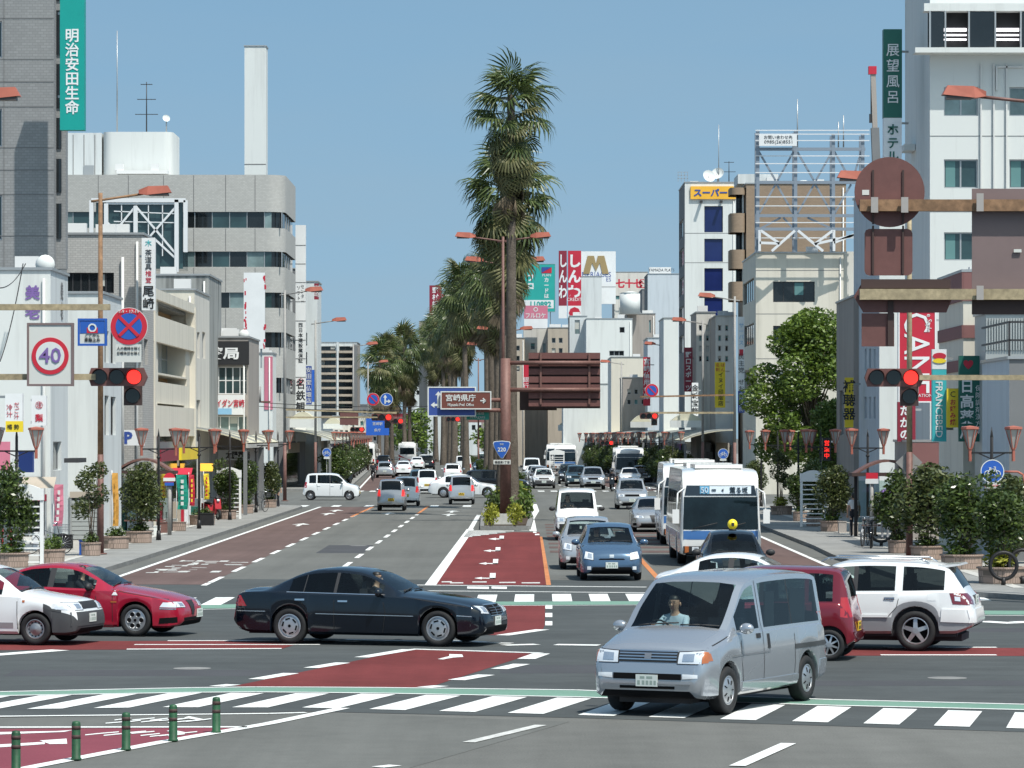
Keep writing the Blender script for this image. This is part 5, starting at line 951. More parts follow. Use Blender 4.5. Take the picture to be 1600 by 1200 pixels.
part(b, 'pier', 'wall_pale', 526, 529, 535, 655, Y-1.1, Y-.02); part(b, 'pier', 'wall_dkgrey', 552, 558.5, 538, 655, Y-1.1, Y-1.02)
# mid and far left infill
for i, (xl, xr, yt, Y, w, lb) in enumerate(((556, 600, 632, 560, 'wall_dkgrey', 'low distant grey building left of the palms'), (640, 700, 560, 640, 'wall_pale', 'distant pale building behind the middle palms'), (655, 690, 502, 600, 'wall_taupe', 'distant grey-brown building behind the red bank sign'), (520, 575, 650, 470, 'wall_weathered', 'distant low weathered building above the left arcade'), (668, 690, 490, 585, 'wall_pale', 'distant pale slim building carrying the red bank sign'))):
    building(lb, xl, xr, yt, Y, 12, w, [(xl+3+8*k, xl+8+8*k, yt+8+14*j, yt+15+14*j, T(gl='win_dark', n=1)) for k in range(int((xr-xl-6)//8)) for j in range(4)])
signbox('maroon bank sign with white lettering above the palms', (671, 690, 446, 493), 584, 'sign_maroon', [('野村證券', 'sign_white', 680.5, 470, 42, dict(vertical=True, bold=.02))], .8); signbox('smaller red sign right of the maroon bank sign', (690.5, 700, 460, 479), 588, 'sign_red', [('訂', 'sign_white', 695, 469, 11)], .8, poles=[(695, 560)])
# --- right side -----------------------------------------------------------------
Y = 142; ws_ = T(n=2, gl='win_teal', fr='frame_alu', curtain=.28, cm='curtain_teal')
b = building('tall white hotel building at the right edge', 1453, 1660, 0, Y, 9, 'wall_whitestain', [(1475, 1528.5, 136, 181, T(n=2, gl='win_pale', fr='frame_alu')), (1577, 1632, 136, 181, T(n=2, gl='win_pale')), (1475, 1528, 249, 294, ws_), (1577, 1632, 249, 294, ws_), (1475, 1528, 363, 407, ws_), (1577, 1632, 363, 407, ws_), (1475, 1528, 470, 510, ws_)], street='L', sidewall='wall_white', zt=24.5, name='hotel')
o = b.location
part(b, 'projecting_slab', 'wall_white', 1444, 1660, 5, 17, Y-.75, Y-.01); part(b, 'projecting_slab', 'wall_whitestain', 1430, 1660, 74, 82, Y-.95, Y-.01)
part(b, 'lounge_back_wall', 'shutter_black', 1450, 1660, 17, 74, Y-.12, Y-.02)  # black colour stands in for the dimness inside the lounge
for x in (1452, 1476, 1513, 1554, 1594, 1632): part(b, 'mullion', 'frame_alu', x, x+2.5, 17.2, 73.8, Y-.75, Y-.65)
for x in (1455, 1515, 1597): part(b, 'lounge_glass', 'win_dark', x, x+(20 if x == 1455 else 38), 18, 73.5, Y-.72, Y-.68)
for x in (1475, 1557):
    for y, h_ in ((44, 5), (53.5, 2.4), (60.5, 2.6)): part(b, 'light_tube', 'lit_tube', x, x+35, y, y+h_, Y-.40, Y-.34)
for x in (1532, 1552, 1572): part(b, 'drain_pipe', 'pipe_white', x, x+2.2, 100, 420, Y-.1, Y-.02)
part(b, 'drain_pipe', 'pipe_white', 1556, 1600, 103, 106, Y-.1, Y-.02); part(b, 'drain_pipe', 'pipe_white', 1556, 1559, 106, 141, Y-.12, Y-.03)
for y in (212, 330): part(b, 'joint', 'joint', 1453, 1660, y, y+1, Y-.01, Y-.002)
q = MB(); q.bx(-b['hx']-.45, -b['hx']-.02, 5, 6.5, pz(238, Y+6), pz(228, Y+6)); q.build('ledge', 'wall_white', b)
r_ = signbox('tall green and white vertical hotel sign projecting from the white hotel', (1380, 1408, 47, 300), 144.5, 'sign_white', [('展望風呂', 'sign_white', 1394, 116, 92, dict(vertical=True, bold=.004, pitch=1.15)), ('ホテル', 'sign_dkgreen', 1394, 224, 58, dict(vertical=True, bold=.02, pitch=1.1))], .5, bracket=[(80, 1420), (192, 1420)])
spart(r_, 'green_panel', 'sign_dkgreen', (1379.6, 1408.4, 46.6, 185), 144.5, -.255, .508)
for ch in [c for c in r_.children if c.name.startswith('lettering')]: ch.location.y -= .02
Y = 160; building('pale white building with blue shade painted on its side, left of the hotel behind the signs', 1374, 1470, 285, Y, 12, 'wall_white', [], [(1351+7*k, 1354+7*k, y0, y0+34, T(n=1, gl='win_dark')) for k in range(3) for y0 in (545, 620)], street='L', sidewall='wall_blue')  # bluish side wall colour stands in for shade on a white wall
Y = 169.5; building('low taupe building behind the camphor tree', 1334, 1380, 463, Y, 9, 'wall_taupe', [], [(1312, 1318, 610, 680, T(n=1, gl='win_dark')), (1322, 1328, 610, 680, T(n=1, gl='win_dark'))], street='L')
signbox('yellow vertical sign with black lettering above the right pavement', (1320, 1333, 590, 668), 167, 'sign_yellow', [('補聴器', 'sign_black', 1326.5, 625, 62, dict(vertical=True, bold=.02))], .3, bracket=[(600, 1345)])
Y = 123; b = building('striped maroon and cream building in front of the hotel', 1505, 1660, 424, Y, 7, 'wall_cream', [], [(1472, 1478, 560, 590, T(n=1, gl='win_dark'))], street='L', sidewall='wall_cream')
for y0, y1 in ((424, 470), (508, 528), (562, 580)): part(b, 'stripe_band', 'wall_maroon', 1504.6, 1660, y0, y1, Y-.05, Y-.005); q = MB(); q.bx(-b['hx']-.05, -b['hx']-.005, -.05, 7, pz(y1, Y), pz(y0, Y)); q.build('stripe_band', 'wall_maroon', b)
Y = 111.6; b = building('blue-grey shop building at the right edge beyond the planters', 1577, 1720, 560, Y, 6.4, 'wall_dkgrey', [], [], street='L', sidewall='wall_blue')
q = MB(); hx = b['hx']
for zz in (.55, 1.1): q.bar((-hx, 0, b['hx']*0+pz(560, Y)+zz), (-hx, 6.4, pz(560, Y)+zz), .06); q.bar((-hx, 0, pz(560, Y)+zz), (hx, 0, pz(560, Y)+zz), .06)
for i in range(6): q.bar((-hx+i*.6, 0, pz(560, Y)), (-hx+i*.6, 0, pz(560, Y)+1.1), .06)
q.build('roof_railing', 'frame_dark', b)
mat('corrugated', (.42, .44, .43), .5, .3, noise=[(.6, .06)]); Y = 119.5; b = building('corrugated metal upper storey behind the blue-grey shop', 1540, 1700, 490, Y, 2.8, 'corrugated', street='L')
for k in range(26): part(b, 'corrugation', 'corrugated', 1541+4.2*k, 1543+4.2*k, 497, 547, Y-.06, Y-.005)
# shop fronts along the right pavement
Y = 135; b = building('dark ground-floor shopfronts with brown fascia below the hotel', 1420, 1600, 690, Y, 5, 'wall_taupe', [(1428, 1470, 735, 800, T(gl='win_dark', n=3)), (1478, 1530, 735, 800, T(gl='win_dark', n=3))], street='L', name='shop', cat='shop'); part(b, 'fascia', 'wall_maroon', 1420, 1600, 692, 730, Y-.15, Y-.01)
signbox('large red banner with white sideways lettering on the hotel corner', (1405, 1460, 488, 627), 139, 'sign_red', [('CANE', 'sign_white', 1432, 552, 40, dict(wide=.85, rot=(0, R(90), 0))), ('e Style', 'sign_white', 1450, 505, 10, dict(rot=(0, R(90), 0))), ('RATION', 'sign_white', 1443, 618, 5)], .3, frame='sign_white', name='banner_sign', bracket=[(500, 1470), (610, 1470)])
r_ = signbox('white and turquoise vertical bed shop sign', (1456, 1478, 546, 690), 122, 'sign_turq', [('FRANCEBED', 'sign_white', 1466.5, 640, 11, dict(wide=1.05, rot=(0, R(90), 0), bold=.01))], .3, bracket=[(560, 1490), (670, 1490)]); spart(r_, 'white_top', 'sign_white', (1455.8, 1478.2, 545.8, 577), 122, -.155, .312)
q = MB(); q.cyl((0, -.18, 0), (0, -.165, 0), .2, n=20); o = q.build('emblem', 'sign_red', r_, (0, 0, (618-556.5)*122/F)); o.scale = (1.1, 1, .55); q = MB(); q.cyl((0, -.185, 0), (0, -.17, 0), .2, n=20); o = q.build('emblem', 'sign_yellow', r_, (0, 0, (618-564)*122/F)); o.scale = (1.1, 1, .4)
signbox('yellow sign with red lettering between turquoise and green signs', (1479, 1498, 607, 668), 121.6, 'sign_yellow', [('お好み焼', 'sign_red', 1488, 644, 40, dict(vertical=True, bold=.02)), ('C', 'sign_black', 1488, 616, 9)], .25, bracket=[(620, 1510)])
signbox('dark green pharmacy sign with white lettering and heart', (1498, 1537, 556, 690), 121.2, 'sign_dkgreen', [('日高薬局', 'sign_white', 1510, 640, 92, dict(vertical=True, bold=.02)), ('保険調剤漢方薬', 'sign_white', 1528, 640, 76, dict(vertical=True)), ('♥', 'sign_red', 1512, 570, 14)], .3, bracket=[(570, 1548), (675, 1548)])
signbox('curved maroon shop sign with white lettering behind the right signal pole', (1402, 1430, 628, 690), 137, 'sign_maroon', [('たかの', 'sign_white', 1414, 660, 52, dict(vertical=True, bold=.03))], .25, bracket=[(640, 1440)])
# cream block beyond the cross street with a skeleton billboard on its roof
Y = 247; b = building('cream office block with dark windows behind the camphor tree', 1181, 1318, 395, Y, 14, 'wall_cream', [(1208, 1273, 440, 472, T(n=4, gl='win_dark', fr='frame_dark')), (1208, 1273, 509, 541, T(n=4, gl='win_dark', fr='frame_dark')), (1208, 1273, 578, 610, T(n=4, gl='win_dark'))], [(1158, 1178, 440, 474, T(n=6, gl='win_dark', fr='frame_dark')), (1158, 1178, 509, 541, T(n=6, gl='win_dark', fr='frame_dark')), (1158, 1178, 578, 610, T(n=6, gl='win_dark'))], street='L')
for y in (422, 490, 560): part(b, 'joint', 'joint', 1181, 1318, y, y+.8, Y-.01, Y-.002)
part(b, 'side_wing', 'wall_weathered', 1318.3, 1336, 393, 690, Y+.5, Y+12)
Yt = 246; tr = thing('rooftop_billboard', 'steel skeleton of an empty rooftop billboard on the cream block', 'billboard frame', wp(1262, 395, Yt)); o = tr.location
def bars(root, name, m, segs, r, Y, dy=0):
    o = root.location
    for (x0, y0, x1, y1) in segs: q = MB(); q.bar(wp(x0, y0, Y)-o+V(0, dy, 0), wp(x1, y1, Y)-o+V(0, dy, 0), r); q.build(name, m, root)
for dy in (0, 1.4): bars(tr, 'column', 'steel_blue', [(x, 205 if x < 1300 else 210, x, 394) for x in (1184, 1243, 1302, 1348)], .22, Yt, dy)
bars(tr, 'beam', 'steel_blue', [(1180, y, 1352, y) for y in (233, 285, 337, 358)], .2, Yt); bars(tr, 'rail', 'steel_white', [(1180, y, 1358, y) for y in (204, 210, 220, 244, 256, 270, 308, 322, 348, 372)], .06, Yt, -.2)
bars(tr, 'brace', 'steel_blue', [(1186, 237, 1212, 282), (1240, 237, 1215, 282), (1246, 237, 1272, 282), (1300, 237, 1275, 282), (1304, 237, 1330, 282), (1346, 237, 1332, 282), (1212, 288, 1186, 334), (1214, 288, 1240, 334), (1272, 288, 1246, 334), (1274, 288, 1300, 334), (1330, 288, 1304, 334), (1188, 357, 1220, 340), (1240, 357, 1224, 340), (1300, 357, 1262, 340)], .13, Yt, .1)
bars(tr, 'stay', 'steel_white', [(1186, 393, 1186, 360), (1302, 393, 1302, 360), (1188, 361, 1217, 381), (1241, 361, 1205, 393), (1246, 361, 1285, 393), (1300, 361, 1272, 382), (1186, 380, 1217, 381), (1272, 382, 1335, 368), (1302, 380, 1336, 366)], .17, Yt, -.5)
signbox('small white board with phone number on the skeleton billboard', (1186, 1245, 210, 228), Yt-.5, 'sign_white', [('お問い合わせ先', 'sign_black', 1216, 214.5, 6, dict(wide=1.0)), ('0985(26)8551', 'sign_black', 1216, 222.5, 6.5, dict(wide=1.15))], .1, name='phone_board')
for x, y0, lb in ((1246, 155, 'thin lightning rod above the skeleton billboard'), (1318, 180, 'thin mast right of the lightning rod on the billboard'), (1310, 190, 'short thin mast beside the taller one on the billboard')): antenna(lb, x, y0, 230, Yt+2, ())
Y = 277; b = building('brown tiled apartment building with rounded balconies behind the skeleton billboard', 1166, 1322, 287, Y, 10, 'wall_brown', [(1321-1, 1321, 300, 310, T(none=1))], street='L')
for k, y in enumerate((299, 345, 402, 452)):
    q = MB(); q.slab(rrect(px(1141, Y)-b.location.x, px(1166, Y)-b.location.x-.02, -.05, 3.2, .5), pz(y+(5 if k == 0 else 18), Y), pz(y-(6 if k == 0 else 12), Y)); q.build('balcony', 'wall_brown', b, sharp=30)
part(b, 'balcony_back', 'win_dark', 1150, 1165.5, 300, 470, Y+2.2, Y+2.4); part(b, 'balcony_post', 'wall_white', 1160, 1162, 300, 470, Y+.5, Y+.7)
part(b, 'rooftop_room', 'wall_pale', 1153, 1216, 272, 287, Y+2, Y+7); part(b, 'rooftop_room', 'frame_white', 1198, 1215, 277, 287, Y+1, Y+1.8)
q = MB(); q.ell((0, 0, 0), (.6, .6, .32), 14, 8); q.build('roof_dome', 'wall_white', b, (px(1258, Y)-b.location.x, 1.5, pz(286, Y)))
Y = 345; b = building('white hotel block with four blue windows and an orange sign', 1070, 1150, 285, Y, 12, 'wall_white', [(1100.5, 1129.5, y0, y1, T(n=1, gl='win_blue', fr='frame_dark')) for y0, y1 in ((322, 363), (373, 409), (419, 455), (465, 500), (512, 548))], [(1061, 1068, 345+45*k, 372+45*k, T(n=2, gl='win_dark')) for k in range(5)], street='L', sidewall='wall_dkgrey', name='hotel')  # shade of the left side is put into its dark grey colour
part(b, 'sign_panel', 'sign_orange', 1079, 1150, 291, 311, Y-.2, Y-.01); text('スーパー', 12*Y/F, 'sign_blue', b, (px(1110, Y)-b.location.x, -.23, pz(301, Y)), 'lettering', .04, 1.05)
for y in (363, 409): part(b, 'joint', 'joint', 1070, 1150, y+1, y+1.8, Y-.01, Y-.002)
for x in (1094, 1125): part(b, 'sign_lamp', 'frame_dark', x, x+4, 313, 316, Y-.8, Y-.02)
dish('left satellite dish on the white hotel block roof', 1108, 275, 285, Y+2, .62); dish('right satellite dish on the white hotel block roof', 1121, 271, 285, Y+3, .62, (-30, -20)); antenna('thin mast between the dishes on the white hotel block', 1123, 195, 285, Y+3, ()); antenna('small aerial right of the dishes on the white hotel block', 1139, 252, 285, Y+3, ((.95, .9), (.5, 1.2)), 'frame_dark')
q = MB(); 
for i in range(4): q.bar((-.45+.3*i, 0, 0), (-.45+.3*i, 0, .9), .04)
for z in (.3, .6, .9): q.bar((-.5, 0, z), (.5, 0, z), .04)
tag(q.build('roof_cage', 'frame_alu', None, wp(1067, 284, Y)), 'small metal cage at the roof corner of the white hotel block', 'cage')
# cluster between the palms and the white hotel
fac = lambda xl, xr, yt, nx, ny, w=6, h_=8, dx=11, dy=16, gl='win_dark': [(xl+4+dx*i, xl+4+dx*i+w, yt+8+dy*j, yt+8+dy*j+h_, T(n=1, gl=gl)) for i in range(nx) for j in range(ny)]
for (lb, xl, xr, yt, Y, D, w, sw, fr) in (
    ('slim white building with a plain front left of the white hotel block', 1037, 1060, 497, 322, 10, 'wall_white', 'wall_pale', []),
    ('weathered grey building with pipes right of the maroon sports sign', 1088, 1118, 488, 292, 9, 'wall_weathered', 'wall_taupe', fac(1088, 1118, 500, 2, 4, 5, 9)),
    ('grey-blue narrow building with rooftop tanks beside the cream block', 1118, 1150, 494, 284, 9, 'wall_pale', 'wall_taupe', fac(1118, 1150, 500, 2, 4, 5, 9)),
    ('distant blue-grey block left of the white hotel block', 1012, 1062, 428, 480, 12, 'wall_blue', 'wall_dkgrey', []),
    ('distant slate block left of the blue-grey block', 1003, 1030, 452, 500, 12, 'wall_dkgrey', 'wall_dkgrey', []),  # dark grey wall on front and side
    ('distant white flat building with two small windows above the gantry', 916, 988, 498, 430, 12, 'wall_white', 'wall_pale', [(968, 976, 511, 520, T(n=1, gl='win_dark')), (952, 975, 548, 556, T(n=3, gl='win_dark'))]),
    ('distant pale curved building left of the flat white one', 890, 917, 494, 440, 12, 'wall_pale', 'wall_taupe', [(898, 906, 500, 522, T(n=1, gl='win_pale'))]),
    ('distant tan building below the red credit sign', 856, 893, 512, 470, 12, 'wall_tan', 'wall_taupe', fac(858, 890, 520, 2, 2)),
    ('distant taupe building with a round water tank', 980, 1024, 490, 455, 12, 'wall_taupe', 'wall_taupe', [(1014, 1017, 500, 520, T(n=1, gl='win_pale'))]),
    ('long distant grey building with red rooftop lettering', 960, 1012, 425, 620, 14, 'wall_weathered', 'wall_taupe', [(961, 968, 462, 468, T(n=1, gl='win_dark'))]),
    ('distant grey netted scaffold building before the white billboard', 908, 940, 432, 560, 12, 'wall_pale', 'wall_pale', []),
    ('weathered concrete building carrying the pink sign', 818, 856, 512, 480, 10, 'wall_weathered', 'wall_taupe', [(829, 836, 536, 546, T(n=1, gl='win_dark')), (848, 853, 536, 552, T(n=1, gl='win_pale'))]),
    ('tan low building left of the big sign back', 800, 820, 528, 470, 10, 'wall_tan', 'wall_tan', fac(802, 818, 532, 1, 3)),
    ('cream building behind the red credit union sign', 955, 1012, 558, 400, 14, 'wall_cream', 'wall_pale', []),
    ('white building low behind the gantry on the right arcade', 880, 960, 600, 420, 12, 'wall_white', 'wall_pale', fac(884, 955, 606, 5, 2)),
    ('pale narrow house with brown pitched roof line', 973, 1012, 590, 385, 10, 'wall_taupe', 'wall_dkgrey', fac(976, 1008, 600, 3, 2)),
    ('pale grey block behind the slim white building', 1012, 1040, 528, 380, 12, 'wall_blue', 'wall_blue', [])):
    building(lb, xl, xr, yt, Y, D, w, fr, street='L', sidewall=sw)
Yb = 455; q = MB(); q.cyl((0, 0, 0), (0, 0, 2.6), 1.25, n=18); q.cyl((0, 0, 2.6), (0, 0, 2.8), 1.3, .3, 18); tag(q.build('water_tank', 'wall_white', None, wp(984.5, 491, Yb-1)), 'round white water tank on the distant taupe building', 'water tank')
signbox('distant pale boxed rooftop sign on the blue-grey block', (1014, 1048, 418, 430), 484, 'sign_white', [('YAMADA PLATS', 'sign_black', 1033, 422.5, 4.4, dict(wide=.9))], 2, name='rooftop_sign')
r_ = thing('rooftop_letters', 'red rooftop lettering on the long distant grey building', 'lettering', wp(985, 462, 618)); 
for ch, x in (('七', 969), ('十', 983), ('七', 997), ('街', 1005)): text(ch, 14*618/F, 'sign_red', r_, (px(x, 618)-r_.location.x, -.1, pz(443, 618)-r_.location.z), 'letter', .05)
r_ = signbox('white billboard with gold letter emblem behind the red credit sign', (908, 962, 393, 475), 575, 'sign_white', [('MERIAGES', 'sign_blue', 932, 429, 8, dict(wide=.9)), ('ES', 'sign_blue', 951, 437, 6)], 1.0, name='billboard')
q = MB(); q.prism([(-2.0, -1.4), (-1.3, 1.4), (-.3, 1.4), (0, .2), (.3, 1.4), (1.3, 1.4), (2.0, -1.4), (1.0, -1.4), (.6, .3), (0, -1.0), (-.6, .3), (-1.0, -1.4)], -.08, .0); q.build('emblem', 'sign_gold', r_, (px(931, 575)-r_.location.x, -.52, pz(414, 575)-r_.location.z)); spart(r_, 'joint', 'joint', (940, 962, 448, 449), 575, .5, .01)
Yc = 540; r_ = signbox('red two-sided credit company sign with white lettering', (887.5, 908, 392, 497), Yc, 'sign_red', [('しんわ', 'sign_white', 897.5, 432, 68, dict(vertical=True, bold=.04, wide=.95)), ('CREDIT', 'sign_white', 897.5, 468, 5)], 1.0, name='rooftop_sign'); spart(r_, 'white_foot', 'sign_white', (887.2, 908.3, 478, 497.5), Yc, .502, .01); q = MB(); q.cyl((0, -.55, 0), (0, -.525, 0), .85, n=8); q.build('flower_mark', 'sign_red', r_, (0, 0, (444.5-489)*Yc/F))
r_ = signbox('left face of the red credit sign, shade painted in as maroon', (873, 885.5, 392, 497), Yc, 'sign_maroon', [('しんわ', 'sign_white', 879.5, 432, 68, dict(vertical=True, bold=.03, wide=.6))], 1.0, name='rooftop_sign'); spart(r_, 'white_foot', 'sign_white', (872.8, 885.8, 478, 497.5), Yc, .502, .01)  # maroon here is the sign's red with the face's shade painted in
r_ = signbox('turquoise loan company billboard with white lettering', (815, 867, 413, 487), 520, 'sign_teal', [('プロ', 'sign_white', 830, 440, 24, dict(bold=.05, wide=.9, vertical=True)), ('カードは', 'sign_white', 854, 450, 32, dict(vertical=True, bold=.03)), ('PLAN', 'sign_white', 854, 430, 4)], .8, name='billboard', frame='frame_alu', poles=[(825, 520), (860, 520)])
spart(r_, 'phone_strip', 'sign_white', (818, 865, 469, 482), 520, .41, .02); text('110892', 9*520/F, 'sign_teal', r_, (px(845, 520)-r_.location.x, -.46, pz(475.5, 520)-r_.location.z), 'lettering', .03); spart(r_, 'flag_red', 'sign_red', (846, 862, 418, 427), 520, .41, .02); q = MB(); q.prism([(0, 0), (1.4, .8), (0, .8)], -.45, -.432); q.build('flag_blue', 'sign_blue', r_, (px(846.3, 520)-r_.location.x, 0, pz(426.5, 520)-r_.location.z))
r_ = signbox('faded pink and white sign on the weathered concrete building', (819, 855.5, 478, 513), 478, 'sign_white', [('フルロケ', 'wall_white', 837, 493, 8, dict(bold=.02, wide=.9)), ('○', 'wall_white', 837, 483.5, 7, dict(bold=.03))], .4, name='billboard'); spart(r_, 'pink_half', 'sign_pink', (818.8, 855.7, 477.6, 498), 478, .202, .01)
for ch in [c for c in r_.children if c.name.startswith('lettering')]: ch.location.y -= .02
signbox('red credit union sign with white lettering behind the right signal', (1005, 1016, 558, 634), 330, 'sign_red', [('宮崎信用金庫', 'sign_white', 1010.5, 592, 64, dict(vertical=True, bold=.02))], .4, bracket=[(570, 1022)])
signbox('maroon sports shop sign with white lettering right of the slim white building', (1069, 1082, 543, 612), 296, 'sign_maroon', [('野口スポーツ', 'sign_white', 1075.5, 580, 60, dict(vertical=True, bold=.02))], .4, bracket=[(560, 1092)])
signbox('white jeweller sign with dark brush lettering', (1081, 1091, 598, 650), 275, 'sign_white', [('金城宝飾', 'sign_black', 1086, 624, 46, dict(vertical=True, bold=.01))], .25, bracket=[(610, 1095)])
signbox('yellow printing shop sign with black lettering', (1117, 1133, 566, 637), 262, 'sign_yellow', [('イヌイ印版店', 'sign_black', 1126, 608, 52, dict(vertical=True, bold=.015)), ('はん', 'sign_red', 1129, 574, 13, dict(vertical=True)), ('名刺', 'sign_red', 1121, 574, 13, dict(vertical=True))], .3, bracket=[(580, 1140), (628, 1140)])
r_ = signbox('narrow white stacked tenant sign by the right lamp post', (1153, 1163, 495, 645), 250, 'sign_white', [('サーパス', 'sign_sky', 1158, 522, 34, dict(vertical=True)), ('民主党', 'sign_black', 1158, 568, 30, dict(vertical=True)), ('せお', 'sign_black', 1158, 602, 18, dict(vertical=True)), ('歯科医院', 'sign_white', 1158, 628, 30, dict(vertical=True))], .3, bracket=[(510, 1170), (630, 1170)]); spart(r_, 'blue_panel', 'sign_blue', (1152.8, 1163.2, 611, 645), 250, .152, .008); spart(r_, 'red_mark', 'sign_red', (1155, 1161, 546, 556), 250, .152, .02)
for ch in [c for c in r_.children if c.name.startswith('lettering')]: ch.location.y -= .015
signbox('red and white pole sign behind the big sign back', (818, 826, 568, 612), 440, 'sign_red', [('銀行', 'sign_white', 822, 598, 18, dict(vertical=True))], .3)
# crane boom between the hotels
cr = thing('crane', 'crane boom standing up left of the green hotel sign', 'crane', wp(1372, 330, 210)); o = cr.location; q = MB(); q.bar(wp(1372, 330, 210)-o, wp(1367, 200, 210)-o, .45); q.build('boom', 'wall_dkgrey', cr); q = MB(); q.bar(wp(1367, 200, 210)-o, wp(1364, 112, 210)-o, .28); q.build('boom_extension', 'wall_taupe', cr); q = MB(); q.box(wp(1363, 110, 210)-o, (.45, .4, .45)); q.build('boom_head', 'sign_red', cr); q = MB(); q.cyl(wp(1361, 112, 210)-o, wp(1361, 182, 210)-o, .03); q.box(wp(1361, 185, 210)-o, (.2, .2, .5)); q.build('hook', 'frame_dark', cr)
# arcades: vaulted cream roofs over the pavements, one thing per bay
def arcade(label, u, Y0, Y1, side, group):
    xo = bend((Y0+Y1)/2); r_ = thing('arcade_roof', label, 'arcade', (u+xo, Y0, .14), 0, group); D = Y1-Y0-.15; n = 8; p = []
    for i in range(n+1):
        t = i/n; p.append((side*(t*3.6), 3.45+.75*math.sin(math.pi*.5*t)**.8))
    q = MB(); sk = [(a[0], a[1]) for a in p]+[(a[0], a[1]-.06) for a in reversed(p)]; q.prism(sk, 0, D); q.build('roof_sheet', 'canopy_cream', r_)
    f = MB(); f.bx(min(0, side*.12), max(0, side*.12), 0, D, 3.20, 3.44); f.build('gutter', 'kerb_light', r_)
    for yy in (.1, D/2, D-.1):
        f = MB()
        for a, b_ in zip(p[:-1], p[1:]): f.bar((a[0], yy, a[1]+.04), (b_[0], yy, b_[1]+.04), .08)
        f.build('rib', 'frame_alu', r_)
    for yy in (.15, D-.15): f = MB(); f.bx(side*.15-.09, side*.15+.09, yy-.09, yy+.09, 0, 3.2); f.build('post', 'wall_dkgrey', r_)
    f = MB(); f.bx(side*3.45-.05, side*3.45+.05, .2, D-.2, 0, 3.1); f.build('shopfront', 'win_dark', r_)
    f = MB(); f.bx(side*3.3-.05, side*3.3+.05, .1, D-.1, 2.5, 3.25); f.build('shop_fascia', ['wall_white', 'sign_purple', 'wall_taupe', 'wall_tan', 'wall_dkgrey'][int(Y0) % 5], r_)
    return r_
k = 0
for Y0, Y1 in ((176, 187), (187, 198)): arcade('cream arcade roof bay over the left pavement before the side street, %s one' % ('near' if Y0 < 180 else 'far'), -13.35, Y0, Y1, -1, 'arcade bays on the left')
ORD = ['first', 'second', 'third', 'fourth', 'fifth', 'sixth', 'seventh', 'eighth', 'ninth', 'tenth', 'eleventh', 'twelfth', 'thirteenth', 'fourteenth', 'fifteenth', 'sixteenth', 'seventeenth', 'eighteenth', 'nineteenth']+['twenty-'+a for a in ('first', 'second', 'third', 'fourth', 'fifth', 'sixth', 'seventh', 'eighth')]; ORD.insert(19, 'twentieth')
for k in range(14):
    Y0 = 268+16*k; arcade('cream arcade roof bay beyond the junction on the left, %s from the junction' % ORD[k], -13.9, Y0, Y0+16, -1, 'arcade bays on the left'); arcade('cream arcade roof bay beyond the junction on the right, %s from the junction' % ORD[k], 11.6, Y0, Y0+16, 1, 'arcade bays on the right')
for (x0, x1, y0, y1, Y, lb) in ((451, 494, 655, 668, 268, 'white fascia box over the left arcade entrance'), (505, 535, 662, 670, 330, 'further white fascia box over the left arcade'), (985, 1020, 659, 668, 300, 'white fascia box over the right arcade, second one'), (1047, 1100, 657, 668, 264, 'white fascia box over the right arcade entrance'), (872, 905, 664, 673, 430, 'small distant white fascia box over the right arcade')):
    signbox(lb, (x0, x1, y0, y1), Y, 'wall_white', (), .3, name='arcade_fascia', cat='fascia')
    q = MB(); w = (x1-x0)*Y/F/2; q.prism([(-w*.9+w*1.8*i/10, .55*math.sin(math.pi*i/10)) for i in range(11)], 0, 3); tag(q.build('arcade_dome', 'canopy_cream', None, wp((x0+x1)/2, y0, Y+.2)), 'cream vault above the '+lb, 'dome')
# backdrop at the end of the street
Y = 640; foot = thing('footbridge', 'distant brown footbridge across the far end of the street', 'footbridge', (px(690, Y), Y, 0)); o = foot.location
part(foot, 'deck', 'wall_maroon', 560, 770, 651, 660, Y, Y+3); part(foot, 'pier', 'wall_taupe', 578, 584, 660, 705, Y, Y+1.5); part(foot, 'pier', 'wall_taupe', 752, 757, 660, 705, Y, Y+1.5); part(foot, 'railing', 'sign_maroon', 560, 770, 646, 651, Y, Y+.1)
for i, (xl, xr, yt, w) in enumerate(((500, 600, 668, 'wall_taupe'), (596, 700, 672, 'wall_dkgrey'), (700, 800, 640, 'wall_pale'), (640, 668, 655, 'wall_white'), (760, 830, 600, 'wall_taupe'))):
    building('distant street-end building %s' % ['left of the footbridge', 'below the footbridge line', 'behind the tall palms', 'small and white by the footbridge', 'right of the tall palms'][i], xl, xr, yt, 720+5*i, 14, w, fac(xl, xr, yt, int((xr-xl-8)//12), 2), street='L')
# ------------------------------------------------------------------ vegetation
def leafmat(name, a, b, rough=.55):
    m = mat(name, a, rough); nt = m.node_tree; bs = nt.nodes['Principled BSDF']; g = nt.nodes.new('ShaderNodeNewGeometry'); mx = nt.nodes.new('ShaderNodeMix'); mx.data_type = 'RGBA'
    mx.inputs[6].default_value = tuple(a)+(1,); mx.inputs[7].default_value = tuple(b)+(1,); nt.links.new(g.outputs['Random Per Island'], mx.inputs[0]); nt.links.new(mx.outputs[2], bs.inputs['Base Color'])
    tr = nt.nodes.new('ShaderNodeBsdfTranslucent'); nt.links.new(mx.outputs[2], tr.inputs[0]); ms = nt.nodes.new('ShaderNodeMixShader'); ms.inputs[0].default_value = .25
    nt.links.new(bs.outputs[0], ms.inputs[1]); nt.links.new(tr.outputs[0], ms.inputs[2]); nt.links.new(ms.outputs[0], nt.nodes['Material Output'].inputs[0]); return m
leafmat('palm_green', (.045, .075, .018), (.135, .165, .055), .35); leafmat('palm_olive', (.085, .09, .03), (.20, .19, .08), .55); leafmat('palm_brown', (.075, .055, .033), (.20, .155, .10), .8)
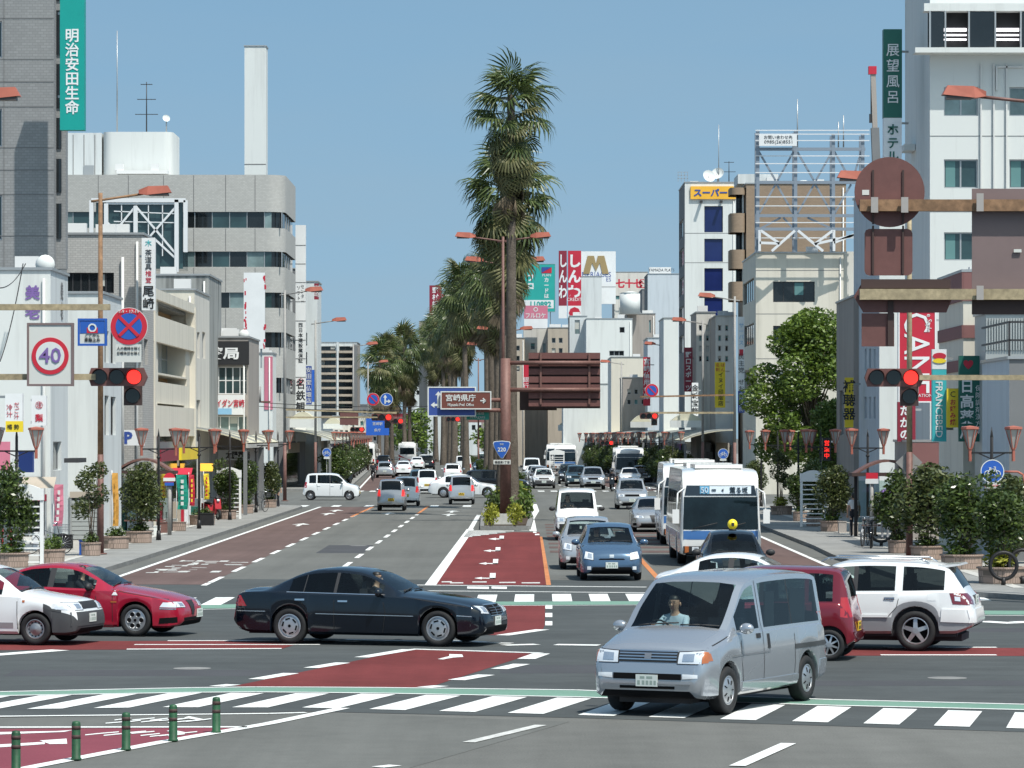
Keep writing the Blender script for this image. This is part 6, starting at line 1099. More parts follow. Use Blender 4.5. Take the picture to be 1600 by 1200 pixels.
leafmat('shrub_leaf', (.026, .050, .011), (.11, .155, .038), .3); leafmat('shrub_leaf_b', (.036, .058, .016), (.135, .155, .052), .4); leafmat('camphor_leaf', (.045, .085, .012), (.19, .27, .045), .4); leafmat('low_leaf', (.05, .10, .015), (.18, .25, .05), .5); leafmat('yellow_leaf', (.22, .24, .02), (.36, .36, .05), .5)
mat('bark', (.15, .12, .095), .9, noise=[(2, .2), (14, .25)], bump=(9, .8, .06)); mat('palm_trunk', (.13, .108, .088), .95, noise=[(.6, .2), (5, .25), (22, .25)], bump=(14, .8, .05)); mat('soil', (.07, .05, .035), .95)
def frond(rn, droop, spread=125, n=17, pet=.85, rad=.92):
    mb = MB(); mb.bar((0, 0, 0), (pet*.6, 0, .04), .035, .02); mb.bar((pet*.6, 0, .04), (pet, 0, 0), .03, .018)
    for i in range(n):
        a = R(-spread+2*spread*i/(n-1)); l = rad*(1-.25*abs(a)/2.2)*rn.uniform(.9, 1.05); d = V(math.cos(a), math.sin(a), 0); t = V(-d.y, d.x, 0); c = V(pet, 0, 0); w = .045
        dz = droop*rn.uniform(.7, 1.3); p0 = c+d*.05; p1 = c+d*l*.52+V(0, 0, -.03); p2 = c+d*l*.80+V(0, 0, -.03-dz*.45); p3 = c+d*l*.92+V(0, 0, -.03-dz*1.2)
        fold = V(0, 0, .03)
        k = len(mb.v); mb.v += [tuple(q) for q in (p0, p1-t*w, p1+fold, p1+t*w, p2-t*w*.6, p2+t*w*.6, p3)]
        for f in ((0, 1, 2), (0, 2, 3), (1, 4, 2), (2, 4, 5), (2, 5, 3), (4, 6, 5)): mb.f.append([k+j for j in f]); mb.m.append(0); mb.sm.append(False)
    return mb
rn = random.Random(11); FR = {}
for kind, dr, sp_, rd in (('g', .38, 112, 1.0), ('o', .35, 78, 1.15), ('b', .15, 42, 1.2)): FR[kind] = [frond(rn, dr*rn.uniform(.6, 1.5), sp_, rad=rd*rn.uniform(.9, 1.1)) for _ in range(4)]
FRM = {k: [f.mesh('frond', {'g': 'palm_green', 'o': 'palm_olive', 'b': 'palm_brown'}[k], fix=False) for f in v] for k, v in FR.items()}
def palm_layout(rn, n, tall, sc):
    out = []
    for i in range(n):
        t = i/n; az = i*2.399+rn.uniform(-.3, .3)
        if t < .55: el = R(78-128*t/.55+rn.uniform(-24, 24)); z = -t*1.9*tall+rn.uniform(-.15, .15); kd = 'g' if rn.random() < .88 else 'o'
        elif t < .8: el = R(-40-35*(t-.55)/.25+rn.uniform(-16, 20)); z = -.55*1.9*tall-(t-.55)*4.5*tall; kd = 'o' if rn.random() < .55 else 'g'
        else: el = R(-70-14*(t-.8)/.2+rn.uniform(-6, 14)); z = -2.1*tall-(t-.8)*7.0*tall; kd = 'b' if rn.random() < .55 else 'o'
        out.append((az, el, z, kd, sc*rn.uniform(.85, 1.15), rn.randrange(4), rn.uniform(-.5, .5)))
    return out
def mtx(az, el, z, s, roll): return Matrix.Translation((0, 0, z)) @ Matrix.Rotation(az, 4, 'Z') @ Matrix.Rotation(-el, 4, 'Y') @ Matrix.Rotation(roll, 4, 'X') @ Matrix.Scale(s, 4)
CROWN = []
for v_ in range(3):
    rr = random.Random(40+v_); mb = MB(); mi = {'g': 0, 'o': 1, 'b': 2}
    for (az, el, z, kd, s, k, ro) in palm_layout(rr, 58, 1.0, 1.4):
        mt = mtx(az, el, z, s, ro); f = FR[kd][k]; n0 = len(mb.v); mb.v += [tuple(mt @ Vector(p)) for p in f.v]
        for q in f.f: mb.f.append([n0+j for j in q]); mb.m.append(mi[kd]); mb.sm.append(False)
    CROWN.append(mb.mesh('crown', ['palm_green', 'palm_olive', 'palm_brown'], fix=False))
def palm_trunk(h, rn, lean=(0, 0)):
    q = MB(); prof = []
    n = 10; prev = None
    for i in range(n+1):
        t = i/n; r_ = .30-.12*t+(.14*(1-t)**8); c = V(lean[0]*t*t, lean[1]*t*t, h*t)
        if prev: q.cyl(prev[0], c, prev[1], r_, 12, caps=False)
        prev = (c, r_)
    return q
def palm(label, X, Y, h, group=None, detail=False, seed=0, sc=1.):
    rr = random.Random(seed); r_ = thing('palm_tree', label, 'palm tree', (X, Y, .14), rr.uniform(0, 6), group); lean = (rr.uniform(-.25, .25), rr.uniform(-.25, .25)); palm_trunk(h, rr, lean).build('trunk', 'palm_trunk', r_)
    top = V(lean[0], lean[1], h)
    if detail:
        for (az, el, z, kd, s, k, ro) in palm_layout(rr, 76, 1.35, 1.42*sc):
            o = link('frond', FRM[kd][k], r_); o.matrix_local = Matrix.Translation(top) @ mtx(az, el, z, s, ro)
    else:
        o = link('crown', CROWN[seed % 3], r_, top, rr.uniform(0, 6)); o.scale = (sc*rr.uniform(.9, 1.08),)*2+(sc*rr.uniform(.95, 1.15),)
    return r_
palm('tallest palm tree at the front end of the median beside the sign column', px(799, 178), 178, 20.2, detail=True, seed=5, sc=.84)
palm('second palm tree in the median with a broad drooping crown', px(786, 196), 196, 17.6, detail=True, seed=8, sc=1.1)
for k in range(17):
    Y = 266+17*k+random.uniform(-2, 2); X = bend(Y)-1.3-.012*(Y-265)+random.uniform(-.8, .8); palm('palm tree in the long median row, %s from the far junction' % ORD[k], X, Y, random.uniform(16.2, 18.8), 'median palms beyond the junction', seed=20+k, sc=random.uniform(1.0, 1.2))
for k, (x, Y, h_) in enumerate(((592, 470, 13.2), (604, 480, 14.5), (612, 500, 14.4), (632, 490, 15.6), (640, 505, 15.0))): palm('palm tree in the left roadside clump far down the street, %s from the left' % ORD[k], px(x, Y), Y, h_, 'left roadside palms', seed=60+k, sc=1.2)
# leafy masses
def leaf_cloud(rn, blobs, n, size, flat_=.35):
    mb = MB(); tot = sum(b[3]*b[4]*b[5] for b in blobs)
    for (cx, cy, cz, rx, ry, rz) in blobs:
        for _ in range(int(n*rx*ry*rz/tot)):
            while True:
                p = V(rn.uniform(-1, 1), rn.uniform(-1, 1), rn.uniform(-1, 1)); l = p.length
                if .35 < l < 1 and rn.random() < l: break
            c = V(cx+p.x*rx, cy+p.y*ry, cz+p.z*rz); u = V(rn.gauss(0, 1), rn.gauss(0, 1), rn.gauss(0, .6)).normalized(); w = u.cross(V(rn.gauss(0, 1), rn.gauss(0, 1), rn.gauss(0, 1))).normalized(); s = size*rn.uniform(.6, 1.25)
            mb.poly([c-u*s*.9, c+w*s*.42, c+u*s*.9, c-w*s*.42])
    return mb
def shrub_mesh(seed, n, h_, w, leaf, m, airy=False):
    rn = random.Random(seed); bl = []
    for k in range(13 if not airy else 10):
        t = rn.random(); z = (.38 if not airy else .45)*h_+t*(.55 if not airy else .5)*h_; a = rn.uniform(0, 6.3); rr = w*.5*rn.uniform(.1, .75)*(1-.35*t); s = w*rn.uniform(.18, .30)*(1 if not airy else .8)
        bl.append((math.cos(a)*rr, math.sin(a)*rr, z, s, s, s*rn.uniform(.8, 1.2)))
    if not airy: bl += [(0, 0, h_*.34, w*.36, w*.36, h_*.2), (0, 0, h_*.6, w*.42, w*.42, h_*.25)]
    mb = leaf_cloud(rn, bl, n, leaf); st = MB()
    for b in bl[::2]: st.cyl((rn.uniform(-.08, .08), rn.uniform(-.08, .08), 0), (b[0], b[1], b[2]), .022, .008, 5)
    return mb.mesh('foliage', m, fix=False), st.mesh('stem', 'bark')
SH = [shrub_mesh(1, 4200, 2.2, 1.7, .085, 'shrub_leaf'), shrub_mesh(2, 4200, 2.1, 1.9, .085, 'shrub_leaf_b'), shrub_mesh(3, 1300, 2.5, 1.5, .085, 'shrub_leaf_b', True), shrub_mesh(4, 4200, 2.3, 1.6, .085, 'shrub_leaf')]
LOW = [shrub_mesh(7, 420, .42, .85, .07, 'low_leaf'), shrub_mesh(8, 420, .36, .9, .07, 'shrub_leaf'), shrub_mesh(9, 420, .5, .8, .07, 'yellow_leaf')]
def shrub(label, loc, kind, sx=1., sz=1., group=None, name='shrub', src=SH):
    r_ = thing(name, label, 'shrub', loc, random.uniform(0, 6.2), group); r_.scale = (sx, sx, sz); link('foliage', src[kind][0], r_); link('stems', src[kind][1], r_); return r_
mat('planter_brick', (.40, .30, .25), .85, tile=(.09, .16, (.20, .16, .13), .01), noise=[(2, .1)])
def planter(label, loc, w=.85, h_=.42, low=None, group='brick planters'):
    r_ = thing('planter', label, 'planter', loc, 0, group); q = MB(); q.lathe([(w*.5, 0), (w*.52, h_-.04), (w*.56, h_-.04), (w*.56, h_), (w*.44, h_), (w*.44, h_-.08)], 12, sm=False); q.build('pot', 'planter_brick', r_)
    q = MB(); q.cyl((0, 0, h_-.09), (0, 0, h_-.06), w*.44, n=12); q.build('soil', 'soil', r_)
    if low is not None:
        o = link('ground_plants', LOW[low][0], r_, (0, 0, h_-.12)); o.scale = (w/.85,)*2+(1,)
    return r_
Z = .146
def pv(x, y): p = gp(x, y, Z); return (p.x, p.y, Z)
LP = [(17, 890, 1.0, 0, 0, .85, 1.15, 'at the left edge below the lantern post'), (81, 884, .75, 0, None, 0, 0, 'beside the near white ladder frame on the left'), (142, 872, .6, 1, 2, 1.0, 1.0, 'just left of the near left lamp post'), (181, 861, .85, 1, None, 0, 0, 'just right of the near left lamp post'), (217, 852, .9, 1, 1, .92, 1.08, 'below the left bus shelter'), (316, 824, 1.05, 1, None, 0, 0, 'beside the left lantern post past the shelter'), (355, 815, .8, 0, 3, .85, 1.0, 'before the second left white frame'), (383, 806, .8, 0, 0, .9, 1.05, 'behind the second left white frame'), (420, 797, .8, 1, 1, .8, .9, 'at the end of the left pavement')]
for x, y, w, low, sk, sx, sz, lb in LP:
    p = pv(x, y-4); planter('pinkish brick planter '+lb, p, w, .42, low)
    if sk is not None: shrub('leafy shrub in the planter '+lb, (p[0], p[1], Z+.34), sk, sx, sz)
RP = [(1403, 868, .62, 1, 0, 1.0, 1.0, 'left of the right signal post'), (1448, 878, .95, 1, 1, 1.25, 1.12, 'right of the right signal post'), (1503, 893, 1.15, 0, 0, 1.15, 1.02, 'before the blue cycle sign'), (1566, 915, 1.2, 2, 3, 1.0, 1.05, 'at the right edge by the ring stand'), (1299, 834, .85, 0, 1, 1.0, .98, 'before the right bus shelter'), (1274, 826, .75, 1, 0, .95, 1.05, 'beside the right white ladder frame'), (1221, 808, 1.0, 2, 2, 1.0, 1.05, 'under the right lantern posts'), (1176, 790, .9, 0, 1, .9, .9, 'right of the front bus'), (1250, 818, .6, 0, 3, .9, .95, 'behind the right white ladder frame')]
for x, y, w, low, sk, sx, sz, lb in RP:
    p = pv(x, y-4); planter('pinkish brick planter '+lb, p, w, .42, low)
    if sk is not None: shrub('leafy shrub in the planter '+lb, (p[0], p[1], Z+.34), sk, sx, sz)
shrub('leafy shrub behind the right planters beside the cycle sign post', (pv(1580, 888)[0], pv(1580, 888)[1], Z), 1, 1.1, 1.15); shrub('leafy shrub in shade behind the ring stand at right edge', (pv(1610, 880)[0], pv(1610, 880)[1], Z), 0, 1.1, 1.2)
for k in range(26):
    Y = 270+5.4*k
    shrub('green shrub along the far left kerb, %s from the junction' % ORD[k], (bend(Y)-13.9, Y, Z), k % 4, 1.5, 1.2, 'far left kerb shrubs'); shrub('green shrub along the far right kerb, %s from the junction' % ORD[k], (bend(Y)+11.3, Y, Z), (k+1) % 4, 1.5, 1.15, 'far right kerb shrubs')
def big_tree(label, loc, h_, w, n, leaf, seed, m='camphor_leaf', trunk=2.6, name='camphor_tree'):
    rn = random.Random(seed); r_ = thing(name, label, 'tree', loc); bl = []; tk = MB(); tk.cyl((0, 0, 0), (0, 0, trunk), .28, .2, 10)
    for k in range(30):
        a = k*2.399+rn.uniform(-.4, .4); t = (k+.5)/30; z = trunk+.2+(h_-trunk)*t*.92; rr = w*.5*math.sin(math.pi*min(1, .22+.72*t))*rn.uniform(.45, .92); s = rn.uniform(.75, 1.15)*w*.19
        c = (math.cos(a)*rr, math.sin(a)*rr, z); bl.append((*c, s*1.1, s*1.1, s*.75)); tk.cyl((0, 0, trunk*.8+(z-trunk)*.45), c, .07, .02, 5)
    tk.cyl((0, 0, trunk), (0, 0, h_*.8), .2, .05, 8); tk.build('trunk', 'bark', r_); leaf_cloud(rn, bl, n, leaf).build('crown', m, r_, fix=False); return r_
p = pv(1255, 800); big_tree('large round camphor tree on the right pavement behind the lantern posts', (px(1268, 188), 188, Z), 9.9, 5.9, 30000, .14, 5); big_tree('smaller bright green tree right of the camphor tree', (px(1303, 180), 180, Z), 5.4, 3.2, 9000, .12, 6, 'low_leaf', 1.6)
for k in range(12):
    x, Y = [(520, 560), (545, 600), (650, 560), (662, 610), (678, 640), (590, 620), (770, 560), (790, 540), (815, 520), (835, 560), (630, 680), (700, 690)][k]; big_tree('distant round green street tree near the end of the street', (px(x, Y), Y, Z), 5.5+(k % 3), 6, 900, .42, 70+k, trunk=1.5, name='street_tree')['group'] = 'distant street trees'
# median island
mi_ = [(-1.33+px(0, 0)*0, 154), (.75, 154), (.72, 206), (-1.6, 206)]
q = MB(); q.slab([(-1.33, 154), (.78, 154), (1.0, 172), (.9, 206), (-1.5, 206), (-1.45, 172)], 0, .17); struct(q.build('median_kerb', 'kerb'))
q = MB(); q.slab([(-1.15, 154.3), (.58, 154.3), (.78, 172), (.7, 205.7), (-1.3, 205.7), (-1.25, 172)], .165, .22); struct(q.build('median_soil', 'soil'))
for k, (x, y, kind, s, lb) in enumerate(((768, 818, 2, 1.1, 'yellow-green low plant left of the concrete block on the median'), (806, 818, 2, 1.1, 'yellow-green low plant right of the concrete block on the median'), (776, 800, 1, 1.7, 'dark bushy plant left of the sign column'), (808, 797, 0, 2.0, 'green bushy plant right of the sign column'), (801, 790, 1, 1.8, 'dark green plant behind the sign column'), (815, 806, 0, 1.5, 'green low plant at the right edge of the median'))):
    p = gp(x, y+4, .2); shrub(lb, (p.x, p.y, .2), kind, s, s*1.5, src=LOW, name='low_shrub')
for k in range(7): shrub('dark green low plant along the near median, %s from its front' % ORD[k], (-.2+.4*(k % 2), 178+4*k, .2), k % 3, 2.0, 2.4, 'plants along the median', src=LOW, name='low_shrub')
q = MB(); q.slab([(-1.8, 262), (.2, 262), (bend(600)-.2, 600), (bend(600)-2.2, 600)], 0, .16); struct(q.build('median_kerb', 'kerb'))
for k in range(24):
    Y = 264+14*k; shrub('green shrub between the far median palms, %s from the junction' % ORD[k], (bend(Y)-1, Y, .16), k % 4, 1.1, .55, 'far median shrubs')
p = gp(786, 820, .2); q = MB(); q.prism([(-.40, 0), (.40, 0), (.36, .46), (-.36, .46)], -.25, .25); tag(q.build('concrete_block', 'kerb_light', None, (p.x, p.y, .2)), 'pale concrete block at the front of the median', 'concrete block')
# ------------------------------------------------------------------ vehicles in place
def at(S, pxy, lx, ly, head):
    p = gp(*pxy); q = Matrix.Rotation(head, 3, 'Z') @ Vector((lx, ly, 0)); return (p.x-q.x, p.y-q.y, .0145)
def wl(S, front=True, left=True): return (S['L']/2-(S['xf'] if front else S['xr']), (S['W']/2-.1)*(1 if left else -1))
h = R(-116.5); cs = make_car(VAN, 'car_silver', 'silver one-box van turning over the near crosswalk, driver behind the wheel', at(VAN, (1131, 1117), *wl(VAN, 1, 1), h), h, wheels='cap', name='van', driver=('drv_pale', 'person in pale blue shirt driving the silver van, hands on the wheel'))
for a_, b_ in ((-.55, -.20), (-1.75, -1.15)): q = MB(); q.bx(a_, b_, .70, .72, 1.12, 1.66); q.build('curtain', 'curtain', cs['root'])
h = R(-18); make_car(SEDAN_L, 'car_navy', 'long dark navy luxury sedan crossing the junction with polished dish wheels', at(SEDAN_L, (686, 1011), *wl(SEDAN_L, 1, 0), h), h, wheels='dish6', name='sedan_car', driver=('drv_dark', 'person in dark clothes driving the navy sedan'))
h = R(-14); make_car(SEDAN_S, 'car_red', 'bright red sedan with round-hole alloy wheels behind the white wagon', at(SEDAN_S, (213, 995), *wl(SEDAN_S, 1, 0), h), h, wheels='holes', name='sedan_car', driver=('drv_dark', 'person in silhouette driving the bright red sedan'))
h = R(-15); make_car(WAGON, 'car_white', 'white estate wagon with grey bumper and steel wheels at left edge', at(WAGON, (57, 1009), *wl(WAGON, 1, 0), h), h, low='grey_plastic', wheels='steel', name='estate_car')
h = R(166); cs = make_car(SUV, 'car_white', 'white two-tone sport utility car with silver lower body and rear spoiler', at(SUV, (1431, 1018), *wl(SUV, 0, 1), h), h, low='car_lowsilver', wheels='spoke5', name='sport_utility_car')
q = MB(); q.prism([(-1.62, 1.56), (-1.98, 1.585), (-2.02, 1.555), (-1.66, 1.50)], -.60, .60); q.build('rear_spoiler', 'car_white', cs['root'])
for s_ in (1, -1): q = MB(); q.tube([(.55, .56*s_, 1.60), (.4, .56*s_, 1.68), (-1.3, .56*s_, 1.67), (-1.45, .56*s_, 1.58)], .018); q.build('roof_rail', 'chrome', cs['root'])
h = R(167); make_car(KEI, 'car_maroon', 'dark red tall mini car showing its rear beside the silver van', at(KEI, (1296, 1033), *wl(KEI, 0, 1), h), h, wheels='spoke8', name='mini_car', plate_m='plate_yellow')
def toward(S, xc, Yf, side=0): return ((xc-800)*Yf/F, Yf+S['L']/2, .0145)
def away(S, xc, Yr): return ((xc-800)*Yr/F, Yr+S['L']/2, .0145)
TW, AW = R(-90), R(90)
h = R(-14); make_car(SEDAN_S, 'car_white', 'white sedan mostly hidden behind the silver van, only its roof showing', (px(1192, 78), 79.5, .0145), h, name='sedan_car', wheels='steel')
TAXI = dict(SEDAN_S, L=4.69, W=1.695, H=1.525); TAXI['patches'] = HATCH['patches'][:1]+WAGON['patches'][2:3]+[p for p in SEDAN_S['patches'] if p[0] == 'tail_light']
k = 4.69/4.43
for q in ('top', 'belt', 'bot', 'plan', 'roofw'): TAXI[q] = [(a*k, b*(1.07 if q == 'top' and b > 1 else 1)) for a, b in SEDAN_S[q]]
for q in ('ws', 'rwin'): TAXI[q] = tuple(a*k for a in SEDAN_S[q])
for q in ('win', 'pillar'): TAXI[q] = [tuple(a*k for a in w) for w in SEDAN_S[q]]
TAXI['plates'] = [('front', 0, .42), ('rear', 0, .7)]; TAXI['xr'] = 3.7
c = make_car(TAXI, 'car_black', 'black taxi with a yellow ball roof lamp in front of the first bus', toward(TAXI, 1153, 92), TW, name='taxi', cat='taxi', wheels='cap')
l = MB(); l.cyl((0.1, 0, 1.50), (0.1, 0, 1.54), .10, n=12); l.build('roof_lamp_foot', 'black_plastic', c['root']); l = MB(); l.ell((.1, 0, 1.66), (.13, .13, .135), 14, 10); rl = l.build('roof_lamp', 'taxi_yellow', c['root']); t = MB(); t.box((.232, 0, 1.66), (.012, .07, .09)); t.build('lamp_mark', 'black_plastic', rl)
make_car(HATCH, 'car_blue', 'metallic blue hatchback with round headlights waiting at the far crosswalk', toward(HATCH, 954, 99.8), TW+R(1), name='hatchback_car', wheels='cap', driver=('drv_dark', 'person in dark clothes driving the metallic blue hatchback'))
MARCH = dict(HATCH, L=3.72, W=1.66)
make_car(HATCH, 'car_silver2', 'silver hatchback half hidden behind the blue hatchback', toward(HATCH, 920, 108), TW, name='hatchback_car', wheels='steel')
make_car(CABVAN, 'car_white', 'white cab-over delivery van with black bumper behind the silver hatchback', toward(CABVAN, 902, 138), TW, low='black_plastic', name='van', wheels='steel', driver=('drv_dark', 'person in dark clothes driving the white delivery van'))
make_car(MPV, 'car_silver2', 'silver people carrier alone in the lane left of the second bus', toward(MPV, 988, 196), TW, name='people_carrier', wheels='cap')
make_car(SEDAN_S, 'car_silver2', 'silver sedan peeking out from behind the second bus', (5.75, 152, .0145), TW, name='sedan_car', wheels='cap')
make_car(SUV, 'car_silver2', 'silver sport utility car waiting at the far junction beside the motorcycle', toward(SUV, 927, 267), TW, name='sport_utility_car', wheels='spoke5')
make_car(MPV, 'car_teal', 'dark people carrier behind the silver sport utility car', toward(MPV, 901, 283), TW, name='people_carrier')
make_car(MPV, 'car_black', 'black people carrier furthest left beside the dark one', toward(MPV, 889, 297), TW, name='people_carrier')
make_car(WAGON, 'car_white', 'white estate wagon first in the queue left of the silver sport utility car', toward(WAGON, 850, 272), TW, low='grey_plastic', name='estate_car', wheels='steel')
make_car(HATCH, 'car_grey', 'grey hatchback second in the queue behind the white estate wagon', toward(HATCH, 842, 288), TW, name='hatchback_car')
make_car(SEDAN_S, 'car_white', 'white sedan third in the queue at the far junction', toward(SEDAN_S, 836, 312), TW, name='sedan_car')
make_car(CABVAN, 'car_white', 'white van at the back of the queue at the far junction', toward(CABVAN, 831, 330), TW, name='van', wheels='steel')
make_car(SEDAN_S, 'car_white', 'white sedan in front of the distant bus on the right', toward(SEDAN_S, 985, 287), TW, name='sedan_car')
make_car(TAXI, 'car_navy', 'dark sedan beside the white one in front of the distant bus', toward(TAXI, 1003, 296), TW, name='sedan_car')
# left carriageway, seen from behind
make_car(KEI, 'car_grey', 'grey mini van with yellow plate driving away in the bus lane side', away(KEI, 611, 192), AW, name='mini_car', plate_m='plate_yellow', braking=True)
make_car(KEI, 'car_white', 'white mini car just ahead of the grey mini van', away(KEI, 634, 205), AW, name='mini_car', plate_m='plate_yellow', braking=True)
make_car(KEI, 'car_silver2', 'silver mini car with red tail lamps braking in front of the median', away(KEI, 721, 210), AW, name='mini_car', plate_m='plate_yellow', braking=True)
make_car(TAXI, 'car_white', 'white sedan crossing the far junction to the right', (px(728, 231), 233, .0145), R(-7), name='sedan_car', wheels='cap')
make_car(MPV, 'car_black', 'black people carrier crossing behind the sign column', (px(775, 246), 247, .0145), R(-5), name='people_carrier')
make_car(KEI, 'car_white', 'white mini van with yellow plate in the middle of the far junction', away(KEI, 667, 248), AW, name='mini_car', plate_m='plate_yellow')
make_car(WAGON, 'car_teal', 'dark estate car ahead of the white mini van at far junction', away(WAGON, 655, 262), AW, low='car_teal', name='estate_car')
make_car(HATCH, 'car_white', 'white hatchback driving away past the far junction', away(HATCH, 707, 318), AW, name='hatchback_car')
make_car(CABVAN, 'car_white', 'white van driving away beside the palm trunks', away(CABVAN, 724, 366), AW, name='van')
make_car(HATCH, 'car_silver2', 'silver hatchback driving away in the kerb lane near the cyclist', away(HATCH, 601, 340), AW, name='hatchback_car')
make_car(TAXI, 'car_white', 'white sedan driving away beside the silver hatchback', away(TAXI, 630, 352), AW, name='sedan_car')
for (x, Y, S_, p_, lb) in ((652, 420, TAXI, 'car_white', 'distant white sedan left of the dark one before the palms'), (668, 425, MPV, 'car_black', 'distant dark car right of the white sedan before the palms'), (600, 430, MPV, 'car_navy', 'distant dark blue car between the two far buses'), (663, 470, TAXI, 'car_white', 'furthest white sedan before the palm trunks'), (757, 430, CABVAN, 'car_white', 'distant white van right of the palm trunks'), (752, 390, SEDAN_S, 'car_blue', 'distant blue sedan right of the palm trunks')):
    make_car(S_, p_, lb, ((x-800)*Y/F, Y, .0145), AW if x < 700 else TW, name='car', detail=0)
make_car(KEI, 'car_white', 'white mini car pulling out of the left side street', (px(518, 224), 224.5, .0145), R(-2), name='mini_car', wheels='steel', plate_m='plate_yellow')
# buses
BUS = dict(cat='bus', closed=1, L=10.4, W=2.45, H=3.0, r=.48, xf=2.35, xr=7.6, tw=.28, arch=1.14, crown=.9, v4=.999, v5=.997, v6=.993,
  top=[(0, .9), (.02, 1.3), (.06, 2.0), (.12, 2.45), (.2, 2.68), (.4, 2.80), (.9, 2.90), (2, 2.95), (9.6, 2.95), (10.2, 2.85), (10.35, 2.4), (10.4, 1.0)], belt=[(0, .6), (.05, .9), (.2, 1.0), (10.2, 1.0), (10.4, .6)], bot=[(0, .42), (.05, .34), (.3, .32), (10.2, .34), (10.4, .45)],
  plan=[(0, .92), (.02, .95), (.08, .98), (.2, 1), (10.2, 1), (10.4, .95)], roofw=[(0, .90), (.15, .93), (.6, .92), (1.5, .9), (10.4, .9)], win=[], ws=(-2, -1), rwin=(-2, -1))
def bus(label, loc, heading, stripe='bus_blue', dest=None, away_=False, two='dest_blue'):
    S = dict(BUS); pt = [('front_glass', 'front', [(-1.12, 1.10), (1.12, 1.10), (1.10, 2.08), (-1.10, 2.08)], 'sheet_glass', dict(nu=12, nv=6, off=.012)), ('destination_board', 'front', [(-1.08, 2.12), (1.08, 2.12), (1.02, 2.42), (-1.02, 2.42)], 'bus_dest', dict(nu=10, nv=3, off=.014)),
      ('band', 'front', [(-1.12, .80), (1.12, .80), (1.12, 1.06), (-1.12, 1.06)], stripe, dict(nu=10, off=.008)), ('bumper', 'front', [(-1.12, .38), (1.12, .38), (1.12, .60), (-1.12, .60)], 'black_plastic', dict(nu=10, off=.02)), ('headlight', 'front', [(.66, .42), (.86, .42), (.86, .58), (.66, .58)], 'lamp_clear', dict(off=.034)), ('indicator', 'front', [(.96, .42), (1.08, .42), (1.08, .60), (.96, .60)], 'lamp_amber', dict(off=.034)),
      ('band', 'left', [(.35, .80), (10.1, .80), (10.1, 1.0), (.35, 1.0)], stripe, dict(nu=30, nv=2, off=.006)), ('rear_glass', 'rear', [(-.95, 1.45), (.95, 1.45), (.9, 2.3), (-.9, 2.3)], 'sheet_glass', dict(nu=8, nv=4)), ('tail_light', 'rear', [(.9, .7), (1.08, .7), (1.08, 1.0), (.9, 1.0)], 'lamp_red'), ('bumper', 'rear', [(-1.12, .38), (1.12, .38), (1.12, .6), (-1.12, .6)], 'black_plastic', dict(nu=8, off=.02))]
    pt += [('window', 'left', [(.30+a, 1.16), (.30+a+b, 1.16), (.30+a+b, 2.22), (.30+a, 2.22)], 'sheet_glass', dict(nu=3, nv=4, off=.008)) for a, b in ((0, .75), (.85, 1.0), (2.0, 1.35), (3.45, 1.35), (4.9, 1.35), (6.35, 1.35), (7.8, 1.35))]
    S['patches'] = pt; c = make_car(S, 'bus_white', label, loc, heading, name='bus', wheels='steel', interior=False, detail=0, plate_m='plate_white'); r_ = c['root']; half = 5.2
    
    for a_, b_ in ((1.2, 4.2), (-3.6, -1.2)): q = MB(); q.bx(a_, b_, -.72, .72, 2.93, 3.05); q.build('roof_unit', 'bus_white', r_)
    for s in (1, -1):
        q = MB(); q.tube([(half-.10, s*1.08, 2.35), (half+.22, s*1.30, 2.20), (half+.26, s*1.34, 1.62)], .022, 6); q.box((half+.27, s*1.36, 1.50), (.06, .20, .42)); mm = q.build('mirror', 'bus_white', r_)
    q = MB(); q.tube([(half+.03, -.85, 1.12), (half+.04, -.1, 1.3)], .014, 5); q.tube([(half+.03, .05, 1.12), (half+.04, .75, 1.3)], .014, 5); q.build('wiper', 'black_plastic', r_)
    if dest:
        def on(nm, y0, y1, m): return patch(c, nm, 'front', [(y0, 2.17), (y1, 2.17), (y1, 2.40), (y0, 2.40)], m, nu=4, nv=2, off=.02)
        on('route_panel', -.62, -.34, 'dest_blue'); on('destination_panel', -.33, .92, 'dest_white')
        # the board faces forward (+x): letters turned to look along +x
        for s_, y, m, hh, w_ in (('50', -.48, 'dest_white', .17, .95), ('薫る坂', .55, 'bus_dest', .19, .9), ('=', -.20, 'bus_dest', .05, 1.6), ('◀', .06, 'bus_dest', .09, .8)):
            text(s_, hh, m, r_, (half-.075, y, 2.285), 'destination_lettering', .0, w_, rot=(R(-2), 0, R(90)), depth=.03)
    return c
bus('front white and blue city bus with number 50 destination board', (px(1126, 111), 111+5.2, .0145), TW, dest=1)
bus('white and blue city bus directly behind the number 50 bus', (6.62, 131.5+5.2, .0145), TW-R(1))
bus('distant white bus behind the white sedan at the right kerb', (px(984, 304), 304+5.2, .0145), TW, 'bus_white')
bus('distant blue-fronted bus left of the right lanes near the ladder frame', (px(883, 400), 400+5.2, .0145), TW)
bus('distant white bus in shade left of the blue-fronted bus', (px(870, 415), 415+5.2, .0145), TW, 'bus_white')
bus('distant white and blue bus driving away in the left lane', (px(571, 455), 455+5.2, .0145), AW)
c = bus('distant white coach with a red diagonal flash driving away', (px(636, 480), 480+5.2, .0145), AW, 'bus_white')
patch(c, 'flash', 'rear', [(-1.0, .62), (-.4, .62), (1.1, 1.42), (1.1, 1.15)], 'lamp_red', nu=8, nv=2, off=.02)
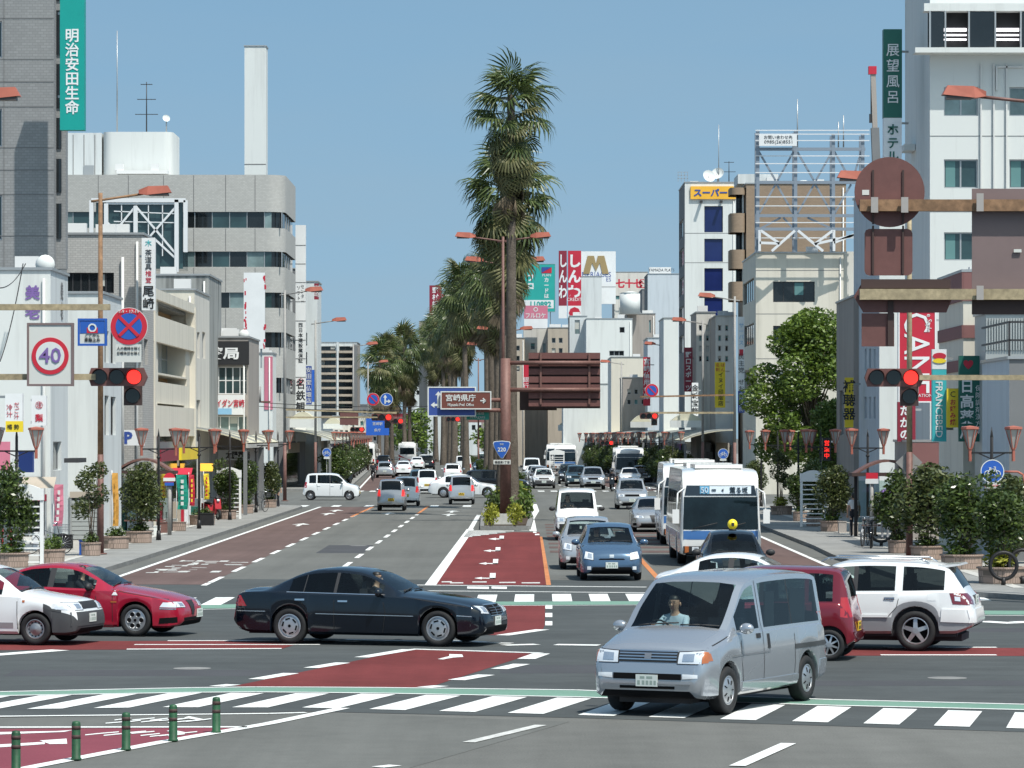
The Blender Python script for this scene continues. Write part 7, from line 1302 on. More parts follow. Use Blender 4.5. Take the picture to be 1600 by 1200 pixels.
# two-wheelers
mat('bike_metal', (.12, .13, .14), .4, .6); mat('helmet', (.03, .03, .035), .2, coat=1); mat('scooter_red', (.45, .03, .04), .3, coat=.6)
def bicycle(label, loc, rz, m='bike_metal', basket=True):
    r_ = thing('bicycle', label, 'bicycle', loc, rz, 'bicycles')
    for x in (.52, -.52):
        w = MB(); w.lathe([(.315, -.015), (.335, 0), (.315, .015), (.305, 0), (.315, -.015)], 22, 0, (x, 0, .335), axis='Y')
        for i in range(8): a = math.pi*i/8; w.cyl((x+math.cos(a)*.31, 0, .335+math.sin(a)*.31), (x-math.cos(a)*.31, 0, .335-math.sin(a)*.31), .004, n=4, mi=1)
        w.build('wheel', ['rubber', 'rim_silver'], r_)
    f = MB(); f.tube([(-.52, 0, .335), (-.08, 0, .30), (.36, 0, .62), (-.16, 0, .80)], .017); f.tube([(-.08, 0, .30), (-.2, 0, .88)], .017); f.tube([(-.52, 0, .335), (-.18, 0, .76)], .012); f.tube([(.52, 0, .335), (.40, 0, .70), (.34, 0, .98)], .017); f.build('frame', m, r_)
    h_ = MB(); h_.tube([(.22, -.26, .98), (.36, -.2, 1.0), (.36, .2, 1.0), (.22, .26, .98)], .014); h_.build('handlebar', 'chrome', r_)
    s = MB(); s.ell((-.22, 0, .90), (.14, .075, .035), 10, 5); s.build('saddle', 'black_plastic', r_)
    mg = MB(); mg.lathe([(.36, -.03), (.375, 0), (.36, .03)], 18, 0, (-.52, 0, .335), axis='Y'); mg.build('mudguard', m, r_)
    if basket:
        b = MB()
        for i in range(7): b.bar((.42+.05*i, -.16, .72), (.42+.05*i, .16, .72), .008); b.bar((.42+.05*i, -.17, .72), (.42+.05*i, -.19, .95), .008); b.bar((.42+.05*i, .17, .72), (.42+.05*i, .19, .95), .008)
        for z in (.78, .86, .95): b.bar((.42, -.18, z), (.42, .18, z), .008); b.bar((.74, -.18, z), (.74, .18, z), .008); b.bar((.42, -.18, z), (.74, -.18, z), .008); b.bar((.42, .18, z), (.74, .18, z), .008)
        b.build('basket', 'rim_steel', r_)
    return r_
def scooter(label, loc, rz, m='car_black', canopy=False):
    r_ = thing('motor_scooter', label, 'scooter', loc, rz)
    for x in (.62, -.58):
        w = MB(); w.lathe([(.14, -.05), (.22, -.055), (.245, 0), (.22, .055), (.14, .05), (.14, -.05)], 18, 0, (x, 0, .245), axis='Y'); w.lathe([(.15, .03), (.03, .05), (.001, .05)], 12, 1, (x, 0, .245), axis='Y'); w.lathe([(.15, -.03), (.03, -.05), (.001, -.05)], 12, 1, (x, 0, .245), axis='Y'); w.build('wheel', ['rubber', 'rim_silver'], r_)
    b = MB(); b.prism([(.50, .30), (.62, .50), (.52, .95), (.42, .95), (.34, .42), (-.10, .34), (-.16, .66), (-.85, .74), (-.86, .55), (-.70, .40), (-.30, .24), (.36, .22)], -.15, .15); b.build('body', m, r_, sharp=30)
    s = MB(); s.ell((-.42, 0, .76), (.40, .14, .07), 12, 6); s.build('seat', 'black_plastic', r_)
    h_ = MB(); h_.tube([(.36, -.32, 1.02), (.48, -.1, 1.0), (.48, .1, 1.0), (.36, .32, 1.02)], .018); h_.ell((.52, 0, .98), (.09, .12, .09)); h_.cyl((.40, -.28, 1.02), (.42, -.33, 1.16), .012); h_.ell((.42, -.33, 1.2), (.02, .06, .05)); h_.cyl((.40, .28, 1.02), (.42, .33, 1.16), .012); h_.ell((.42, .33, 1.2), (.02, .06, .05)); h_.build('handlebar', 'black_plastic', r_)
    l_ = MB(); l_.ell((.60, 0, .88), (.04, .08, .06)); l_.build('headlight', 'lamp_white', r_)
    if canopy:
        q = MB(); q.tube([(.55, -.3, .6), (.45, -.34, 1.45), (.25, -.36, 1.72), (-.75, -.36, 1.78)], .03); q.tube([(.55, .3, .6), (.45, .34, 1.45), (.25, .36, 1.72), (-.75, .36, 1.78)], .03); q.bx(-.95, .32, -.42, .42, 1.74, 1.80); q.bx(-.95, -.45, -.4, .4, .6, 1.1); q.build('canopy', 'black_plastic', r_)
        g = MB(); g.poly([(.56, -.3, .95), (.56, .3, .95), (.28, .34, 1.70), (.28, -.34, 1.70)]); g.build('windscreen', 'glass', r_)
    return r_
p = gp(956, 768); scooter('dark motor scooter with rider between the far cars and bus', (p.x, p.y, .0145), TW); person('ride_dark', 'person in dark clothes riding the scooter among the far cars', (p.x, p.y+.42, .72), 0)
hm = MB(); hm.ell((0, 0, 0), (.14, .16, .15), 12, 8); tag(hm.build('helmet', 'helmet', None, (p.x, p.y+.21, 1.49)), 'dark helmet worn by the scooter rider among the far cars', 'helmet')
p = gp(545, 762); scooter('covered black delivery scooter behind the white mini car', (p.x, p.y, .145), TW+.2, canopy=True)
p = gp(583, 752, .14); bicycle('dark bicycle ridden along the far left kerb', (p.x, p.y, .145), AW); person('ride_dark', 'person in dark clothes cycling along the far left kerb', (p.x, p.y-.22, .145+.80), math.pi)
# ------------------------------------------------------------------ street furniture
mat('pole_grey', (.30, .29, .275), .6, .2, noise=[(1.5, .12), (9, .1)]); mat('pole_brown', (.17, .085, .07), .6, .1, noise=[(1.2, .18), (9, .2)]); mat('rust_beam', (.25, .145, .08), .8, .1, noise=[(1.4, .35), (7, .3)]); mat('beam_cream', (.36, .29, .18), .75, .1, noise=[(1.6, .25), (8, .25)]); mat('lamp_head', (.40, .115, .075), .55, .1, noise=[(2, .15)]); mat('lamp_under', (.08, .06, .055), .5); mat('lantern_red', (.36, .11, .075), .6, noise=[(3, .12)]); mat('iron_black', (.022, .021, .022), .5, .3); mat('frosted', (.36, .36, .34), .35); mat('sign_back', (.155, .066, .058), .65, .1, noise=[(.9, .10), (6, .08)]); mat('sign_back_dark', (.055, .03, .026), .7); mat('panel_taupe', (.19, .135, .13), .6, noise=[(.8, .08)]); mat('clamp', (.42, .38, .35), .5, .3)
mat('lens_dark', (.012, .016, .014), .15, spec=.6); mat('lens_red', (.9, .03, .02), .3, emit=((1, .03, .02), 1.6)); mat('bollard_green', (.016, .075, .03), .55, noise=[(3, .25), (12, .2)]); mat('round_blue', (.02, .10, .42), .45); mat('round_red', (.55, .02, .04), .45); mat('plate_pale', (.62, .62, .58), .5); mat('ladder_white', (.80, .80, .78), .5, noise=[(2, .04)]); mat('cable', (.02, .02, .02), .7); mat('green_sign', (.01, .26, .19), .45)
def head_mesh():
    q = MB(); q.faces([(-.12, -.12, -.02), (-.12, .12, -.02), (-.12, .12, .10), (-.12, -.12, .10), (.15, -.20, -.06), (.15, .20, -.06), (.92, .20, .02), (.92, -.20, .02), (.18, -.15, .22), (.18, .15, .22), (.80, .15, .24), (.80, -.15, .24)],
      [(0, 4, 5, 1), (0, 3, 8, 4), (1, 5, 9, 2), (3, 2, 9, 8), (0, 1, 2, 3), (4, 8, 11, 7), (5, 6, 10, 9), (7, 11, 10, 6), (8, 9, 10, 11)], 0); q.poly([(.15, -.2, -.06), (.92, -.2, .02), (.92, .2, .02), (.15, .2, -.06)], 1); q.box((.52, 0, -.045), (.62, .34, .07), 1); return q.mesh('lamp_head', ['lamp_head', 'lamp_under'])
HEAD = head_mesh()
def lamp_post(label, X, Y, h_, arms, z=Z, m='pole_grey', lower='pole_brown', group='street lamps', top=True, r=.11):
    r_ = thing('street_lamp', label, 'street lamp', (X, Y, z), 0, group); q = MB(); q.cyl((0, 0, h_*.28), (0, 0, h_+.15), r*.85, r*.6, 12); q.build('pole', m, r_); q = MB(); q.cyl((0, 0, 0), (0, 0, h_*.28), r, r*.9, 12); q.build('lower_pole', lower, r_); q = MB(); q.cyl((0, 0, 0), (0, 0, .04), r*1.9, n=12); q.build('base_plate', lower, r_)
    for d, l in arms:
        q = MB(); q.tube([(-d*.3, 0, h_-.12), (0, 0, h_-.08), (d*l*.5, 0, h_+.02), (d*l, 0, h_+.12)], .04, 8); a = q.build('arm', m, r_)
        o = link('lamp_head', HEAD, r_, (d*l, 0, h_+.14)); o.scale = (d, 1, 1) if d > 0 else (-1, -1, 1); o.rotation_euler = (0, 0, 0)
        if d < 0: o.scale = (1, 1, 1); o.rotation_euler = (0, 0, math.pi)
    return r_
p = pv(157, 866); lamp_post('tall rusty street lamp on the near left pavement', p[0], p[1], pz(316, p[1]), [(1, 1.35)], m='rust_beam', lower='pole_brown')
lamp_post('street lamp whose head reaches in at the upper left edge', px(-75, 90), 90, 11.9, [(1, .75)], m='pole_brown'); lamp_post('street lamp whose head reaches in at the upper right edge', px(1660, 88), 88, 11.75, [(-1, 1.95)], m='pole_brown')
p = pv(1421, 870); rp = lamp_post('street lamp behind the right sign gantry with head left of the disc', p[0], p[1], 11.7, [(-1, 1.35)], m='beam_cream')
q = MB(); q.prism([(-.42, 2.95), (0, 2.55), (.42, 2.95), (0, 3.35)], .10, .13); tag(q.build('diamond_sign', 'pole_grey', None, (p[0], p[1], Z)), 'grey back of a diamond sign on the right lamp post', 'sign')
for (x, Y, h_, d, lb) in ((445, 213, 12.0, 1, 'street lamp at the end of the left pavement before the side street'), (493, 262, 11.8, 1, 'street lamp beyond the left side street by the white sign tower'), (1148, 222, 12.0, -1, 'street lamp at the end of the right pavement behind the buses'), (1098, 262, 11.8, -1, 'street lamp beyond the right side street by the maroon sign'), (552, 330, 11.8, 1, 'third street lamp on the left beyond the junction'), (1045, 330, 11.8, -1, 'street lamp on the right before the slim white building'), (575, 400, 11.6, 1, 'distant street lamp left of the roadside palms'), (971, 380, 11.2, -1, 'distant street lamp on the right behind the gantry')): lamp_post(lb, px(x, Y), Y, h_, [(d, 1.3)])
lamp_post('double-headed street lamp in the median behind the first palm', px(786, 186), 186, 13.6, [(1, 1.5), (-1, 1.5)], m='pole_brown', z=.2); lamp_post('second double-headed street lamp behind it in the median', px(789, 203), 203, 13.2, [(1, 1.3), (-1, 1.3)], m='pole_brown', z=.2)
for k, Y in enumerate((290, 340, 400)): lamp_post('double-headed lamp in the far median, %s one' % ('nearest', 'middle', 'furthest')[k], bend(Y)-1, Y, 12, [(1, 1.3), (-1, 1.3)], m='pole_brown')
# twin-lantern posts
def lant_meshes():
    a = MB(); a.cyl((0, 0, 0), (0, 0, 3.75), .055, .045, 10); a.cyl((0, 0, 0), (0, 0, .35), .10, .07, 10); a.ell((0, 0, 3.0), (.08, .08, .06)); a.cyl((0, 0, 3.75), (0, 0, 4.05), .045, .004, 8); post = a.mesh('post', 'iron_black')
    a = MB(); a.bar((-.62, 0, 3.30), (.62, 0, 3.30), .05, .05); a.bar((-.4, 0, 3.30), (0, 0, 3.12), .035); a.bar((.4, 0, 3.30), (0, 0, 3.12), .035); arm = a.mesh('crossarm', 'iron_black')
    a = MB(); a.lathe([(.05, -.32), (.05, .0), (.07, .02), (.07, .06), (.05, .07)], 6, sm=False); a.lathe([(.235, .58), (.26, .60), (.25, .66), (.001, .70)], 6, sm=False)
    for i in range(6): t = 2*math.pi*i/6; a.bar((math.cos(t)*.07, math.sin(t)*.07, .06), (math.cos(t)*.225, math.sin(t)*.225, .60), .025)
    cage = a.mesh('lantern', 'lantern_red'); a = MB(); a.lathe([(.062, .06), (.20, .585)], 6, sm=False); gl = a.mesh('lantern_glass', 'frosted'); return post, arm, cage, gl
LA = lant_meshes()
def lantern(label, X, Y, rz=0, z=Z, group='twin lantern posts'):
    r_ = thing('lantern_post', label, 'lantern post', (X, Y, z), rz, group); link('post', LA[0], r_); link('crossarm', LA[1], r_)
    for s in (-1, 1): l_ = link('lantern', LA[2], r_, (.62*s, 0, 3.38)); link('lantern_glass', LA[3], l_)
    return r_
p = pv(26, 867); lantern('twin lantern post at the left edge before the white shop building', p[0], p[1])
for k, Y in enumerate((134, 150.5, 166, 182, 198)): lantern('twin lantern post on the left pavement, %s from the lamp post' % ORD[k], -13.4+bend(Y), Y)
for k, Y in enumerate((105.5, 144, 157, 170, 184, 197)): lantern('twin lantern post on the right pavement, %s from the right edge' % ORD[k], 12.95+bend(Y)+(.3 if k < 2 else -.5), Y)
for k in range(11):
    Y = 272+15*k; lantern('twin lantern post along the far left arcade, %s from the junction' % ORD[k], bend(Y)-13.4, Y, group='lantern posts by the far left arcade'); lantern('twin lantern post along the far right arcade, %s from the junction' % ORD[k], bend(Y)+10.9, Y, group='lantern posts by the far right arcade')
# white ladder frames
def ladder(label, X, Y, w=1.05, h_=2.35, rz=0):
    r_ = thing('ladder_frame', label, 'frame', (X, Y, Z), rz)
    for s in (-1, 1): q = MB(); q.bx(s*w/2-.05, s*w/2+.05, -.06, .06, 0, h_-.2); q.build('upright', 'ladder_white', r_)
    for i in range(9): q = MB(); q.bx(-w/2+.05, w/2-.05, -.035, .035, .12+i*.20, .165+i*.20); q.build('rung', 'ladder_white', r_)
    q = MB(); q.prism([(-w/2-.06, h_-.42), (w/2+.06, h_-.42), (w/2+.06, h_-.08)]+[(w/2*.9-w*.9*i/8, h_-.08+.13*math.sin(math.pi*i/8)) for i in range(9)]+[(-w/2-.06, h_-.08)], -.09, .09); q.build('head_board', 'ladder_white', r_)
    return r_
p = gp(37, 886, Z); l_ = ladder('tall white ladder-like frame at the near left pavement', p.x, p.y); text('NL', .10, 'sign_black', l_, (.2, -.10, 2.06))
for (x, y, lb) in ((358, 811, 'white ladder-like frame further along the left pavement'), (1271, 823, 'white ladder-like frame on the right pavement before the shelter')): p = gp(x, y, Z); ladder(lb, p.x, p.y, 1.0, 2.3)
ladder('distant white ladder-like frame at the right kerb beside the far bus', bend(345)+10.9+(-5.6), 345, 1.3, 2.4)
# bollards
for k, (x, y) in enumerate(((25, 1206), (119, 1189), (197, 1173.5), (270.5, 1159.5), (338, 1146))):
    p = gp(x, y); r_ = thing('bollard', 'green flexible road post, %s from the left edge' % ORD[k], 'bollard', (p.x, p.y, .0125), 0, 'green road posts'); q = MB(); q.lathe([(.001, 0), (.065, 0), (.065, .02), (.055, .03), (.053, .44), (.045, .465), (.001, .475)], 14); q.build('post', 'bollard_green', r_)
    for zz in (.26, .37): q = MB(); q.cyl((0, 0, zz), (0, 0, zz+.045), .0555, n=14); q.build('band', 'sign_back_dark', r_)
# signals and signs
def disc(root, r, y, m, name='disc', n=36, z=0, x=0, th=.02, sc=None):
    q = MB(); q.cyl((x, y, z), (x, y-th, z), r, n=n); o = q.build(name, m, root)
    if sc: o.scale = sc
    return o
def ring(root, r0, r1, y, m, name='ring', n=36):
    q = MB(); q.lathe([(r1, y), (r1, y-.012), (r0, y-.012), (r0, y)], n, axis='Y', sm=False); return q.build(name, m, root)
def signal(label, x, y, Y, s=1., lit=2, extra=True, group='traffic signals'):
    """horizontal three-lens head facing the camera; x,y = photo position of the lit lens"""
    r_ = thing('traffic_signal', label, 'traffic signal', wp(x, y, Y), 0, group); c = [(-.80*s, 0), (-.40*s, 0), (0, 0)]
    q = MB(); pts = [(-1.0*s, .21*s), (-1.07*s, 0), (-1.0*s, -.21*s), (.22*s, -.21*s), (.31*s, 0), (.22*s, .21*s)]; q.prism(pts, -.02, .16); q.build('housing', 'sign_back', r_)
    if extra: q = MB(); q.bx(-.24*s, .18*s, -.02, .14, -.66*s, -.212*s); q.build('arrow_housing', 'sign_back_dark', r_); c.append((-.03*s, -.44*s))
    for i, (cx, cz) in enumerate(c):
        q = MB(); q.cyl((cx, -.02, cz), (cx, -.045, cz), .165*s, n=20); q.build('lens', 'lens_red' if i == lit else 'lens_dark', r_)
        v_ = MB(); n = 12
        for j in range(n):
            a0, a1 = R(-20+220*j/n), R(-20+220*(j+1)/n); P0, P1 = V(cx+.19*s*math.cos(a0), 0, cz+.19*s*math.sin(a0)), V(cx+.19*s*math.cos(a1), 0, cz+.19*s*math.sin(a1)); l0, l1 = .22*max(.15, math.sin(a0)), .22*max(.15, math.sin(a1))
            v_.poly([P0+V(0, -.02, 0), P1+V(0, -.02, 0), P1+V(0, -.02-l1*s, 0), P0+V(0, -.02-l0*s, 0)])
        v_.build('visor', 'sign_back', r_, fix=False)
    return r_
def beam(label, segs, m, Y, name='mast_arm', th=.2, poles=(), group=None):
    x0, y0 = segs[0][0], segs[0][1]; r_ = thing(name, label, 'mast', wp(x0, y0, Y)); o = r_.location
    for (a, b, c, d, w, mm) in segs: q = MB(); q.bar(wp(a, b, Y)-o, wp(c, d, Y)-o, th, w, ); q.build('arm', mm, r_)
    for (a, y1, rr) in poles: q = MB(); P = wp(a, y1, Y); q.cyl((P.x-o.x, .25, -o.z+Z), (P.x-o.x, .25, P.z-o.z), rr, rr*.8, 12); q.build('pole', 'pole_brown', r_)
    return r_
Yg = 86
beam('rusty signal mast arms reaching in from the right edge', [(1343, 321, 1668, 321, .27, 'rust_beam'), (1343, 460, 1668, 460, .25, 'beam_cream'), (1436, 590, 1668, 590, .12, 'beam_cream')], None, Yg, poles=[(1664, 290, .16)])
r_ = thing('sign_disc', 'large brown back of a round sign on the right mast arm', 'sign', wp(1391, 299.5, Yg)); disc(r_, 55*Yg/F, .17, 'sign_back', 'back_plate', 48)
for x in (1365, 1412): spart(r_, 'stiffener', 'sign_back_dark', (x-1.5, x+1.5, 265, 350), Yg, -.14, .03); spart(r_, 'clamp', 'clamp', (x-5.5, x+5.5, 309, 333), Yg, .19, .05)
spart(r_, 'sticker', 'plate_pale', (1348, 1359, 296, 304), Yg, -.144, .005)
def sback(label, pts, m, Y, extra=(), off=-.16):
    xs, ys = [p[0] for p in pts], [p[1] for p in pts]; cx, cy = (min(xs)+max(xs))/2, (min(ys)+max(ys))/2; r_ = thing('reversed_sign', label, 'sign', wp(cx, cy, Y)); s = F/Y
    q = MB(); q.prism([((a-cx)/s, (cy-b)/s) for a, b in pts], -off, -off+.03); q.build('back_plate', m, r_)
    for (nm, mm, rect, of) in extra: spart(r_, nm, mm, rect, Y, of, .03)
    return r_
rr_ = lambda x0, x1, y0, y1, r: [(x1-r, y0), (x1-r*.3, y0+r*.3), (x1, y0+r), (x1, y1-r), (x1-r*.3, y1-r*.3), (x1-r, y1), (x0+r, y1), (x0+r*.3, y1-r*.3), (x0, y1-r), (x0, y0+r), (x0+r*.3, y0+r*.3), (x0+r, y0)]
sback('dark rounded square sign back below the brown disc', rr_(1352, 1427, 357, 430, 7), 'sign_back', Yg, [('stiffener', 'sign_back_dark', (1363.5, 1366.5, 352, 428), -.145), ('stiffener', 'sign_back_dark', (1410.5, 1413.5, 352, 428), -.145)])
sback('arrow-shaped brown sign back on the lower right mast arm', [(1335, 463), (1345, 446), (1352, 436), (1480, 436), (1491, 460), (1480, 488), (1350, 488)], 'sign_back', Yg, [('dark_board', 'sign_back_dark', (1346, 1486, 436, 450), -.125)], -.16)  # darker board along the top of the plate
sback('small dark sign back hanging under the right mast arm', [(1347.5, 489), (1398.5, 489), (1398.5, 541), (1347.5, 541)], 'sign_back', Yg, [('bracket', 'sign_back_dark', (1388, 1397, 470, 541), -.145)], -.18)
sback('large brown sign back at the right edge', [(1520, 294), (1650, 294), (1650, 491), (1520, 491)], 'panel_taupe', Yg, [('clamp', 'clamp', (1524, 1535, 303, 331), .20), ('clamp', 'clamp', (1524, 1535, 447, 469), .2), ('lower_board', 'sign_back_dark', (1520, 1650, 468, 491), -.128), ('sticker', 'plate_pale', (1585, 1597, 389, 394), -.128)], -.16)
signal('lit red traffic signal on the right mast arm', 1423, 590, Yg)
beam('rusty signal mast arms reaching in from the left edge', [(-70, 480, 172, 480, .14, 'beam_cream'), (-70, 589, 150, 589, .14, 'beam_cream')], None, Yg, poles=[(-66, 440, .16)])
signal('lit red traffic signal on the left mast arm', 209.5, 589, Yg)
s = F/Yg; r_ = signbox('square framed forty speed limit sign on the left mast arm', (46, 112, 508, 600), Yg-.2, 'plate_pale', [('40', 'sign_purple', 79, 555, 24, dict(bold=.01, wide=1.05))], .12, name='speed_sign', frame='panel_taupe'); o = ring(r_, .33, .43, -.066, 'round_red'); o = disc(r_, .33, -.062, 'wall_white', 'face', 36, 0)
for ch in r_.children:
    if ch.name.split('.')[0] in ('ring', 'face'): ch.location.z = (554-555)*(Yg-.2)/F-.02
    if ch.name.startswith('lettering'): ch.location.y = -.10; ch.location.z = -.02
r_ = signbox('small blue and white wheel-clamp notice on the left mast arm', (125, 164, 501, 537), Yg-.15, 'plate_pale', [('ここから', 'sign_black', 144.5, 524.5, 5, dict(wide=1.0)), ('車輪止め', 'sign_black', 144.5, 531, 6, dict(bold=.01))], .05, name='notice_sign', frame='round_blue'); spart(r_, 'blue_half', 'round_blue', (125.5, 163.5, 501.5, 521), Yg-.15, .027, .006); ring(r_, .065, .10, -.036, 'wall_white').location.z = .10; spart(r_, 'clamp_mark', 'round_red', (136, 139, 512, 520), Yg-.15, .035, .008); spart(r_, 'clamp_mark', 'round_red', (150, 153, 512, 520), Yg-.15, .035, .008); spart(r_, 'clamp_mark', 'round_red', (136, 153, 518.5, 520.5), Yg-.15, .044, .006)
def round_sign(label, x, y, r, Y, kind, post=None):
    r_ = thing('round_sign', label, 'sign', wp(x, y, Y)); k = r*Y/F; disc(r_, k, 0, 'wall_white' if kind != 'blue' else 'round_blue', 'plate')
    if kind in ('nostop', 'nopark'):
        disc(r_, k*.97, -.022, 'round_red', 'rim', th=.006); disc(r_, k*.70, -.030, 'round_blue', 'face', th=.006)
        for a in ((45, -45) if kind == 'nostop' else (-45,)):
            q = MB(); d = V(math.cos(R(a)), 0, math.sin(R(a)))*k*.71; q.bar(d+V(0, -.043 if a > 0 else -.045, 0), -d+V(0, -.043 if a > 0 else -.045, 0), .008, k*.17); q.build('bar', 'round_red', r_)
    if kind == 'blue': ring(r_, k*.93, k, -.012, 'wall_white')
    if post: q = MB(); q.cyl((0, .06, 0), (0, .06, -post), .03); q.build('post', 'pole_grey', r_)
    return r_
r_ = round_sign('red and blue round no stopping sign on the left mast arm', 201.5, 510, 29.5, Yg-.25, 'nostop'); text('7-9・17-19', .075, 'wall_white', r_, (0, -.05, .345), bold=.01)
signbox('white exception plate under the no stopping sign', (181, 221, 538, 566), Yg-.25, 'plate_pale', [('人の乗降を除く', 'sign_black', 201, 544, 5), ('日曜休日を除く', 'sign_black', 201, 551.5, 5)], .03, name='plate_sign')
# centre gantry
Yc = 169; s = F/Yc; p = wp(790, 820, Yc); g_ = thing('sign_gantry', 'brown sign column in the median carrying road signs', 'gantry', (p.x, Yc, .2)); q = MB(); q.cyl((0, 0, 0), (0, 0, pz(560, Yc)-.2), .27, .23, 14); q.build('column', 'pole_brown', g_)
o = g_.location
for (x0, x1, y) in ((790, 938, 567), (790, 938, 609), (700, 790, 625), (735, 790, 641)): q = MB(); q.cyl(wp(x0, y, Yc)-o, wp(x1, y, Yc)-o, .10, n=10); q.build('arm', 'pole_brown', g_)
r_ = thing('slatted_sign_back', 'large slatted brown back of a direction sign right of the column', 'sign', wp(882, 593, Yc+.2)); o = r_.location
for k in range(7): 
    y0 = 551+12.4*k; q = MB(); q.bx(px(826, Yc)-o.x, px(938, Yc)-o.x, -.04, .06, pz(y0+9.5, Yc)-o.z, pz(y0, Yc)-o.z); q.build('slat', 'sign_back', r_)
    q = MB(); q.bx(px(826, Yc)-o.x, px(938, Yc)-o.x, .08, .10, pz(y0+12.6, Yc)-o.z, pz(y0+9.4, Yc)-o.z); q.build('slat_gap', 'sign_back_dark', r_)
for x in (845, 921): q = MB(); q.bx(px(x-1.6, Yc)-o.x, px(x+1.6, Yc)-o.x, -.12, -.05, pz(632, Yc)-o.z, pz(551, Yc)-o.z); q.build('stiffener', 'pole_brown', r_)
sback('lower brown sign back behind the slatted sign', [(812, 612), (870, 612), (870, 641), (812, 641)], 'sign_back_dark', Yc+.6)
r_ = signbox('blue direction sign with white arrows left of the column', (670, 742, 606, 649), Yc-.1, 'sign_blue', (), .08, name='direction_sign', frame='wall_white'); q = MB(); s_ = (Yc-.1)/F
for poly in ([(-1.8, -12), (1.8, -12), (1.8, 8), (5, 8), (0, 14), (-5, 8), (-1.8, 8)], [(-1.8, -9), (-1.8, -5.5), (-6, -5.5), (-6, -2.5), (-12, -7.2), (-6, -12), (-6, -9)]): q.prism([((685-706+a)*s_, (b+2)*s_) for a, b in poly], -.055, -.042)
q.build('arrow', 'wall_white', r_)
r_ = signbox('brown prefectural office sign overlapping the blue direction sign', (690, 766, 613, 638), Yc-.3, 'sign_brown', [('宮崎県庁', 'wall_white', 720, 621.5, 11, dict(bold=.015, wide=1.05)), ('Miyazaki Pref. Office', 'wall_white', 720, 633, 6, dict(bold=.01, wide=.78)), ('→', 'wall_white', 755, 626, 9, dict(bold=.04, wide=.9))], .06, name='direction_sign', frame='wall_white')
signbox('small green direction sign under the brown office sign', (729, 764, 641, 656), Yc+.3, 'green_sign', [('MIYAZAKI', 'wall_white', 746, 652, 3.6), ('高速道路', 'wall_white', 746, 645.5, 5)], .06, name='direction_sign')
r_ = thing('route_shield', 'blue inverted triangle route 220 shield on the column', 'sign', wp(784, 703, Yc-.45)); k = 14.5*(Yc-.45)/F; pts = []
for (x, z) in ((-.95, .75), (-.85, .92), (0, 1.0), (.85, .92), (.95, .75), (.80, .2), (.45, -.45), (.12, -.92), (-.12, -.92), (-.45, -.45), (-.80, .2)): pts.append((x*k, z*k))
q = MB(); q.prism(pts, 0, .02); q.build('plate', 'wall_white', r_); q = MB(); q.prism([(a*.92, b*.92) for a, b in pts], -.014, -.002); q.build('face', 'round_blue', r_); text('220', .19, 'wall_white', r_, (0, -.022, .02), bold=.02); text('国道', .08, 'wall_white', r_, (0, -.022, .26))
signbox('small white place plate under the route shield', (771, 798, 718.5, 725.5), Yc-.45, 'plate_pale', [('橘通東1丁目', 'sign_black', 784.5, 722, 4)], .02, name='plate_sign')
# signals at the far junction
beam('far signal mast arms over the left carriageway', [(446, 640, 620, 645, .10, 'beam_cream'), (446, 652, 590, 652, .08, 'beam_cream')], None, 213, th=.1); beam('far signal mast arms over the right carriageway', [(1000, 620, 1148, 617, .10, 'rust_beam'), (1008, 645, 1148, 645, .12, 'beam_cream')], None, 222, th=.1)
signal('lit red traffic signal over the left lanes at far junction', 607, 652, 213.5, .95); signal('small lit red signal below the round arrow sign', 626, 658, 262, .9); signal('lit red traffic signal over the right lanes at far junction', 1023, 650, 221.5, .85); signal('small lit red signal left of the direction sign', 715, 655, 262, .8, extra=False); signal('distant lit red signal near the left lamp post', 565, 671, 270, .8, extra=False); signal('distant lit red signal behind the right cars', 955, 692, 280, .8, extra=False)
round_sign('round no parking sign on the far left mast', 583, 624, 10, 212.8, 'nopark'); r_ = round_sign('round blue arrow sign on the far left mast', 604, 624, 10, 212.8, 'blue'); q = MB(); q.prism([(-.12, -.25), (-.04, -.25), (-.04, .1), (.03, .1), (-.08, .27), (-.19, .1), (-.12, .1)], -.03, -.015); q.prism([(-.03, -.15), (.1, -.15), (.1, -.22), (.26, -.11), (.1, 0), (.1, -.07), (-.03, -.07)], -.03, -.015); q.build('arrow', 'wall_white', r_)
round_sign('round no parking sign on the far right mast', 1018.5, 610, 10.5, 221.3, 'nopark')
signbox('distant blue direction board over the left lanes', (572, 608, 654, 680), 300, 'sign_bluebr', [('宮崎駅', 'wall_white', 590, 662, 5), ('県庁', 'wall_white', 590, 672, 5)], .08, name='direction_sign')
signbox('dark bracket sign on the far left mast', (531, 560, 644, 664), 213, 'sign_back', (), .06, name='reversed_sign')
def bikesign(label, x, y, r, Y):
    r_ = round_sign(label, x, y, r, Y, 'blue'); k = r*Y/F
    for cx in (-.42, .42): ring(r_, k*.22, k*.28, -.014, 'wall_white').location = (cx*k, -.012, -.2*k)
    q = MB()
    for a, b in (((-.42, -.2), (-.2, .28)), ((-.2, .2), (.25, .2)), ((.25, .2), (0, -.2)), ((0, -.2), (-.42, -.2)), ((0, -.2), (-.2, .2)), ((.42, -.2), (.2, .36)), ((.1, .38), (.3, .36)), ((-.3, .3), (-.1, .3))): q.bar((a[0]*k, -.032, a[1]*k), (b[0]*k, -.032, b[1]*k), .01, .055*k)
    q.build('bicycle_symbol', 'wall_white', r_); return r_
bikesign('blue round bicycle sign at the right edge', 1550.5, 736.5, 18.5, 104.6); signbox('small pale plate under the right bicycle sign', (1539, 1563, 755, 763), 104.6, 'plate_pale', [('自転車を除く', 'round_red', 1551, 759, 4)], .03, name='plate_sign')
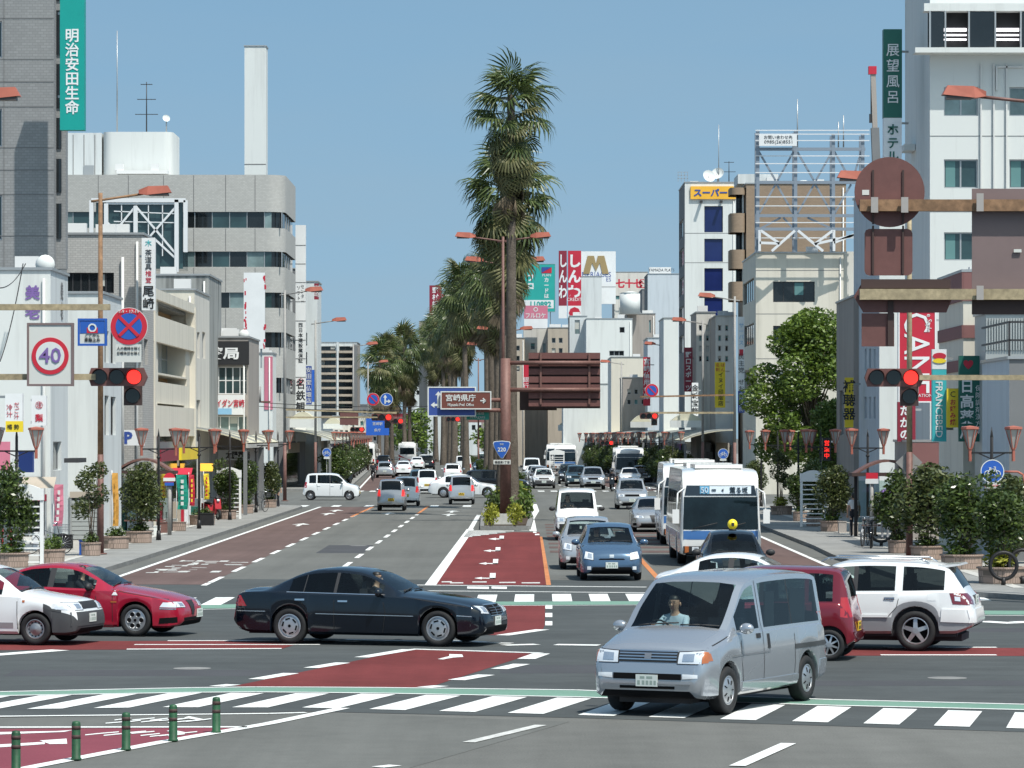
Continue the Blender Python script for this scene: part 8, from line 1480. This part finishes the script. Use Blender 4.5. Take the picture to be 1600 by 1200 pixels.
q = MB(); p = wp(1569, 737, 104.7); b2 = wp(1602, 760, 104.7); q.tube([p, wp(1590, 737, 104.7), wp(1599, 742, 104.7), b2, (b2.x, b2.y, Z)], .03, 8); tag(q.build('sign_post', 'lantern_red', None), 'curved reddish post holding the right bicycle sign', 'post')
bikesign('small blue round bicycle sign by the right lamp post', 1130, 709, 8.2, 215); signbox('white plate under the small right bicycle sign', (1125, 1135, 717, 720), 215, 'plate_pale', (), .03, name='plate_sign'); bikesign('small blue round bicycle sign by the left lamp post', 510.5, 707, 7, 262); signbox('white plate under the small left bicycle sign', (506, 515, 714, 717), 262, 'plate_pale', (), .03, name='plate_sign')
for (x, y0, y1, Y, lb) in ((1130, 709, 790, 215.2, 'thin post of the small right bicycle sign'), (510.5, 707, 760, 262.2, 'thin post of the small left bicycle sign')): q = MB(); q.cyl(wp(x, y0, Y), (px(x, Y), Y, Z), .035); tag(q.build('sign_post', 'pole_grey', None), lb, 'post')
# bus shelters
def shelter(label, X, Y, w, D=1.5, z=Z):
    r_ = thing('bus_shelter', label, 'bus shelter', (X, Y, z)); q = MB(); n = 12; t0 = [(-w/2+w*i/n, 2.35+.55*math.sin(math.pi*i/n)) for i in range(n+1)]; q.prism(t0+[(a, b-.09) for a, b in reversed(t0)], -D/2, D/2); q.build('roof', 'pole_brown', r_); q = MB(); q.bx(-w/2-.05, w/2+.05, -D/2-.06, D/2+.06, 2.28, 2.40); q.build('roof_frame', 'sign_back_dark', r_)
    for x in (-w/2+.2, w/2-.2): q = MB(); q.bx(x-.06, x+.06, D/2-.3, D/2-.18, 0, 2.3); q.build('post', 'iron_black', r_)
    q = MB(); q.bx(-w/2+.3, w/2-.3, D/2-.28, D/2-.24, .5, 2.1); q.build('back_panel', 'glass', r_); q = MB(); q.bx(-w/2+.4, w/2-.4, -.1, .3, .40, .46); q.build('bench', 'pole_brown', r_); return r_
shelter('arched brown bus shelter on the left pavement', px(226, 146), 146, 2.4); shelter('arched brown bus shelter on the right pavement', px(1385, 138), 138, 2.6)
r_ = thing('bus_stop_sign', 'round-headed bus stop sign beside the left shelter', 'bus stop', (px(265, 141), 141, Z)); q = MB(); q.cyl((0, 0, 0), (0, 0, 2.0), .08, n=10); q.build('post', 'pole_grey', r_); disc(r_, .22, -.1, 'round_red', 'head', z=2.15); q = MB(); q.bx(-.23, .23, -.14, -.125, 2.05, 2.18); q.build('name_band', 'wall_white', r_); q = MB(); q.bx(-.17, .17, -.14, -.1, 1.88, 2.0); q.build('lower_band', 'round_blue', r_)
r_ = thing('bus_stop_sign', 'bus stop sign in front of the right shelter', 'bus stop', (px(1362, 136), 136, Z)); q = MB(); q.cyl((0, 0, 0), (0, 0, 2.3), .07, n=10); q.build('post', 'pole_grey', r_); q = MB(); q.bx(-.24, .24, -.12, -.08, 2.02, 2.2); q.build('name_band', 'wall_white', r_); q = MB(); q.bx(-.22, .22, -.12, -.08, 2.2, 2.42); q.build('head', 'round_red', r_)
# banners on poles
def nobori(label, x0, x1, y0, y1, Y, m, m2='wall_white', tilt=0):
    P = wp((x0+x1)/2, y1, Y); w, h_ = (x1-x0)*Y/F, (y1-y0)*Y/F; r_ = thing('banner', label, 'banner', (P.x, Y, P.z)); q = MB(); n = 8
    for i in range(n):
        a, b = i/n, (i+1)/n; f = lambda t, s: (-w/2+w*s+.1*math.sin(t*5)*w+tilt*t*h_, .05*math.sin(6*t+3*s), h_*t)
        q.poly([f(a, 0), f(a, 1), f(b, 1), f(b, 0)]); 
    q.build('cloth', m, r_, fix=False); q = MB(); q.cyl((-w/2-.03, .03, -P.z+Z), (-w/2-.03+tilt*h_, .03, h_+.1), .015); q.build('pole', 'frame_white', r_)
    q = MB()
    for i in range(5): q.bx(-w*.14+tilt*h_*(.12+.16*i), w*.14+tilt*h_*(.12+.16*i), -.075, -.07, h_*(.12+.16*i), h_*(.22+.16*i))
    q.build('marks', m2, r_)
nobori('green shop banner on a pole behind the left shelter', 277, 293, 742, 796, 152, 'green_sign'); nobori('faded pink shop banner behind the near white frame', 83, 97, 757, 822, 121, 'sign_pink', tilt=.05); nobori('yellow shop banner further along the left shops', 319, 327, 740, 780, 166, 'sign_yellow', 'sign_red'); nobori('red and yellow shop banner right of the green one', 296, 304, 742, 790, 153, 'sign_red', 'sign_yellow'); nobori('orange upright shop panel left of the shelter', 176, 185, 739, 822, 137, 'slat_wood', 'slat_wood')
# shop clutter under the left buildings
signbox('white and yellow box sign of an eating house at the left edge', (9, 36, 615, 675), 117, 'sign_white', [('だご汁', 'sign_red', 27, 642, 26, dict(vertical=True)), ('冷汁', 'sign_red', 16, 642, 20, dict(vertical=True)), ('橘', 'sign_black', 16, 667, 8), ('勢', 'sign_black', 27, 667, 8)], .3, bracket=[(620, -5), (670, -5)]); r_ = signbox('yellow lower half of the eating house box sign', (8.8, 36.2, 658, 675), 116.857, 'sign_yellow', (), .02, name='box_sign', cat='sign')
signbox('white sign with a red round crest left of the plain white building', (50, 73, 618, 665), 119, 'sign_white', [('梨', 'sign_red', 62, 653, 12, dict(bold=.03)), ('㊟', 'sign_red', 62, 633, 12)], .25, bracket=[(625, 48), (660, 48)])
signbox('white parking sign with blue letter on the left pavement', (194, 226, 672, 696), 147, 'sign_white', [('P', 'sign_blue', 201, 684, 19, dict(bold=.04)), ('←', 'sign_black', 219, 691, 5)], .1, name='parking_sign', bracket=[(684, 190)])
for (x0, x1, y0, y1, Y, m, lb, sl) in ((38, 90, 745, 762, 121.6, 'wall_tan', 'tan shop awning behind the near white frame', .7), (0, 22, 690, 735, 121, 'sign_pink', 'pinkish hanging shop curtain at the left edge', .1), (270, 302, 731, 741, 154, 'sign_red', 'red shop awning behind the left shelter', .8), (72, 104, 748, 758, 128, 'sign_dkgreen', 'dark green small awning by the white shop building', .6), (313, 335, 724, 736, 170, 'sign_orange', 'orange shop awning past the left shelter', .7)):
    P = wp((x0+x1)/2, y1, Y); w, h_ = (x1-x0)*Y/F, (y1-y0)*Y/F; q = MB(); q.prism([(0, 0), (.04, 0), (1.0, h_), (.96, h_)], -w/2, w/2); o = tag(q.build('awning', m, None, (P.x, Y-1.0, P.z), R(90)), lb, 'awning')
    o.scale = (sl, 1, 1)
for (x0, x1, y0, y1, Y, m, lb) in ((30, 52, 705, 738, 120, 'sign_blue', 'blue poster box beside the white shop building'), (125, 132, 852, 875, 117.5, 'round_blue', 'blue bin on the near left pavement'), (85, 113, 828, 850, 124, 'iron_black', 'black box behind the near planters on the left'), (313, 334, 789, 808, 156, 'iron_black', 'black box beside the left lantern post'), (241, 250, 829, 843, 141, 'wall_white', 'white box beside the left shelter'), (1310, 1322, 818, 836, 144, 'clamp', 'grey box before the right shelter'), (1328, 1340, 824, 842, 141, 'wall_taupe', 'brown box on the right pavement'), (250, 262, 823, 840, 144, 'pole_brown', 'brown bench end at the left shelter'), (270, 290, 817, 831, 147, 'planter_brick', 'brick bench right of the left shelter')):
    P = wp((x0+x1)/2, y1, Y); w = (x1-x0)*Y/F; h_ = (y1-y0)*Y/F; low_ = Z if y1 > 770 else P.z; q = MB(); q.bx(-w/2, w/2, -.22, .22, 0, h_*.94); q.bx(-w/2-.02, w/2+.02, -.24, .24, h_*.94, h_); tag(q.build('street_box', m, None, (P.x, Y, low_)), lb, 'box')
signbox('black lighted sign with red lettering on the right pavement', (1285, 1298, 684, 720), 158, 'sign_black', [('営業中', 'lens_red', 1291.5, 702, 28, dict(vertical=True))], .25, name='lighted_sign', bracket=[(690, 1310)])
# ring stands (cycle racks) and bicycles, people on the right
def ring_stand(label, x, y, r=.42):
    p = gp(x, y, Z); t = thing('ring_stand', label, 'cycle stand', (p.x, p.y, Z)); q = MB(); q.lathe([(r-.05, 0), (r, .05), (r+.05, 0), (r, -.05), (r-.05, 0)], 26, 0, (0, 0, r+.15), axis='Y'); q.build('ring', 'iron_black', t); q = MB(); q.cyl((0, 0, 0), (0, 0, .18), .06, n=8); q.build('foot', 'iron_black', t)
ring_stand('black ring cycle stand beside the bicycles on the right pavement', 1377, 853); ring_stand('black ring cycle stand at the right edge', 1598, 912, .36); ring_stand('black ring cycle stand seen edge-on near the right edge', 1568, 914, .34)
p = pv(1352, 853); bicycle('bicycle parked on the right pavement, left of the pair', p, R(75)); p = pv(1362, 856); bicycle('bicycle parked on the right pavement, right of the pair', p, R(82), 'car_black'); p = pv(72, 866); bicycle('bicycle parked behind the near left planters', p, R(10)); p = pv(405, 800); bicycle('bicycle parked at the end of the left pavement', p, R(60)); p = pv(332, 812); scooter('red motor scooter parked past the left shelter', p, R(-60), 'scooter_red')
p = pv(1334, 838); person('walk_white', 'person in white top walking away on the right pavement', p, math.pi); p = pv(1364, 838); person('stand_tan', 'person in white top and hat standing by the bicycles', p, R(30))
def hat(label, loc, m='straw'): q = MB(); q.lathe([(.19, 0), (.10, .02), (.095, .09), (.001, .11)], 14); tag(q.build('hat', m, None, loc), label, 'hat')
hat('pale sun hat on the person standing by the bicycles', (p[0]+.04, p[1]-.09, p[2]+1.50)); p = pv(1383, 842); person('stand_dark', 'person in dark clothes holding a violet parasol', p, R(-20))
q = MB(); q.lathe([(.001, 2.0), (.2, 1.97), (.42, 1.88), (.55, 1.74)], 16); q.cyl((0, 0, 1.0), (0, 0, 2.08), .012); tag(q.build('parasol', 'sign_purple', None, (p[0]+.22, p[1]-.12, p[2]-.12)), 'violet parasol held by the person in dark clothes', 'parasol')
p = pv(1320, 800); person('stand_blue', 'person in blue top standing under the right shelter roof', p, R(120)); p = pv(300, 806); person('stand_dark', 'person in dark clothes by the shops past the left shelter', p, R(60)); p = pv(432, 792); person('stand_blue', 'person in blue top walking under the left arcade', p, R(20))
# overhead wires
def wire(label, a, b, sag, r=.018):
    a, b = Vector(a), Vector(b); q = MB(); ps = [a.lerp(b, i/10)-V(0, 0, sag*4*(i/10)*(1-i/10)) for i in range(11)]; q.tube(ps, r, 4); tag(q.build('wire', 'cable', None), label, 'wire')
wire('upper overhead wire across the left carriageway at far junction', wp(395, 628, 205), wp(690, 634, 215), .15); wire('lower overhead wire across the left carriageway at far junction', wp(395, 634, 205), wp(690, 638, 215), .2); wire('overhead wire falling towards the left shops', wp(0, 450, 118), wp(40, 412, 122), .2); wire('thin overhead wire beside the purple lettering', wp(0, 565, 118), wp(36, 412, 122), .3)
r_ = thing('utility_pole', 'dark utility pole with transformer behind the pharmacy building', 'utility pole', (px(394, 203), 203, Z)); q = MB(); q.cyl((0, 0, 0), (0, 0, pz(575, 203)), .14, .11, 10); q.build('pole', 'pole_brown', r_); q = MB(); q.bar((-.6, 0, pz(632, 203)), (1.0, 0, pz(632, 203)), .09); q.build('crossarm', 'pole_brown', r_); q = MB(); q.cyl((.3, 0, 5.6), (.3, 0, 6.5), .2, n=10); q.build('transformer', 'pole_grey', r_)
# repairs and covers in the road
for (x, y, w, l) in ((540, 858, 1.6, 9), (930, 1046, 3.2, 2.2), (1490, 985, 4, 1.5), (250, 1052, 5, 1.6), (1420, 1068, 6, 1.2)):
    p = gp(x, y); flat('road_repair', [[(p.x-w/2, p.y-l/2), (p.x+w/2, p.y-l/2), (p.x+w/2, p.y+l/2), (p.x-w/2, p.y+l/2)]], .0058, 'asphalt_patch' if y < 1100 else 'asphalt_dark')
for (x, y) in ((560, 853), (300, 1045), (1480, 1060)):
    p = gp(x, y); q = MB(); q.cyl((0, 0, .006), (0, 0, .010), .32, n=20); q.build('manhole_cover', 'kerb', road, (p.x, p.y, 0))
# ground-floor openings, shutters and goods of the left-hand shops
def shopfront(label, x0, x1, y0, y1, Y, m='win_dark', shutter=False, goods=0):
    s = F/Y; P = wp((x0+x1)/2, y1, Y); w, h_ = (x1-x0)/s, (y1-y0)/s; r_ = thing('shop_entrance', label, 'shop entrance', (P.x, Y, Z)); q = MB(); q.bx(-w/2, w/2, .02, .06, .02, h_); q.build('opening', m, r_)
    q = MB(); q.bx(-w/2-.06, -w/2, -.04, .06, 0, h_); q.build('jamb', 'frame_alu', r_); q = MB(); q.bx(w/2, w/2+.06, -.04, .06, 0, h_); q.build('jamb', 'frame_alu', r_); q = MB(); q.bx(-w/2-.06, w/2+.06, -.06, .06, h_, h_+.22); q.build('fascia', WR.choice(('wall_tan', 'sign_maroon', 'wall_dkgrey')), r_)
    if shutter:
        for k in range(int(h_/.16)): q = MB(); q.bx(-w/2, w/2, -.012, .018, .03+.16*k, .17+.16*k); q.build('shutter_slat', 'corrugated', r_)
    for k in range(goods): a = -w/2+w*(k+.5)/goods; hh = WR.uniform(.3, .9); q = MB(); q.bx(a-.18, a+.18, -.5, -.15, 0, hh); q.bx(a-.14, a+.14, -.46, -.19, hh, hh+.12); q.build('goods_crate', WR.choice(('wall_tan', 'sign_orange', 'sign_red', 'cloth_white', 'sign_dkgreen', 'straw')), r_)
shopfront('dark open shop entrance with goods under the white shop building', 6, 70, 762, 838, 122.8, goods=4); shopfront('grey roller shutter at the foot of the plain white building', 112, 152, 770, 836, 134.05, shutter=True); shopfront('dark shop entrance with goods at the foot of the light brick building', 166, 216, 752, 818, 147.85, goods=3)
def side_shop(label, Y0, Y1, X, goods): 
    r_ = thing('shop_entrance', label, 'shop entrance', (X, Y0, Z)); D = Y1-Y0; q = MB(); q.bx(.0, .05, 0, D, .02, 2.7); q.build('opening', 'win_dark', r_); q = MB(); q.bx(0, .12, -.05, D+.05, 2.7, 3.25); q.build('fascia', WR.choice(('wall_tan', 'sign_maroon', 'sign_dkgreen', 'sign_yellow')), r_)
    for k in range(goods): a = D*(k+.5)/goods; hh = WR.uniform(.3, 1.1); q = MB(); q.bx(.3, .7, a-.25, a+.25, 0, hh); q.build('goods_crate', WR.choice(('wall_tan', 'sign_orange', 'sign_red', 'cloth_white', 'sign_dkgreen', 'straw')), r_)
side_shop('dark open shop along the cream building, nearer the camera', 154, 162, px(232, 152.5)+.27, 5); side_shop('dark open shop along the cream building, further away', 163.5, 172, px(232, 152.5)+.27, 5)
